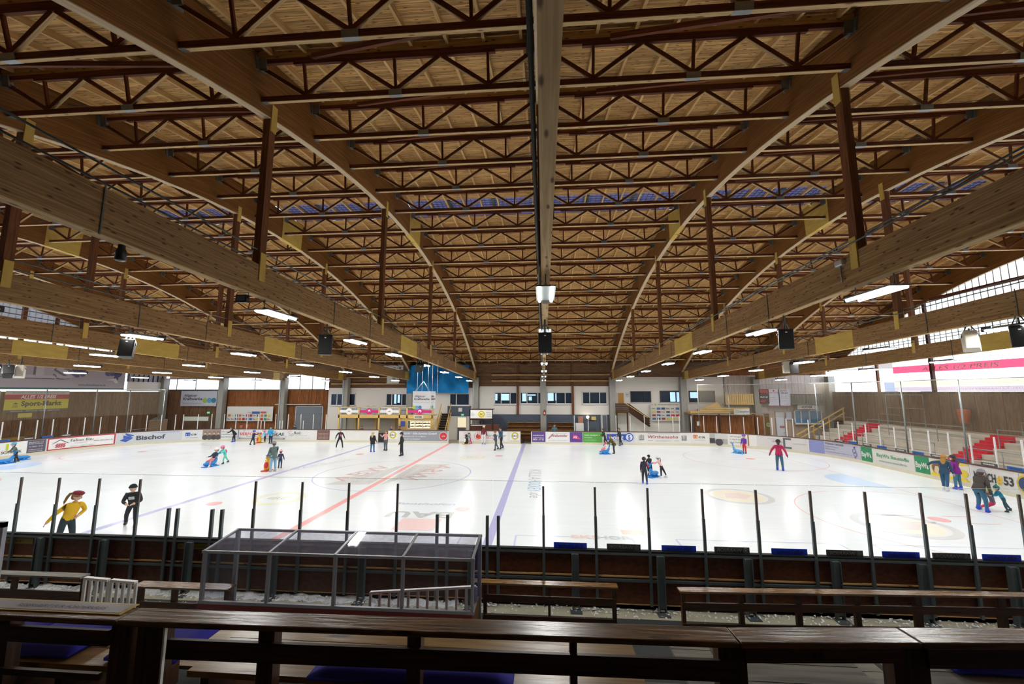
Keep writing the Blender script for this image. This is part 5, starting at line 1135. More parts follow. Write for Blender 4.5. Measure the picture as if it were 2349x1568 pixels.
for (x, z, nm) in ((23.5, .64, 'lowest'), (25.4, 1.6, 'middle')):
    for y0, y1, wh in ((13.5, 25.2, 'near'), (26.9, 34.4, 'centre'), (36.0, 38.3, 'far')): barrier_rail(x, y0, y1, z, 'steel crush barrier on the %s terrace step, %s block' % (nm, wh))
barrier_rail(26.7, 22.6, 25.2, 2.24, 'short steel rail at the head of the nearer red aisle', .8, False); barrier_rail(26.7, 33.0, 35.0, 2.24, 'short steel rail at the head of the farther red aisle', .8, False)
e = empty('hanging_bag', tuple(atX(2212, 951, 27.15)), 'orange hanging bag on the brown wall above the terrace', 'bag'); mb = MB(); mb.tube([(0, 0, -.55), (0, 0, 0), (0, 0, .35)], [.22, .3, .32], 10); mb.build('bag', plain('orange_tarp', (190, 84, 44), .6), e); mb = MB(); mb.tube([(0, -.32, .35), (0, 0, .45), (0, .32, .35)], .015, 5); mb.build('strap', M['black'], e)
e = empty('steel_frame', (27.3, 34.9, 2.24), 'grey steel goal frame stored against the brown wall', 'frame'); mb = MB(); mb.tube([(0, 0, 0), (0, 0, 2.3), (0, -3.2, 2.3), (0, -3.2, 0)], .05, 6, smooth=False); mb.tube([(0, -1.6, 0), (0, -1.6, 2.3)], .03, 6); mb.tube([(0, 0, 1.3), (0, -3.2, 1.3)], .03, 6); mb.build('frame', M['steel'], e)
e = empty('timber_handrail', (22.9, 39.4, -.1), 'sloping timber handrail at the far end of the terrace', 'handrail')
for off in (0, .45): mb = MB(); mb.bar((0, 0, .55+off), (4.3, 0, 3.0+off), .06, .1); mb.build('rail', M['newwood'], e)
for x in (.1, 1.5, 2.9, 4.2): mb = MB(); mb.bar((x, 0, 0), (x, 0, .95+x*.57), .08, .08); mb.build('post', M['newwood'], e)
# left stand steps with clutter
e = empty('wooden_stand', (-41.2, 24, -.1), 'low brown plank terrace behind the left end of the rink', 'stand')
for i in range(4): mb = MB(); mb.box(0, 2.1-.5*i, 0, 5.5, i*.35, i*.35+.35, along=1); mb.build('terrace_step', M['seat'], e)
barrier_rail(-38.95, 36.0, 39.4, -.1, 'grey steel rail in front of the left plank terrace', 1.3)
# ================================================================== LAMPS AND LOUDSPEAKERS
e0 = None
mbf = MB(); mbf.box(-.2, .2, -.62, .62, .02, .05); mbf.box(-.03, .03, -.5, .5, .05, .11); TRAY = mbf.mesh('tray', M['steel'])
mbt = MB(); mbt.tube([(-.13, -.6, 0), (-.13, .6, 0)], .035, 8); T1 = mbt.mesh('tube', M['tube'])
mbt = MB(); mbt.tube([(.13, -.6, 0), (.13, .6, 0)], .035, 8); T2 = mbt.mesh('tube', M['tube'])
mbt = MB(); mbt.tube([(0, -.5, .1), (0, -.5, .32)], .012, 5); mbt.tube([(0, .5, .1), (0, .5, .32)], .012, 5); HNG = mbt.mesh('hanger', M['darksteel'])
mbt = MB(); mbt.box(-.07, .07, .62, .78, -.02, .14); DRV = mbt.mesh('driver_box', M['black'])
def lamp_light(e, power):
    l = bpy.data.lights.get('lamp_light_%d' % int(power)) or bpy.data.lights.new('lamp_light_%d' % int(power), 'AREA'); l.shape = 'RECTANGLE'; l.size = .36; l.size_y = 1.2; l.energy = power; l.color = (1, .985, .95); l.spread = PI
    o = bpy.data.objects.new('lamp_light', l); COL.objects.link(o); o.parent = e; o.location = (0, 0, -.037)
LY = [8.4, 12.9, 17.7, 22.6, 27.5, 32.4, 37.2]
for k in range(-5, 4):
    for i, y in enumerate(LY):
        yy = y+(1.5 if k == -1 and i < 2 else .6 if k == -1 else .4 if k == 1 else 0)
        e = empty('tube_lamp', (BAY*k+(.07 if k == 0 else 0), yy, ztie(yy)-.3), 'twin fluorescent tube lamp under the %s tie beam, %s from the viewer' % (BN(k), ORD[i]), 'lamp', 'twin tube lamps under the tie beams')
        for nm, me in (('tray', TRAY), ('tube', T1), ('tube', T2), ('hanger', HNG), ('driver_box', DRV)): link(nm, me, e)
        lamp_light(e, LAMP_W)
def speaker(x, y, z, yaw, tilt, col, label, s=1., hang=1.2):
    hang = max(.05, ztie(y)-.02-z-.32*s*math.cos(tilt)-.02)
    e = empty('loudspeaker', (x, y, z), label, 'loudspeaker'); e.rotation_euler = (tilt, 0, yaw); f = M['black'] if col == 'b' else plain('cream_plastic', (210, 204, 190), .5)
    w, d, h = .21*s, .18*s, .32*s
    mb = MB(); mb.add([(-w, -d, -h), (w, -d, -h), (w*.72, d, -h), (-w*.72, d, -h), (-w, -d, h), (w, -d, h), (w*.72, d, h), (-w*.72, d, h)], [(0, 1, 5, 4), (1, 2, 6, 5), (2, 3, 7, 6), (3, 0, 4, 7), (4, 5, 6, 7), (3, 2, 1, 0)]); o = mb.build('cabinet', f, e)
    bv = o.modifiers.new('b', 'BEVEL'); bv.width = .03; bv.segments = 2
    mb = MB(); mb.box(-w*.86, w*.86, -d-.012, -d, -h*.9, h*.9); mb.build('grille', M['rubber'] if col == 'b' else plain('cream_grille', (196, 190, 176), .8), e)
    mb = MB(); mb.box(-.025, .025, -d-.016, -d-.011, h*.62, h*.72); mb.build('emblem', M['whitepost'], e)
    mb = MB(); c = math.cos(tilt); sn = math.sin(tilt); mb.tube([(0, 0, h), (0, -hang*sn if abs(sn) < .5 else 0, h+hang*c)], .025, 6); mb.bar((-w, 0, h*.4), (-w*.2, 0, h+.25), .02, .03); mb.bar((w, 0, h*.4), (w*.2, 0, h+.25), .02, .03); mb.build('bracket', M['darksteel'], e)
    return e
def spk(px, py, k, *a, **kw):
    p = atX(px, py, BAY*k+.001) if k else atY(px, py, 12.1); return speaker(BAY*k if k else .07, p.y, p.z, *a, **kw)
spk(748, 791, -1, .35, .0, 'b', 'black loudspeaker hanging from the first tie beam left of centre', hang=.55)
spk(293, 800, -2, .5, -.25, 'b', 'black loudspeaker hanging from the second tie beam left of centre', hang=.7, s=.95)
spk(1254, 787, 0, 0, 0., 'b', 'black loudspeaker facing the viewer under the centre tie beam', hang=.45, s=.98)
spk(1801, 778, 1, -.3, .05, 'b', 'black loudspeaker hanging from the first tie beam right of centre', hang=.5, s=.9)
spk(2228, 782, 2, PI-.7, .35, 'w', 'cream loudspeaker hanging from the second tie beam right of centre', hang=.4)
spk(2343, 768, 2, -.9, .3, 'b', 'black loudspeaker cut by the right picture edge', hang=.5)
spk(962, 840, -1, .5, .9, 'b', 'black loudspeaker tilted down above the scoreboard cube', hang=.3)
spk(1805, 842, 2, PI-.4, .1, 'w', 'cream loudspeaker beside the lamp under the second right tie beam', hang=.5)
spk(1822, 842, 2, -.6, .3, 'b', 'black loudspeaker next to the cream one under the second right tie beam', hang=.5)
spk(18, 852, -4, 1., -.7, 'b', 'black loudspeaker tilted down at the far left', hang=.9); spk(45, 852, -4, PI+.9, .3, 'w', 'cream loudspeaker tilted down at the far left', hang=.9)
# pendant spots (black) and box on tie
def spot(px, py, k, label, Yc=None):
    p = atX(px, py, BAY*k) if k else atY(px, py, Yc); e = empty('spot_lamp', (BAY*k if k else .07, p.y, p.z), label, 'lamp')
    mb = MB(); mb.tube([(0, 0, -.14), (0, 0, .02), (0, 0, .06), (0, 0, .2), (0, 0, .22), (0, 0, .3)], [.08, .07, .05, .05, .08, .08], 10); mb.build('housing', M['black'], e); mb = MB(); mb.ell((0, 0, -.13), (.075, .075, .03), 10, 4); mb.build('lens', plain('frosted_lens', (170, 170, 170), .3), e)
spot(278, 578, -1, 'black pendant spot under the first tie beam left of centre'); spot(1256, 550, 0, 'black pendant spot under the centre tie beam', 6.9)
p = atX(1940, 603, BAY); e = empty('receiver_box', (BAY-.12, p.y, p.z), 'pale grey rounded sensor box on the first tie beam right of centre', 'box'); mb = MB(); mb.box(-.06, .06, -.12, .12, -.07, .07); o = mb.build('housing', M['alu'], e); bv = o.modifiers.new('b', 'BEVEL'); bv.width = .03; bv.segments = 3; mb = MB(); mb.tube([(0, 0, -.07), (0, 0, -.45)], .015, 6); mb.build('conduit', M['steel'], e)
p = atX(556, 685, -BAY); e = empty('flood_lamp', (-BAY, p.y, p.z), 'small black flood lamp beside the nearest left tube lamp', 'lamp'); mb = MB(); mb.box(-.13, .13, -.05, .05, -.09, .09); mb.build('housing', M['black'], e); mb = MB(); mb.box(-.1, .1, -.06, -.05, -.06, .06); mb.build('lens', plain('grey_lens', (90, 100, 120), .2), e); mb = MB(); mb.tube([(-.14, 0, 0), (-.14, 0, .14), (.14, 0, .14), (.14, 0, 0)], .01, 5); mb.build('bracket', M['black'], e)
for px, py, k, nm in ((1466, 850, 1, 'third lamp right of centre'), (905, 803, -1, 'third lamp left of centre')):
    p = atX(px, py, BAY*k); e = empty('small_projector', (BAY*k, p.y, p.z-.2), 'small black projector close to the '+nm, 'lamp'); mb = MB(); mb.box(-.1, .1, -.16, .16, -.1, .1); mb.build('housing', M['black'], e); mb = MB(); mb.tube([(0, 0, .1), (0, 0, .35)], .015, 5); mb.build('bracket', M['darksteel'], e)
# ================================================================== NEAR BARRIER
YR = 10.0
NB = empty('near_barrier', (-2, YR, -.1), 'near side of the rink barrier seen from its brown plywood back with steel posts', 'barrier'); NL = Vector((-2, YR, -.1))
def nb(name, mat, x0, x1, y0, y1, z0, z1, along=None):
    mb = MB(); mb.box(x0, x1, y0, y1, z0, z1, along=along); return mb.build(name, mat, NB, -NL)
wide = [-14.8, -12.73, -10.97, -8.7, -6.5, -4.31, -1.7, .69, 2.59, 4.48, 6.31, 8.07, 9.84, 11.7, 12.9]
posts = [-13.59, -12.51, -11.38, -10.25, -7.15, -5.94, -4.75, -3.53, -.02, 1.18, 2.38, 3.6, 4.78, 5.95, 7.11, 8.26, 9.19, 10.25, 11.4, 12.5]
shorts = [-9.39, -9.15, -8.23, -7.97, -2.54, -2.29, -1.34, -1.08]
XA = -30.2; xs = [XA+i*2.2 for i in range(7)]+wide
for a, b2 in zip(xs, xs[1:]):
    if b2-a < .3: continue
    nb('barrier_panel', M['board_back'], a+.01, b2-.01, YR-.03, YR-.01, .62, 1.1, along=0); nb('barrier_panel', M['board_back'], a+.01, b2-.01, YR-.03, YR-.01, .02, .58, along=0)
    nb('white_face', M['boardwhite'], a+.005, b2-.005, YR, YR+.012, .0, 1.14)
nb('batten', M['purlin'], XA, 12.9, YR-.05, YR-.01, .585, .615, along=0); nb('sole_batten', M['purlin'], XA, 12.9, YR-.04, YR-.01, .0, .02, along=0)
nb('mid_rail', M['darksteel'], XA, 12.9, YR-.09, YR-.04, .5, .55); nb('upper_rail', M['darksteel'], XA, 12.9, YR-.09, YR-.03, 1.07, 1.12)
nb('cap_rail', M['rubber'], XA, 12.9, YR-.08, YR+.03, 1.135, 1.165)
for x in wide:
    mb = MB(); mb.box(x-.07, x+.07, YR-.17, YR-.1, .0, 1.09); mb.box(x-.08, x-.065, YR-.2, YR-.09, -.1, 1.09); mb.box(x+.065, x+.08, YR-.2, YR-.09, -.1, 1.09); mb.box(x-.13, x+.13, YR-.34, YR-.14, -.1, -.08); mb.build('steel_support', M['darksteel'], NB, -NL)
for x in posts:
    mb = MB(); mb.box(x-.03, x+.03, YR-.1, YR-.05, .0, 1.9); mb.build('pane_post', M['darksteel'], NB, -NL)
    mb = MB(); mb.box(x-.024, x+.024, YR-.08, YR-.045, 1.9, 2.55); mb.build('upper_post', plain('bronze_post', (112, 104, 98), .4, .5, .1) if 'bp' not in M else M['bp'], NB, -NL)
    if 'bp' not in M: M['bp'] = bpy.data.materials['bronze_post']
for x in shorts:
    mb = MB(); mb.box(x-.034, x+.034, YR-.1, YR-.04, .0, 1.86); mb.build('gate_post', M['darksteel'], NB, -NL)
gp = sorted(posts+[-14.8, -9.27, -8.1, -2.42, -1.21, 13.6])
for a, b2 in zip(gp, gp[1:]):
    if a < -9 and a > -9.3 or (a > -2.5 and a < -2.3): pass
    mb = MB(); mb.add([(a+.012, YR-.05, 1.15), (b2-.012, YR-.05, 1.15), (b2-.012, YR-.05, 2.66), (a+.012, YR-.05, 2.66)], [(0, 1, 2, 3)]); mb.build('glass_pane', M['glass'], NB, -NL)
    mb = MB(); mb.box(a+.012, b2-.012, YR-.053, YR-.047, 2.655, 2.662); mb.build('pane_edge', plain('green_glass_edge', (206, 226, 220), .3) if 'ge' not in M else M['ge'], NB, -NL); M.setdefault('ge', bpy.data.materials['green_glass_edge'])
NPB = sheet('blue_plate', (40, 84, 190), .5); NPG = sheet('grey_plate', (92, 96, 98), .4)
for i, px in enumerate((1308, 1430, 1556, 1677, 1808, 1934, 2062, 2177, 2291)):
    x = atY(px, 1250, YR).x; w = .76; bl = i % 2 == 0
    o = nb('name_plate', NPB if bl else NPG, x-w/2, x+w/2, YR-.03, YR-.015, 1.15, 1.29)
    F = lambda u, v: (x+w/2-u, YR-.036, 1.155+v)
    mb = MB(); put_text(mb, F, 'Killa Hockey' if bl else 'WARRIOR', .1 if bl else .16, .04, .07, w-.2, bold=.03)
    if not bl: put_disc(mb, F, .085, .07, .055, rin=.042); put_disc(mb, F, .085, .07, .03, n=6)
    q = mb.build('lettering', paint((24, 40, 90)) if bl else sheet('white_print', (255, 255, 255), .85), o, (0, 0, 0)); q.matrix_parent_inverse = Matrix(); q.location = -Vector((0, 0, 0))
    q.location = -NL-o.location; q.location = Vector((0, 0, 0))
for x0, x1, t in ((-15.0, -13.05, 'Bandentür'), (-9.1, -8.2, 'Bandentüre schließen')):
    o = nb('yellow_notice', paint((120, 104, 20), .6), x0, x1, YR-.045, YR-.04, .9, 1.03); mb = MB(); put_text(mb, lambda u, v: (x0+u, YR-.05, .92+v), t, .05, .02, .06, (x1-x0)*.85); mb.build('lettering', paint((40, 36, 20)), o, -NL-o.location)
# shaved ice along the foot of the barrier and crumbs on the floor
rnd = random.Random(11); mb = MB()
for i in range(2600):
    x = rnd.uniform(-15.5, 12.5); dd = abs(rnd.gauss(0, .16)); 
    if rnd.random() < .12: dd = rnd.uniform(0, .8)
    y = YR-.06-dd; s = rnd.uniform(.012, .05)*(1 if dd < .3 else .7); a = rnd.random()*PI; zc = -.095+max(0, .05-dd*.2)*rnd.random()
    if x > -1.2 and rnd.random() < .55: continue
    c, sn = math.cos(a)*s, math.sin(a)*s; t = rnd.uniform(-.02, .02)
    mb.add([(x+c, y+sn, zc+t), (x-sn*.6, y+c*.6, zc+.012), (x-c, y-sn, zc), (x+sn*.6, y-c*.6, zc-t+.01), (x, y, zc+.012+s*(.3 if x < -1 else .12))], [(0, 1, 4), (1, 2, 4), (2, 3, 4), (3, 0, 4)])
o = mb.build('shaved_ice', M['snow']); tag(o, 'crumbs of shaved ice heaped along the foot of the near barrier', 'ice', kind='stuff')
mb = MB(); n = 120; vs = []
for i in range(n+1):
    x = -15.5+13.5*i/n; h_ = .04+.02*math.sin(i*1.7)+.02*math.sin(i*.53); vs += [(x, YR-.02, -.1+h_), (x, YR-.2-.1*math.sin(i*.9)**2, -.098)]
mb.add(vs, [(2*i, 2*i+1, 2*i+3, 2*i+2) for i in range(n)], None, 0, True); o = mb.build('ice_ridge', M['snow']); tag(o, 'low ridge of scraped snow against the near barrier', 'snow', kind='stuff')
# ================================================================== SECOND ROW OF BENCHES (by the rink)
def bench_back(name, label, px0, px1, Y, zt, rails, postpx, w=.19, seat=False, mat=M['bench'], z0=-.1, postw=.07, group=None, ends=None, rz=0.):
    x0, x1 = atY(px0, 1345, Y).x, atY(px1, 1345, Y).x
    e = empty(name, ((x0+x1)/2, Y+math.sin(rz)*(x1-x0)/2, z0), label, 'bench', group, rz); cxx = (x0+x1)/2
    mb = MB(); mb.box(x0-cxx, x1-cxx, -w/2, w/2, zt-z0-.035, zt-z0, along=0); mb.build('top_plank', mat, e)
    for z_, h_ in rails: mb = MB(); mb.box(x0-cxx+.04, x1-cxx-.04, -.045, -.015, z_-z0, z_-z0+h_, along=0); mb.build('rail', M['benchside'], e)
    for p, pw in postpx: x = atY(p, 1370, Y).x-cxx; mb = MB(); mb.box(x-pw/2, x+pw/2, -.015, .06, 0, zt-z0-.035, along=2); mb.build('post', M['benchside'], e)
    if seat:
        for q in range(2): mb = MB(); mb.box(x0-cxx, x1-cxx, .1+.17*q, .25+.17*q, .42, .46, along=0); mb.build('seat_plank', M['seat'], e)
    return e
bench_back('bench', 'long brown bench with rail back on the right, in front of the barrier', 1556, 2420, 8.75, .9, ((.53, .14), (.17, .12)), ((1567, .07), (1702, .09), (1838, .1), (1978, .1), (2125, .13), (2332, .14)), rz=.045)
bench_back('bench', 'short brown bench with rail back between the clear shelter and the long one', 1104, 1416, 8.75, .93, ((.55, .14), (.18, .13)), ((1113, .07), (1260, .05), (1409, .08)))
bench_back('bench', 'brown bench with grey top left of the white picket gates', -60, 193, 8.2, 1.0, ((.5, .2),), ((26, .08), (188, .1)), mat=M['tread'])
bench_back('bench', 'brown bench between the picket gates and the clear shelter', 316, 532, 8.0, .98, ((.5, .17), (.12, .1)), ((320, .09), (398, .09), (520, .09)), w=.24, mat=M['bench'])
# dark rubber mat leaning in the gap
p = atZ(1140, 1400, -.1); e = empty('rubber_mat', (p.x+.3, 9.2, -.1), 'dark rubber mat on edge under the short bench', 'mat'); mb = MB(); mb.box(-.42, .42, -.02, .02, 0, .17); mb.build('mat', paint((38, 50, 58), .8), e)
# white picket gates and rail
def picket(name, label, p0, p1, zt0, zt1, zb, n, w=.05, tilt=0.):
    p0, p1 = Vector(p0), Vector(p1); e = empty(name, tuple(p0), label, 'gate' if 'gate' in name else 'railing'); d = p1-p0
    mb = MB(); mb.bar((0, 0, zt0), (d.x, d.y, zt1), .06, .04); mb.build('top_rail', M['whitepost'], e); mb = MB(); mb.bar((0, 0, zb), (d.x, d.y, zb), .04, .04); mb.build('bottom_rail', M['whitepost'], e)
    for i in range(n+1):
        f = i/n; z_ = zt0+(zt1-zt0)*f; mb = MB(); mb.bar((d.x*f, d.y*f, zb), (d.x*f, d.y*f, z_), .05, .025, (0, 1, 0)); mb.build('picket', M['whitepost'], e)
    return e
a = atY(196, 1325, 6.9); b2 = atY(250, 1328, 6.9); c = atY(257, 1328, 6.9); d = atY(313, 1332, 6.9); zt = a.z
picket('picket_gate', 'left leaf of the white picket gate', (a.x, 6.9, .2), (b2.x, 6.9, .2), zt-.2, zt-.22, .05, 4); picket('picket_gate', 'right leaf of the white picket gate', (c.x, 6.9, .2), (d.x, 6.9, .2), zt-.22, zt-.24, .05, 4)
a = atY(850, 1358, 8.6); b2 = atY(1092, 1345, 8.6); picket('white_railing', 'low white rail with pickets seen through the clear shelter', (a.x, 8.6, -.1), (b2.x, 8.6, -.1), a.z+.1, b2.z+.1, .1, 11)
M['frame'] = plain('dull_aluminium', (138, 140, 148), .4, .6, .1, 10)
# ================================================================== CLEAR SHELTER
YA_, YB_ = 7.4, 8.2; sx0, sx1 = -6.2, -1.25
SH = empty('clear_shelter', ((sx0+sx1)/2, YA_, 0), 'aluminium framed clear plastic player shelter with sloping roof and red base', 'shelter'); SV = -Vector(SH.location)
zA, zB, zG = 1.86, 1.98, 1.0
def sh(name, mat, *a, **k): mb = MB(); mb.box(*a, **k); return mb.build(name, mat, SH, SV)
sh('base_panel', plain('red_base', (112, 26, 22), .5, 0, .1, 3), sx0-.06, sx1+.0, YA_-.02, YA_+.04, .1, zG); sh('side_base', M['seat'], sx1-.03, sx1, YA_+.04, YB_, .1, zG-.1)
for i in range(5):
    x = sx0+(sx1-sx0)*i/4; sh('upright', M['frame'], x-.026, x+.026, YA_-.03, YA_+.03, zG, zA)
    mb = MB(); mb.bar((x, YA_-.03, zA+.01), (x, YB_+.02, zB+.01), .045, .03); mb.build('roof_bar', M['frame'], SH, SV)
    if i in (0, 4): sh('rear_upright', M['frame'], x-.035, x+.035, YB_-.03, YB_+.03, .1, zB)
sh('eaves_bar', M['frame'], sx0-.04, sx1+.04, YA_-.04, YA_+.0, zA-.025, zA+.02, along=0); sh('ridge_bar', M['frame'], sx0-.04, sx1+.04, YB_, YB_+.04, zB-.025, zB+.02, along=0); sh('sill_bar', M['frame'], sx0-.04, sx1+.04, YA_-.045, YA_+.0, zG-.02, zG+.03, along=0)
for i in range(4):
    a = sx0+(sx1-sx0)*i/4+.04; b2 = sx0+(sx1-sx0)*(i+1)/4-.04
    mb = MB(); mb.add([(a, YA_, zG+.03), (b2, YA_, zG+.03), (b2, YA_, zA-.03), (a, YA_, zA-.03)], [(0, 1, 2, 3)]); mb.build('front_pane', M['shelterglass'], SH, SV)
    mb = MB(); mb.add([(a, YA_, zA+.02), (b2, YA_, zA+.02), (b2, YB_, zB+.02), (a, YB_, zB+.02)], [(0, 1, 2, 3)]); mb.build('roof_pane', M['roofglass'], SH, SV)
for x in (sx0, sx1):
    mb = MB(); mb.add([(x, YA_, zG-.6), (x, YB_+.05, zG-.6), (x, YB_+.05, zB), (x, YA_, zA)], [(0, 1, 2, 3)]); mb.build('side_pane', thin_glass('bluish_plexiglass', (.62, .64, .86), haze=.08, hc=(90, 96, 160)) if x == sx1 else M['shelterglass'], SH, SV)
# second shelter frame cut by the left edge
e = empty('clear_shelter', (-9.6, 6.8, .1), 'grey corner of another clear shelter cut by the left picture edge', 'shelter'); xx = atY(8, 1240, 6.8).x+9.6
mb = MB(); mb.box(xx-.08, xx, -.03, .03, 1.0, atY(4, 1196, 6.8).z-.1); mb.build('upright', paint((150, 150, 160)), e); mb = MB(); mb.box(-2, xx, -.03, .03, atY(4, 1200, 6.8).z-.16, atY(4, 1196, 6.8).z-.1, along=0); mb.build('top_bar', paint((150, 150, 160)), e)
mb = MB(); mb.add([(-2, 0, 1.0), (xx-.04, 0, 1.0), (xx-.04, 0, 2.0), (-2, 0, 2.0)], [(0, 1, 2, 3)]); mb.build('front_pane', M['shelterglass'], e); mb = MB(); mb.box(-2, xx, -.02, .02, 0, 1.0, along=0); mb.build('base_panel', M['benchside'], e)
# ================================================================== GRANDSTAND (foreground)
tiers = [(-3.6, 1.6, 3.0), (1.6, 3.0, 2.72), (3.0, 4.55, 2.3), (4.55, 5.6, 1.6), (5.6, 6.9, .9), (6.9, 7.35, .45)]
GS = empty('grandstand', (0, 0, -.1), kind='structure')
for i, (y0, y1, z_) in enumerate(tiers):
    z_ -= .35 if i < 3 else .3
    nm = 'tier_slab'; mb = MB(); mb.box(-22, 16, y0, y1, -.1, z_, along=0); mb.build(nm, M['concrete'] if i > 2 else M['asphalt'], GS, (0, 0, .1))
# wooden deck boards in front of the first row (seen between the rails)
def treads(x0, x1, y0, y1, z_, n, mat, par):
    for i in range(n):
        a = y0+(y1-y0)*i/n; mb = MB(); mb.box(x0, x1, a+.004, a+(y1-y0)/n-.004, z_-.03, z_, along=0); mb.build('plank', mat, par, -Vector(par.location))
PY = 2.8; PZ = 3.235
fx = lambda px, py=1490, Y=PY: atY(px, py, Y).x
def row_bench(label, x0, x1, parts, group=None, mat=M['seat'], gaps_=()):
    e = empty('grandstand_seat', ((x0+x1)/2, 3.22, 2.35), label, 'bench', group); c = (x0+x1)/2
    for i in range(3): mb = MB(); mb.box(x0-c, x1-c, -.28+.2*i, -.088+.2*i, .41, .45, along=0); mb.build('seat_plank', mat, e)
    for x in (x0+.12, (x0+x1)/2, x1-.12): mb = MB(); mb.box(x-c-.03, x-c+.03, -.26, .26, 0, .41, along=1); mb.build('support', M['benchside'], e)
    return e
row_bench('varnished plank seat behind the front rail, left of the big left post', fx(-80), fx(255), 3); row_bench('varnished plank seat behind the front rail, from the white strip to the middle', fx(395), fx(1500), 4)
row_bench('varnished plank seat behind the front rail, right of the aisle', fx(1730), fx(2110), 4, mat=M['tread']); row_bench('grey worn plank seat behind the front rail at the right edge', fx(2190), fx(2600), 4, mat=M['tread'])
# boards of the footway beyond the seats
e = empty('footway', (0, 4.0, 2.3), 'varnished plank footway beyond the front seats', 'footway')
treads(fx(-120), fx(1560), 3.72, 4.5, 2.32, 4, M['seat'], e)
e = empty('step_block', (fx(1580)+.4, 3.9, 2.0), 'grey worn wooden steps in the aisle of the grandstand', 'steps')
for i in range(3): mb = MB(); mb.box(-.55, .65, -.95+.42*i, -.5+.42*i, .3-.14*i, .34-.14*i, along=0); mb.build('tread', M['tread'], e); mb = MB(); mb.box(-.55, .65, -.52+.42*i, -.5+.42*i, .1-.14*i, .3-.14*i, along=0); mb.build('riser', M['benchside'], e)
e = empty('footway', (4.5, 4.0, 2.3), 'grey worn plank footway right of the aisle', 'footway'); treads(fx(1700), fx(2700), 3.72, 4.5, 2.32, 4, M['tread'], e)
# blue cushions
def cushion(px0, px1, y0, y1, z_, label, sk=0.):
    x0, x1 = fx(px0, 1500, 3.3), fx(px1, 1500, 3.3); e = empty('seat_cushion', ((x0+x1)/2, (y0+y1)/2, z_), label, 'cushion', 'blue seat cushions in the front row'); w, d = (x1-x0)/2, (y1-y0)/2
    mb = MB(); nx, ny = 12, 6; vs = []
    for j in range(ny+1):
        for i in range(nx+1):
            u, v = i/nx*2-1, j/ny*2-1; ed = min(1, (1-abs(u))*6+.0)*min(1, (1-abs(v))*3.2); vs.append((u*w, v*d, .02+.045*ed**.5))
    m0 = len(vs); vs += [(-w, -d, 0), (w, -d, 0), (w, d, 0), (-w, d, 0)]
    F = [(j*(nx+1)+i, j*(nx+1)+i+1, (j+1)*(nx+1)+i+1, (j+1)*(nx+1)+i) for j in range(ny) for i in range(nx)]
    F += [tuple([m0, m0+1]+[i for i in range(nx, -1, -1)]), tuple([m0+2, m0+3]+[ny*(nx+1)+i for i in range(nx+1)]), tuple([m0+1, m0+2]+[(j)*(nx+1)+nx for j in range(ny, -1, -1)]), tuple([m0+3, m0]+[j*(nx+1) for j in range(ny+1)]), (m0+3, m0+2, m0+1, m0)]
    mb.add(vs, F, None, 0, True); mb.build('cushion', M['cloth_blue'], e); return e
cz = 2.81
cushion(-60, 110, 2.98, 3.5, cz, 'blue cushion at the far left of the front row'); cushion(112, 255, 2.98, 3.5, cz, 'blue cushion left of the wide left post')
cushion(330, 478, 2.98, 3.5, cz, 'blue cushion right of the white strip'); cushion(770, 1185, 2.90, 3.16, cz, 'long blue cushion at the bottom edge near the middle'); cushion(2192, 2420, 3.3, 3.5, cz, 'thin blue cushion at the right edge')
# front rail: four lengths of top plank on posts, each yawed so the row bends along its line in the image
def YX(x):
    P = ((-9, 2.84), (-4.6, 2.80), (-2.6, 2.79), (1.25, 2.86), (2.4, 2.95), (6, 3.2))
    for (a, ya), (b_, yb) in zip(P, P[1:]):
        if x <= b_: return ya+(yb-ya)*(x-a)/(b_-a)
    return P[-1][1]
def front(label, px0, px1, ps, rz):
    x0, x1 = fx(px0, 1430), fx(px1, 1430); c = (x0+x1)/2; y0, y1 = YX(x0), YX(x1); ang = math.atan2(y1-y0, x1-x0); e = empty('front_rail', (c, (y0+y1)/2, 2.35), label, 'railing', rz=ang); h = PZ-2.35
    mb = MB(); mb.box(x0-c+.003, x1-c-.003, -.085, .085, h-.036, h, along=0); o = mb.build('top_plank', M['bench'], e); bv = o.modifiers.new('b', 'BEVEL'); bv.width = .007; bv.segments = 2
    for (a, b2, z_, hh) in rz:
        a, b2 = fx(a, 1500), fx(b2, 1500); mb = MB(); mb.box(a-c, b2-c, -.05, -.025, z_-2.35, z_-2.35+hh, along=0); mb.build('rail', M['benchside'], e)
    for p, pw in ps:
        x = fx(p, 1500)-c; mb = MB(); mb.box(x-pw/2, x+pw/2, -.025, .06, 0, h-.036, along=2); mb.build('post', M['benchside'], e)
    return e
front('varnished plank rail across the foreground, left length with the notice strip', -150, 294, ((-5, .2), (284, .15)), ((-120, 262, 3.05, .1), (-120, 250, 2.84, .04)))
front('varnished plank rail across the foreground, middle length', 294, 1690, ((350, .19), (612, .11), (949, .09), (1316, .045), (1668, .08)), ((395, 1690, 2.99, .12),))
fr = front('varnished plank rail across the foreground, numbered length', 1690, 2126, ((1702, .08), (2098, .09)), ((1712, 2098, 3.1, .105),))
front('worn plank rail across the foreground, right length', 2126, 2600, ((2140, .14),), ((2160, 2500, 3.07, .11),))
xq = fx(1868, 1500)-fr.location.x
mb = MB(); F = plane((xq, -.055, .77), (1, 0, 0), (0, 0, 1)); put_text(mb, F, '46', 0, 0, .05, .08, bold=.01); mb.build('seat_number', paint((14, 10, 8), .9), fr)
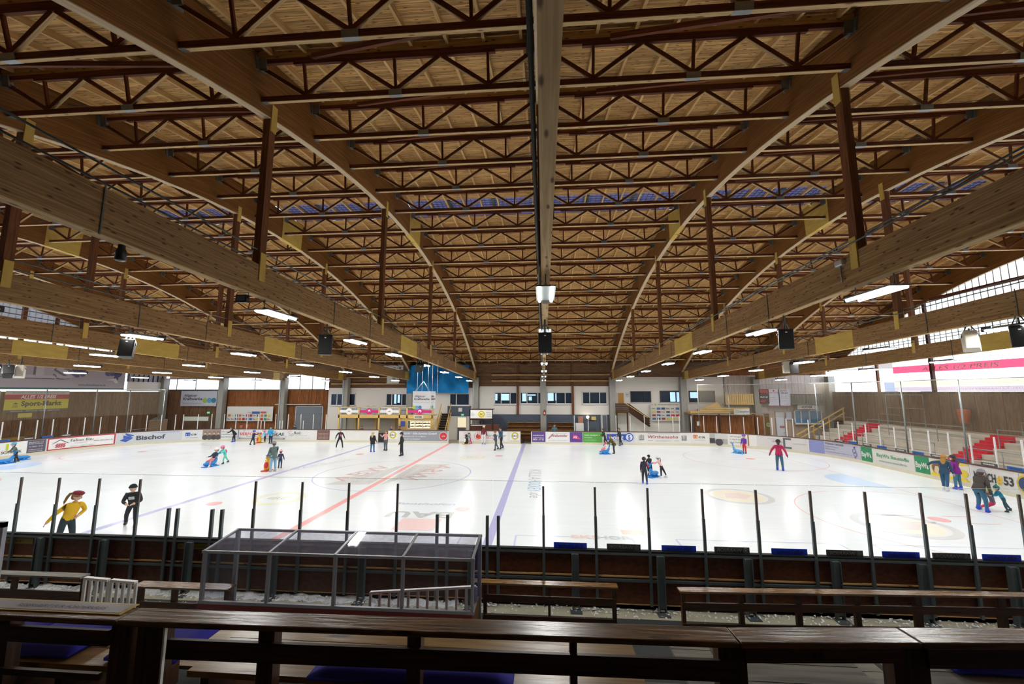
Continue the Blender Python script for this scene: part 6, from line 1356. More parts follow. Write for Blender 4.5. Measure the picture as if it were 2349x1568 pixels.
# white edge strip and notice strip
e = empty('white_strip', (fx(386, 1500), PY-.02, 2.35), 'narrow white upright strip left of the middle in the foreground', 'strip'); mb = MB(); mb.box(-.006, .006, -.03, -.01, 0, .83); mb.build('strip', M['whitepost'], e)
nx0, nx1 = fx(-150, 1370), fx(287, 1385); mb = MB(); mb.box(nx0, nx1, PY-.03, PY+.11, PZ+.001, PZ+.006); o = mb.build('notice_strip', paint((190, 160, 40), .4)); tag(o, 'long grey notice strip with yellow border lying on the left plank rail', 'notice')
mb = MB(); mb.add([(nx0, PY-.015, PZ+.0075), (nx1-.02, PY-.015, PZ+.0075), (nx1-.02, PY+.095, PZ+.0075), (nx0, PY+.095, PZ+.0075)], [(0, 1, 2, 3)]); mb.build('grey_field', paint((132, 126, 132), .35), o)
mb = MB()
for i in range(3): put_text(mb, lambda u, v: (nx1-.85-i*.86+u, PY+.015+v, PZ+.009), 'RESERVIERT FÜR FÖRDERKREIS', 0, 0, .035, .68, bold=.01)
mb.build('lettering', paint((60, 50, 56), .5), o)
# ================================================================== PEOPLE
SKIN = (214, 170, 148)
def rot_to(d):
    return Vector((0, 0, 1)).rotation_difference(Vector(d).normalized()).to_matrix()
PEND = []; RAD = {}
def person(label, x, y, h, face, top, pants, lean=0., legs=((0, 3, 0), (0, 3, 0)), arms=((5, 12, 15), (5, 12, 15)), hat=None, hair=None, boots=(60, 62, 66), gloves=None, twist=0.,
           z=0., seat=None, bulk=1., coat=None, kid=False, headyaw=0., headpitch=0., skates=True, extra=None, roll=0.):
    """face: heading in degrees, 0 looks to the viewer (-Y), 90 to the right (+X). legs/arms: (flex forward, outwards, bend) for left and right, degrees"""
    R = math.radians; face += math.degrees(math.atan2(-x, y)); bulk = 1+(bulk-1)*.55; hr = .07 if not kid else .088
    f = Vector((0, -1, 0)); s = Vector((1, 0, 0)); u = Vector((0, 0, 1))      # forward, his left, up; rotated afterwards by face
    J = {}; r = {}
    J['pelvis'] = Vector((0, 0, 0)); sp = (u*math.cos(R(lean))+f*math.sin(R(lean)))
    if roll: sp = (sp+s*math.sin(R(roll))).normalized()
    J['waist'] = sp*.10; J['chest'] = sp*.2; J['neck'] = sp*.30; hd = (sp*.6+u*.4).normalized() if lean < 60 else sp
    J['head0'] = J['neck']+hd*.035; HC = J['neck']+hd*(.035+hr*1.05)
    tw = Matrix.Rotation(R(twist), 3, 'Z')
    for i, sg in ((0, 1), (1, -1)):
        fl, ab, bd = legs[i]; S = s*sg
        J['hip%d' % i] = S*.052+u*-.02
        d = (-u*math.cos(R(fl))*math.cos(R(ab))+f*math.sin(R(fl))+S*math.sin(R(ab))).normalized()
        J['knee%d' % i] = J['hip%d' % i]+d*.235
        a2 = fl-bd; d2 = (-u*math.cos(R(a2))+f*math.sin(R(a2))+S*math.sin(R(ab*.5))).normalized()
        J['ank%d' % i] = J['knee%d' % i]+d2*.215; J['foot%d' % i] = J['ank%d' % i]+(f*.07-u*.025 if bd < 75 else f*.05-u*.06)
        fl, ab, bd = arms[i][:3]; inn = arms[i][3] if len(arms[i]) > 3 else ab*.6; SS = tw @ S
        J['sh%d' % i] = J['neck']-sp*.035+SS*.105
        d = (-sp*math.cos(R(fl))*math.cos(R(ab))+(tw @ f)*math.sin(R(fl))*math.cos(R(ab))*1.+SS*math.sin(R(ab))).normalized()
        J['elb%d' % i] = J['sh%d' % i]+d*.165; a2 = fl+bd
        d2 = (-sp*math.cos(R(a2))*math.cos(R(inn))+(tw @ f)*math.sin(R(a2))*math.cos(R(inn))+SS*math.sin(R(inn))).normalized()
        J['wri%d' % i] = J['elb%d' % i]+d2*.14; J['hand%d' % i] = J['wri%d' % i]+d2*.045; J['hd%d' % i] = d2
    b = bulk*.95
    if hat and not hair: hair = ('short', (84, 64, 48))
    rad = dict(pelvis=.078*b, waist=.07*b, chest=.082*b, neck=.045, head0=.032)
    for i in '01': rad.update({'hip'+i: .062*b**.5, 'knee'+i: .044*b**.5, 'ank'+i: .032, 'foot'+i: .03, 'sh'+i: .048*b, 'elb'+i: .036*b, 'wri'+i: .026*b**.5, 'hand'+i: .024})
    E = [('pelvis', 'waist'), ('waist', 'chest'), ('chest', 'neck'), ('neck', 'head0')]
    for i in '01': E += [('pelvis', 'hip'+i), ('hip'+i, 'knee'+i), ('knee'+i, 'ank'+i), ('ank'+i, 'foot'+i), ('chest', 'sh'+i), ('sh'+i, 'elb'+i), ('elb'+i, 'wri'+i), ('wri'+i, 'hand'+i)]
    low = min(J['foot0'].z, J['foot1'].z, J['ank0'].z-.02, J['ank1'].z-.02)
    lift = (-low*h+.045) if seat is None else seat
    e = empty('person', (x, y, z), label, 'person'); RF = Matrix.Rotation(R(face), 3, 'Z'); off = Vector((0, 0, lift))
    if seat is None:
        cxy = (J['foot0']+J['foot1'])/2; off -= Vector((cxy.x, cxy.y, 0))*h*.6
    HD = [J.pop('hd0'), J.pop('hd1')]; P = {k: RF @ (v*h+off) for k, v in J.items()}; HC = RF @ (HC*h+off)
    names = list(P); me = bpy.data.meshes.new('body'); me.from_pydata([P[k] for k in names], [(names.index(a), names.index(c)) for a, c in E], [])
    o = link('body', me, e); o.modifiers.new('skin', 'SKIN'); sd = o.modifiers.new('sub', 'SUBSURF'); sd.levels = sd.render_levels = 2
    for i, k in enumerate(names): v = me.skin_vertices[0].data[i]; v.radius = (rad[k]*h,)*2; v.use_root = (k == 'pelvis')
    HR = Matrix.Rotation(R(face+headyaw), 3, 'Z') @ Matrix.Rotation(R(headpitch), 3, 'X')
    RAD.update(rad); PEND.append((o, P, top, pants, boots, gloves, h, hr, HC, HR, [RF @ q for q in HD], hat, bulk))
    # hair or hat, skates, coat skirt
    def blob(nm, rgb, fn, rough=.8): mb = MB(); fn(mb); return mb.build(nm, paint(rgb, rough), e)
    def T(p): return HC+HR @ (Vector(p)*hr*h)
    if hair:
        kind, rgb = hair
        def fh(mb):
            mb.ell(T((0, .12, .18)), (hr*h*.98, hr*h*1.02, hr*h*1.02), 12, 7, M=HR, zmin=-.15); mb.ell(T((0, .42, -.1)), (hr*h*.86, hr*h*.66, hr*h*.95), 10, 6, M=HR)
            if kind == 'long': mb.tube([T((0, .6, .3)), T((0, .9, -.6)), T((0, .95, -1.6)), T((0, .9, -2.6)), T((0, .85, -3.2))], [hr*h*.5, hr*h*.75, hr*h*.8, hr*h*.55, hr*h*.15], 8)
            if kind == 'tail': mb.tube([T((0, .9, .5)), T((0, 1.6, .2)), T((.1, 1.9, -.8)), T((.15, 2.0, -2.0)), T((.2, 1.9, -2.7))], [hr*h*.25, hr*h*.3, hr*h*.32, hr*h*.25, hr*h*.06], 7)
        blob('hair', rgb, fh)
    if hat:
        kind, rgb = hat
        def ff(mb):
            if kind == 'helmet':
                mb.ell(T((0, .08, .22)), (hr*h*1.14, hr*h*1.28, hr*h*1.12), 14, 7, M=HR, zmin=-.05); mb.tube([T((math.cos(a)*1.12, .08+math.sin(a)*1.26, .2)) for a in [2*PI*i/14 for i in range(15)]], hr*h*.09, 5)
                for q in (-.45, 0, .45): mb.tube([T((q, -.6, 1.1)), T((q, .2, 1.38)), T((q, .95, 1.0))], hr*h*.1, 5)
            elif kind == 'beret': mb.ell(T((.25, .1, .75)), (hr*h*1.25, hr*h*1.2, hr*h*.5), 12, 6, M=HR)
            elif kind == 'hood': mb.ell(T((0, .2, .1)), (hr*h*1.16, hr*h*1.14, hr*h*1.2), 12, 8, M=HR @ Matrix.Rotation(R(-35), 3, 'X'), zmin=-.35)
            else:
                mb.ell(T((0, .08, .3)), (hr*h*1.06, hr*h*1.12, hr*h*1.05), 12, 7, M=HR, zmin=0.); mb.tube([T((math.cos(a)*1.03, .08+math.sin(a)*1.08, .32)) for a in [2*PI*i/12 for i in range(13)]], hr*h*.14, 5)
                if kind == 'pompom': mb.ell(T((0, .1, 1.5)), hr*h*.35, 8, 5)
                if kind == 'cap': mb.box(*[0]*6); mb.add([T((-.6, -.9, .35)), T((.6, -.9, .35)), T((.5, -1.7, .25)), T((-.5, -1.7, .25)), T((-.6, -.9, .45)), T((.6, -.9, .45))], [(0, 1, 2, 3), (4, 3, 2, 5), (0, 3, 4), (1, 5, 2)])
        blob({'helmet': 'helmet', 'hood': 'hood', 'beret': 'headband'}.get(kind, 'hat'), rgb, ff, .5 if kind == 'helmet' else .9)
    if skates:
        for i in '01':
            A, Fo = P['ank'+i], P['foot'+i]; fd = RF @ f; fd = Vector((fd.x, fd.y, 0)).normalized(); sd_ = Vector((-fd.y, fd.x, 0))
            dn = (Fo-A); dn = Vector((0, 0, -1)); c = A+dn*.02*h; mb = MB()
            mb.tube([A+Vector((0, 0, .05*h)), A, A+fd*.012*h+dn*.03*h], [.036*h, .038*h, .036*h], 8, mi=0); mb.tube([A-fd*.03*h+dn*.03*h, A+fd*.03*h+dn*.032*h, A+fd*.09*h+dn*.035*h], [.03*h, .032*h, .018*h], 8, mi=0)
            mb.frame(A+fd*.03*h+dn*.06*h, fd*.075*h, sd_*.006*h, Vector((0, 0, .012*h)), mi=1); mb.frame(A+fd*.035*h+dn*.076*h, fd*.09*h, sd_*.003*h, Vector((0, 0, .006*h)), mi=2)
            mb.build('skate', [paint(boots, .4), paint((225, 225, 225), .4), M['steel']], e)
    if coat:
        rgb = coat[0]; L_ = coat[1]; dirn = (P['pelvis']-P['chest']).normalized(); kn = ((P['knee0']+P['knee1'])/2-P['pelvis']).normalized(); a = P['waist']+(P['chest']-P['waist'])*.2; bq = P['pelvis']+dirn*.02*h; c = P['pelvis']+kn*L_*h
        mb = MB(); mb.tube([a, (a+bq)/2, bq, (bq+c)/2, c], [(.094*h*bulk, .075*h*bulk), (.1*h*bulk, .08*h*bulk), (.108*h*bulk, .09*h*bulk), (.112*h*bulk, .095*h*bulk), (.112*h*bulk, .098*h*bulk)], 12); mb.build('coat_hem', paint(rgb, .8), e)
    if extra: extra(e, P, RF, h, T)
    return e
# shared unit head: cranium with nose, brow, chin, ears, eyes, mouth
def head_mesh(mb, HC, HR, s):
    def T(p): return HC+HR @ (Vector(p)*s)
    mb.ell(T((0, .05, .12)), (s*.88, s*.98, s*1.0), 14, 8, mi=2, M=HR); mb.ell(T((0, -.12, -.45)), (s*.62, s*.68, s*.62), 12, 6, mi=2, M=HR)
    mb.tube([T((0, -.9, .12)), T((0, -1.12, -.18)), T((0, -.88, -.3))], [s*.07, s*.15, s*.12], 6, mi=2)
    for q in (-1, 1):
        mb.ell(T((q*.34, -.84, .06)), (s*.12, s*.06, s*.08), 8, 5, mi=5, M=HR); mb.ell(T((q*.34, -.89, .06)), (s*.06, s*.03, s*.06), 6, 4, mi=6, M=HR); mb.ell(T((q*.9, .1, -.02)), (s*.08, s*.16, s*.22), 6, 5, mi=2, M=HR)
        mb.tube([T((q*.18, -.92, .27)), T((q*.5, -.82, .26))], s*.045, 4, mi=6)
    mb.tube([T((-.22, -.76, -.52)), T((0, -.84, -.52)), T((.22, -.76, -.52))], [s*.03, s*.055, s*.03], 5, mi=7)
def finish_people():
    dg = bpy.context.evaluated_depsgraph_get(); WHT = paint((235, 232, 228)); DK = paint((40, 34, 32)); LIP = paint((176, 96, 90)); SK = paint(SKIN)
    for (o, P, top, pants, boots, gloves, h, hr, HC, HR, hd, hat, bulk) in PEND:
        ev = o.evaluated_get(dg); me = ev.to_mesh(); mb = MB(); vs = [v.co.copy() for v in me.vertices]; fs = [tuple(p.vertices) for p in me.polygons]; ev.to_mesh_clear()
        RD = RAD; SEG = [('pelvis', 'waist', 0), ('waist', 'chest', 0), ('chest', 'neck', 0), ('neck', 'head0', 2)]
        for i in '01': SEG += [('hip'+i, 'knee'+i, 1), ('knee'+i, 'ank'+i, 1), ('ank'+i, 'foot'+i, 3), ('sh'+i, 'elb'+i, 0), ('elb'+i, 'wri'+i, 0), ('wri'+i, 'hand'+i, 4)]
        hipz = P['pelvis']
        for f in fs:
            c = sum((vs[i] for i in f), Vector())/len(f); best = (9e9, 0)
            for a, b, mi in SEG:
                A, B = P[a], P[b]; d = B-A; t = max(0, min(1, (c-A).dot(d)/d.length_squared)); q = (c-(A+d*t)).length-RD[a]*h*(1-t)-RD[b]*h*t
                if q < best[0]: best = (q, mi)
            mi = best[1]
            if mi == 0 and (c-hipz).dot((P['waist']-hipz).normalized()) < .015*h and (c-hipz).length < .12*h: mi = 1
            mb.f.append(list(f)); mb.m.append(mi); mb.sm.append(True); mb.uv.append([(0, 0)]*len(f))
        mb.v = [tuple(v) for v in vs]
        head_mesh(mb, HC, HR, hr*h)
        for i in (0, 1):      # palm and five fingers
            w = P['wri%d' % i]; d = hd[i].normalized(); side = d.cross(Vector((0, 0, 1))); side = side.normalized() if side.length > .2 else Vector((1, 0, 0)); n = d.cross(side)
            pc = w+d*.03*h; mb.frame(pc, d*.024*h, side*.02*h, n*.009*h, 4)
            for q in range(4): a = w+d*.05*h+side*(q-1.5)*.011*h; mb.tube([a, a+d*(.022+.004*(q in (1, 2)))*h, a+d*.036*h+n*.012*h], [.0055*h, .005*h, .004*h], 5, mi=4)
            a = w+d*.02*h+side*.02*h; mb.tube([a, a+side*.014*h+d*.014*h, a+side*.014*h+d*.032*h], [.006*h, .006*h, .0045*h], 5, mi=4)
        me2 = mb.mesh('body', [paint(top, .8), paint(pants, .8), SK, paint(boots, .4), paint(gloves, .8) if gloves else SK, WHT, DK, LIP])
        o.modifiers.clear(); old = o.data; o.data = me2; bpy.data.meshes.remove(old)
# skating aids
def seal_aid(x, y, face, label, s=1., rgb=(36, 132, 206), lean=0.):
    s *= .8; face += math.degrees(math.atan2(-x, y))
    e = empty('skating_aid', (x, y, 0), label, 'skating aid', rz=math.radians(face)); mt = paint(rgb, .35)
    pts = [(0, -.62, .2), (0, -.55, .22), (0, -.42, .24), (0, -.2, .24), (0, .05, .24), (0, .25, .34), (0, .36, .55), (0, .4, .75), (0, .42, .9)]; rr = [.02, .09, .14, .17, .18, .15, .1, .07, .05]
    mb = MB(); mb.tube([Vector(p)*s for p in pts], [q*s for q in rr], 12); mb.build('body', mt, e)
    mb = MB()
    for sg in (-1, 1): mb.tube([Vector((0, .42, .86))*s, Vector((sg*.16, .46, .98))*s, Vector((sg*.28, .5, 1.0))*s], [.05*s, .05*s, .015*s], 6, sx=1.)
    mb.build('tail_handle', mt, e); mb = MB()
    for sg in (-1, 1): mb.tube([Vector((sg*.14, -.2, .2))*s, Vector((sg*.3, -.1, .08))*s, Vector((sg*.36, .05, .04))*s], [.07*s, .05*s, .02*s], 6)
    mb.build('flipper', mt, e); mb = MB(); mb.box(-.2*s, .2*s, -.62*s, .5*s, .0, .05*s); mb.box(-.06*s, .06*s, -.4*s, .4*s, .05*s, .14*s); mb.build('runner', mt, e)
    mb = MB(); 
    for sg in (-1, 1): mb.ell(Vector((sg*.07, -.53, .26))*s, .022*s, 6, 4)
    mb.build('eye', M['black'], e); return e
def standing_aid(x, y, face, label, kind):
    face += math.degrees(math.atan2(-x, y))
    e = empty('skating_aid', (x, y, 0), label, 'skating aid', rz=math.radians(face))
    body, belly, base = ((30, 30, 34), (232, 230, 226), (216, 176, 40)) if kind == 'penguin' else ((226, 176, 40), (206, 40, 40), (206, 60, 40))
    mb = MB(); mb.tube([(0, 0, .05), (0, 0, .12), (0, 0, .35), (0, 0, .55), (0, 0, .68)], [.12, .2, .21, .15, .08], 12); mb.build('body', paint(body, .4), e)
    mb = MB(); mb.ell((0, -.0, .78), (.12, .13, .13), 12, 8); mb.build('head', paint(body, .4), e); mb = MB(); mb.ell((0, -.1, .32), (.15, .13, .24), 12, 8); mb.build('belly', paint(belly, .4), e)
    mb = MB(); mb.tube([(0, -.1, .78), (0, -.22, .76)], [.035, .008], 6); mb.build('beak', paint((226, 150, 30), .4), e); mb = MB(); mb.box(-.2, .2, -.35, .25, 0, .05); mb.build('base', paint(base, .4), e)
    mb = MB(); mb.tube([(-.22, .1, .6), (0, .16, .66), (.22, .1, .6)], .02, 6); mb.build('handle', paint(base, .4), e)
    if kind != 'penguin': mb = MB(); mb.ell((0, 0, .9), (.14, .14, .06), 10, 5); mb.build('cap', paint((60, 120, 190), .5), e)
    mb = MB(); 
    for sg in (-1, 1): mb.ell((sg*.05, -.115, .82), .018, 6, 4)
    mb.build('eye', M['black'], e); return e
def I(px, py): p = atZ(px, py, 0); return p.x, min(p.y, 37.75)
def HT(px, pf, pt): p = atZ(px, pf, 0); return atY(px, pt, p.y).z
NAVY = (36, 42, 66); JEANS = (92, 132, 168); DJ = (44, 74, 96); BLK = (30, 31, 34); BS = (36, 70, 190); BSK = (48, 48, 52)
ST = ((4, 5, 6), (-4, 5, 2)); GL = ((16, 6, 24), (-14, 8, 12))
x, y = I(34, 1060); person('child in blue helmet and grey jacket pushing a blue whale at the left edge', x, y, 1.32, -70, (96, 104, 96), (60, 44, 36), 22, GL, ((38, 5, 25), (38, 5, 25)), ('helmet', (80, 160, 205)), kid=True, boots=BSK)
seal_aid(*I(14, 1063), -65, 'blue whale aid in front of the grey jacket at the left edge'); seal_aid(*I(47, 1055), 110, 'blue whale aid behind the child at the left edge', .95)
x, y = I(478, 1070); seal_aid(x+.1, y+.1, -55, 'blue seal aid carrying the seated child in pink trousers', 1.05)
person('child in white helmet and pink trousers seated on a blue seal aid', x+.05, y+.25, 1.35, -55, NAVY, (232, 140, 150), -22, ((70, 22, 56), (66, 22, 62)), ((20, 10, 60), (20, 10, 60)), ('helmet', (226, 220, 216)), seat=.46, kid=True, boots=(220, 220, 222))
x, y = I(503, 1064); person('child in pink helmet with pink rucksack pushing the seal aid', x+.2, y+.2, 1.22, -60, (90, 200, 190), (110, 206, 186), 28, ((30, 5, 30), (-30, 6, 5)), ((55, 5, 20), (55, 5, 20)), ('helmet', (232, 120, 170)), kid=True, boots=BSK, bulk=1.1,
       extra=lambda e, P, RF, h, T: (lambda mb: (mb.ell(P['chest']+RF @ Vector((0, .09*h, -.03*h)), (.09*h, .06*h, .12*h), 10, 6), mb.build('rucksack', paint((226, 60, 120)), e)))(MB()))
x, y = I(535, 1013); person('adult all in black bending forward by the left boards', x, y, HT(535, 1013, 976), -80, BLK, BLK, 32, ((20, 4, 20), (-6, 4, 4)), ((60, 6, 10), (50, 6, 20)), None, ('short', (60, 46, 40)), boots=BS, bulk=1.2, coat=(BLK, .08))
x, y = I(580, 1020); person('child in navy snowsuit and blue helmet near the left boards', x, y, HT(580, 1020, 988), 60, NAVY, NAVY, 8, ((10, 8, 8), (-14, 10, 4)), ((70, 8, 60), (30, 8, 70)), ('helmet', (40, 80, 190)), kid=True, boots=BSK, bulk=1.15)
x, y = I(606, 1015); person('small child in pink helmet beside the adult in the pale blue jacket', x, y, 1.12, -60, (120, 196, 226), (34, 36, 44), 15, ST, ((50, 8, 20), (50, 8, 20)), ('helmet', (232, 130, 180)), kid=True, boots=(206, 180, 40)); standing_aid(x-.45, y-.1, -60, 'small yellow-based skating aid near the left boards', 'bear')
x, y = I(616, 1017); person('adult in pale blue jacket by the left boards', x+.15, y, HT(616, 1017, 977), -25, (44, 160, 206), (36, 48, 74), 10, ((4, 3, 6), (-8, 4, 2)), ((20, 6, 30), (20, 6, 30)), ('beanie', (50, 46, 44)), bulk=1.2, coat=((44, 160, 206), .06), boots=BSK)
x, y = I(622, 1081); person('adult in grey-green hooded jacket and light jeans holding a yellow aid', x+.05, y, HT(622, 1081, 1012), -150, (88, 106, 104), (130, 170, 200), 5, ((3, 3, 4), (-2, 4, 2)), ((20, 6, 20), (10, 6, 10)), ('beanie', (132, 138, 140)), bulk=1.2, coat=((88, 106, 104), .05), boots=(170, 172, 170))
x, y = I(635, 1074); person('small child in pink hat and striped jacket right of the grey-green adult', x+.15, y+.1, HT(635, 1074, 1034), 160, (64, 66, 96), (44, 66, 100), 3, ST, ((10, 16, 10), (10, 16, 10)), ('pompom', (216, 170, 176)), kid=True, boots=(80, 60, 50), bulk=1.1)
standing_aid(*I(613, 1079), -30, 'yellow and red bear-shaped skating aid held by the grey-green adult', 'bear')
x, y = I(779, 1026); person('skater in black tracksuit with orange chest striding, left of centre', x, y, HT(779, 1026, 983), 10, (34, 36, 56), (34, 38, 58), 5, ((14, 14, 8), (-10, 18, 4)), ((10, 26, 18), (-10, 30, 20)), None, ('short', (70, 50, 40)), boots=BSK,
       extra=lambda e, P, RF, h, T: (lambda mb: (mb.ell((P['chest']+P['waist'])/2+RF @ Vector((0, -.062*h, 0)), (.05*h, .02*h, .07*h), 10, 6), mb.build('orange_print', paint((216, 80, 50)), e)))(MB()))
x, y = I(855, 1036); person('girl with fair hair in long black coat and blue skates', x, y, HT(855, 1036, 990), 150, BLK, (44, 100, 140), 0, ((0, 6, 0), (0, 6, 0)), ((0, 12, 40), (0, 12, 40)), None, ('long', (196, 176, 130)), boots=BS, bulk=1.15, coat=(BLK, .12))
x, y = I(883, 1033); person('girl in pink jacket standing left of the black hooded skater', x, y, HT(883, 1033, 987), -40, (222, 166, 158), (86, 96, 100), 0, ST, ((60, 4, 80), (50, 4, 80)), None, ('long', (130, 90, 60)), boots=BSK, bulk=1.15)
x, y = I(919, 1045); person('skater in black hoodie and cap seen from the side', x, y, HT(919, 1045, 991), -100, (30, 32, 38), (30, 32, 36), 3, ((6, 3, 10), (-4, 4, 4)), ((10, 6, 20), (-20, 10, 40)), ('cap', (30, 34, 60)), boots=BSK, bulk=1.05)
x, y = I(1078, 1017); person('small child in green top and magenta trousers behind the penguin aid', x+.1, y, HT(1078, 1017, 992), -80, (56, 150, 130), (214, 40, 130), 22, GL, ((55, 5, 20), (55, 5, 20)), ('helmet', (60, 70, 110)), ('tail', (176, 150, 100)), kid=True, boots=(206, 60, 110)); standing_aid(*I(1070, 1018), -60, 'black and white penguin-shaped skating aid', 'penguin')
x, y = I(1112, 1017); person('fair-haired skater in maroon top and white trousers by the boards', x, y, HT(1112, 1017, 976), 160, (110, 30, 50), (226, 224, 222), 3, ST, ((10, 14, 40), (10, 10, 10)), ('beanie', (222, 200, 150)), boots=(130, 140, 190), bulk=1.05)
x, y = I(1137, 1032); person('skater in dark grey sportswear walking, front one of the pair', x, y, HT(1137, 1032, 987), -60, (64, 76, 92), (78, 84, 90), 10, ((16, 3, 12), (-20, 4, 10)), ((28, 10, 40), (-16, 10, 40)), None, ('short', (120, 76, 46)), boots=BSK)
x, y = I(1145, 1030); person('skater in blue sweater walking, rear one of the pair', x+.12, y+.25, HT(1145, 1030, 980), -50, (44, 76, 106), (36, 40, 52), 6, ((18, 3, 14), (-18, 4, 12)), ((26, 8, 30), (-14, 10, 40)), None, ('short', (46, 40, 40)), boots=BSK)
x, y = I(1382, 1016); person('adult in dark green jacket skating along the right boards', x, y, HT(1382, 1016, 978), -70, (46, 58, 54), (32, 36, 44), 20, ((14, 4, 14), (-26, 4, 8)), ((50, 6, 30), (10, 6, 30)), None, ('short', (60, 48, 40)), boots=BS, bulk=1.1)
x, y = I(1416, 1017); person('adult in dark jacket skating behind the olive coat', x, y, HT(1416, 1017, 978), -60, (44, 48, 56), (36, 38, 44), 12, ((14, 4, 14), (-20, 6, 8)), ((40, 6, 30), (10, 8, 30)), ('beanie', (86, 84, 70)), boots=(70, 100, 130), bulk=1.1)
x, y = I(1407, 1040); person('adult in olive coat pushing a blue seal with a small child', x, y, HT(1407, 1040, 996), -75, (86, 84, 30), (36, 38, 42), 30, ((4, 3, 8), (-6, 4, 4)), ((40, 6, 15), (40, 6, 15)), None, ('short', (130, 84, 50)), boots=(60, 60, 50), bulk=1.2, coat=((86, 84, 30), .1))
x, y = I(1389, 1041); seal_aid(x, y, -80, 'blue seal aid pushed by the adult in the olive coat', .95); person('small child in pink hat and snowsuit riding the seal aid', x-.05, y+.02, .95, -80, (226, 190, 190), (232, 110, 140), -10, ((80, 12, 60), (80, 12, 60)), ((30, 8, 30), (30, 8, 30)), ('pompom', (210, 50, 110)), seat=.42, kid=True, boots=(90, 110, 200))
x, y = I(1480, 1109); person('boy in dark jacket with red trim and blue skates', x, y, HT(1480, 1109, 1048), 165, (42, 40, 62), (40, 44, 58), 4, ((6, 4, 6), (-4, 8, 2)), ((0, 8, 10), (0, 10, 10)), ('hood', (70, 52, 40)), boots=BS, bulk=1.15,
       extra=lambda e, P, RF, h, T: (lambda mb: (mb.tube([P['sh0']+RF @ Vector((.02*h, -.03*h, .02*h)), P['waist']+RF @ Vector((.085*h, -.02*h, 0)), P['pelvis']+RF @ Vector((.09*h, -.02*h, 0))], .018*h, 6), mb.tube([P['sh1']+RF @ Vector((-.01*h, .04*h, .02*h)), P['elb1']+RF @ Vector((-.03*h, 0, 0))], .02*h, 6), mb.build('red_trim', paint((206, 50, 50)), e)))(MB()))
x, y = I(1492, 1092); person('boy in black leaning on the tail of a blue seal aid', x, y+.1, HT(1492, 1092, 1044), -150, (32, 34, 44), (36, 38, 46), 14, ST, ((30, 6, 40), (30, 6, 40)), ('beanie', (26, 26, 30)), boots=BS, bulk=1.15); seal_aid(x+.12, y-.2, 150, 'blue seal aid between the three children right of centre', 1.02)
x, y = I(1519, 1096); person('girl in pale pink jacket and helmet pushing from the right', x, y, HT(1508, 1096, 1046), -105, (222, 172, 170), (26, 28, 32), 26, ((0, 4, 0), (-26, 8, 0)), ((58, 4, 25), (60, 4, 25)), ('helmet', (190, 216, 216)), ('tail', (120, 110, 100)), boots=(225, 225, 225), gloves=(206, 30, 90))
x, y = I(1708, 1040); person('child in purple top and red trousers beside a pale blue dolphin aid', x, y, HT(1708, 1040, 998), -20, (96, 50, 150), (206, 40, 56), 2, ((2, 2, 2), (-2, 2, 0)), ((16, 8, 20), (10, 8, 10)), ('helmet', (110, 80, 180)), kid=True, boots=BSK); seal_aid(x-.5, y+.1, 60, 'pale blue dolphin aid beside the child in purple', 1.0, (90, 160, 215))
x, y = I(1790, 1078); person('skater in magenta hooded jacket and jeans seen from behind, arms out', x, y, HT(1790, 1078, 1008), 178, (176, 30, 84), (52, 92, 112), 3, ((3, 4, 4), (-3, 5, 2)), ((8, 36, 8), (0, 28, 6)), ('beanie', (44, 30, 36)), boots=BS, bulk=1.12, gloves=(30, 40, 50), coat=((176, 30, 84), .0),
       extra=lambda e, P, RF, h, T: (lambda mb: (mb.ell(P['neck']+RF @ Vector((0, .05*h, -.02*h)), (.075*h, .05*h, .045*h), 10, 6), mb.build('hood', paint((160, 24, 76)), e)))(MB()))
x, y = I(2172, 1124); person('girl with long fair hair in dark teal quilted jacket pointing left', x, y, HT(2168, 1124, 1042), 160, (38, 70, 96), (44, 84, 116), 12, ((8, 2, 4), (-18, 4, 4)), ((14, 76, 6), (10, 10, 20)), None, ('long', (176, 130, 60)), boots=(226, 226, 226), bulk=1.15, coat=((38, 70, 96), .04))
x, y = I(2200, 1122); person('girl in purple jacket and black helmet holding hands at the right', x, y+.1, HT(2193, 1122, 1045), -120, (128, 30, 132), (66, 116, 140), 8, ((4, 3, 4), (-2, 4, 2)), ((-10, 30, 30), (10, 10, 20)), ('helmet', (30, 32, 38)), ('tail', (110, 80, 60)), boots=BS, bulk=1.2, coat=((128, 30, 132), .04))
x, y = I(2257, 1172); person('adult in dark brown jacket bending over a fallen child at the right edge', x, y, HT(2262, 1172, 1080)*1.08, 150, (66, 60, 56), (50, 96, 122), 26, ((26, 6, 34), (8, 8, 14)), ((40, 8, 20), (10, 12, 20)), ('beanie', (130, 132, 140)), boots=BS, bulk=1.25, gloves=(50, 52, 62), coat=((66, 60, 56), .02))
x, y = I(2308, 1174); person('small child in teal jacket and green bobble hat at the right edge', x, y, HT(2308, 1174, 1116), -70, (34, 130, 160), (36, 74, 84), 24, ((0, 6, 14), (-24, 6, 6)), ((50, 8, 30), (40, 8, 40)), ('pompom', (30, 116, 106)), kid=True, boots=BSK, bulk=1.15)
x, y = I(2292, 1168); person('child in pink snowsuit slipping onto the ice beside the brown jacket', x-.25, y-.05, 1.1, -110, (96, 96, 112), (206, 60, 96), 10, ((60, 24, 6), (50, 24, 6)), ((110, 10, 10), (110, 10, 10)), ('helmet', (206, 210, 120)), kid=True, seat=.26, boots=BSK, bulk=1.1)
x, y = I(148, 1262); person('skater in mustard sweater with red headband behind the left panes', x, y, 1.72, 25, (212, 168, 20), (32, 46, 54), 14, ((8, 6, 10), (-6, 6, 6)), ((-5, 34, 55, -45), (-14, 36, 6)), ('beret', (120, 24, 40)), ('tail', (130, 96, 60)), boots=BSK, headyaw=35, headpitch=18, roll=8)
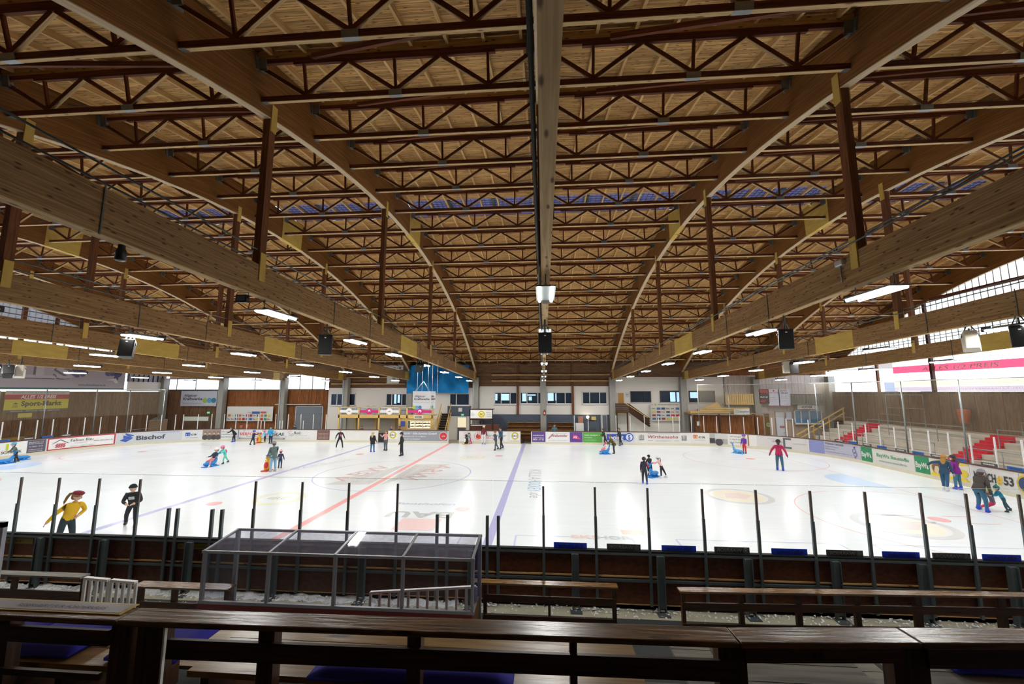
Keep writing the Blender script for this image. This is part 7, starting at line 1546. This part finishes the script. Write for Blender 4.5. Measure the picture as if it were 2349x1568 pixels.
x, y = I(298, 1208); person('skater in black hoodie, cap and tracksuit gliding towards the left panes', x, y, 1.58, -15, (30, 34, 36), (34, 38, 46), 26, ((26, 6, 34), (-10, 16, 24)), ((24, 16, 50, -35), (24, 16, 50, -35)), ('beanie', (22, 30, 38)), boots=BSK, bulk=1.25,
       extra=lambda e, P, RF, h, T: (lambda mb: (mb.frame((P['chest']*.8+P['waist']*.2)+RF @ Vector((0, -.108*h, 0)), RF @ Vector((.05*h, 0, 0)), RF @ Vector((0, -.012*h, .03*h)), RF @ Vector((0, .004*h, .002*h))), mb.build('chest_print', paint((200, 204, 206)), e)))(MB()))
# spectators behind the far barrier
def spect(px, pt, Y, label, **k):
    p = atY(px, pt, Y); person(label, p.x, Y, p.z+.1, k.pop('face', 0), k.pop('top'), k.pop('pants', BLK), z=-.1, skates=False, **k)
spect(1272, 972, 39.2, 'spectator in teal jacket and cap behind the barrier, right of the benches gap', top=(70, 110, 120), hat=('beanie', (40, 44, 50)), bulk=1.3)
spect(830, 977, 39.2, 'spectator in maroon coat behind the barrier under the balcony', top=(90, 30, 44), hair=('short', (90, 50, 50)), bulk=1.25)
spect(898, 977, 39.2, 'spectator with reddish hair in blue top left of the kiosk', top=(40, 90, 120), hair=('short', (150, 80, 60)), face=40)
spect(915, 977, 39.4, 'spectator in dark coat beside the blue sign left of the kiosk', top=(50, 40, 60), hair=('short', (110, 50, 50)), face=-60)
spect(554, 977, 40.2, 'spectator in pink hood behind the left boards', top=(206, 100, 110), hat=('hood', (226, 110, 120)), kid=True); spect(568, 974, 40.2, 'spectator in red hood behind the left boards', top=(206, 70, 70), hat=('hood', (216, 76, 76)), kid=True)
spect(676, 974, 40.2, 'dark figure standing behind the left boards', top=(40, 70, 90), hair=('short', (40, 34, 34)))
finish_people()
e = empty('blue_sign', tuple(atY(919, 980, 39.3)), 'blue hanging cloth sign left of the kiosk window', 'sign'); mb = MB(); mb.box(0, .42, 0, .03, .1, .62); mb.build('sheet', paint((44, 66, 150)), e)
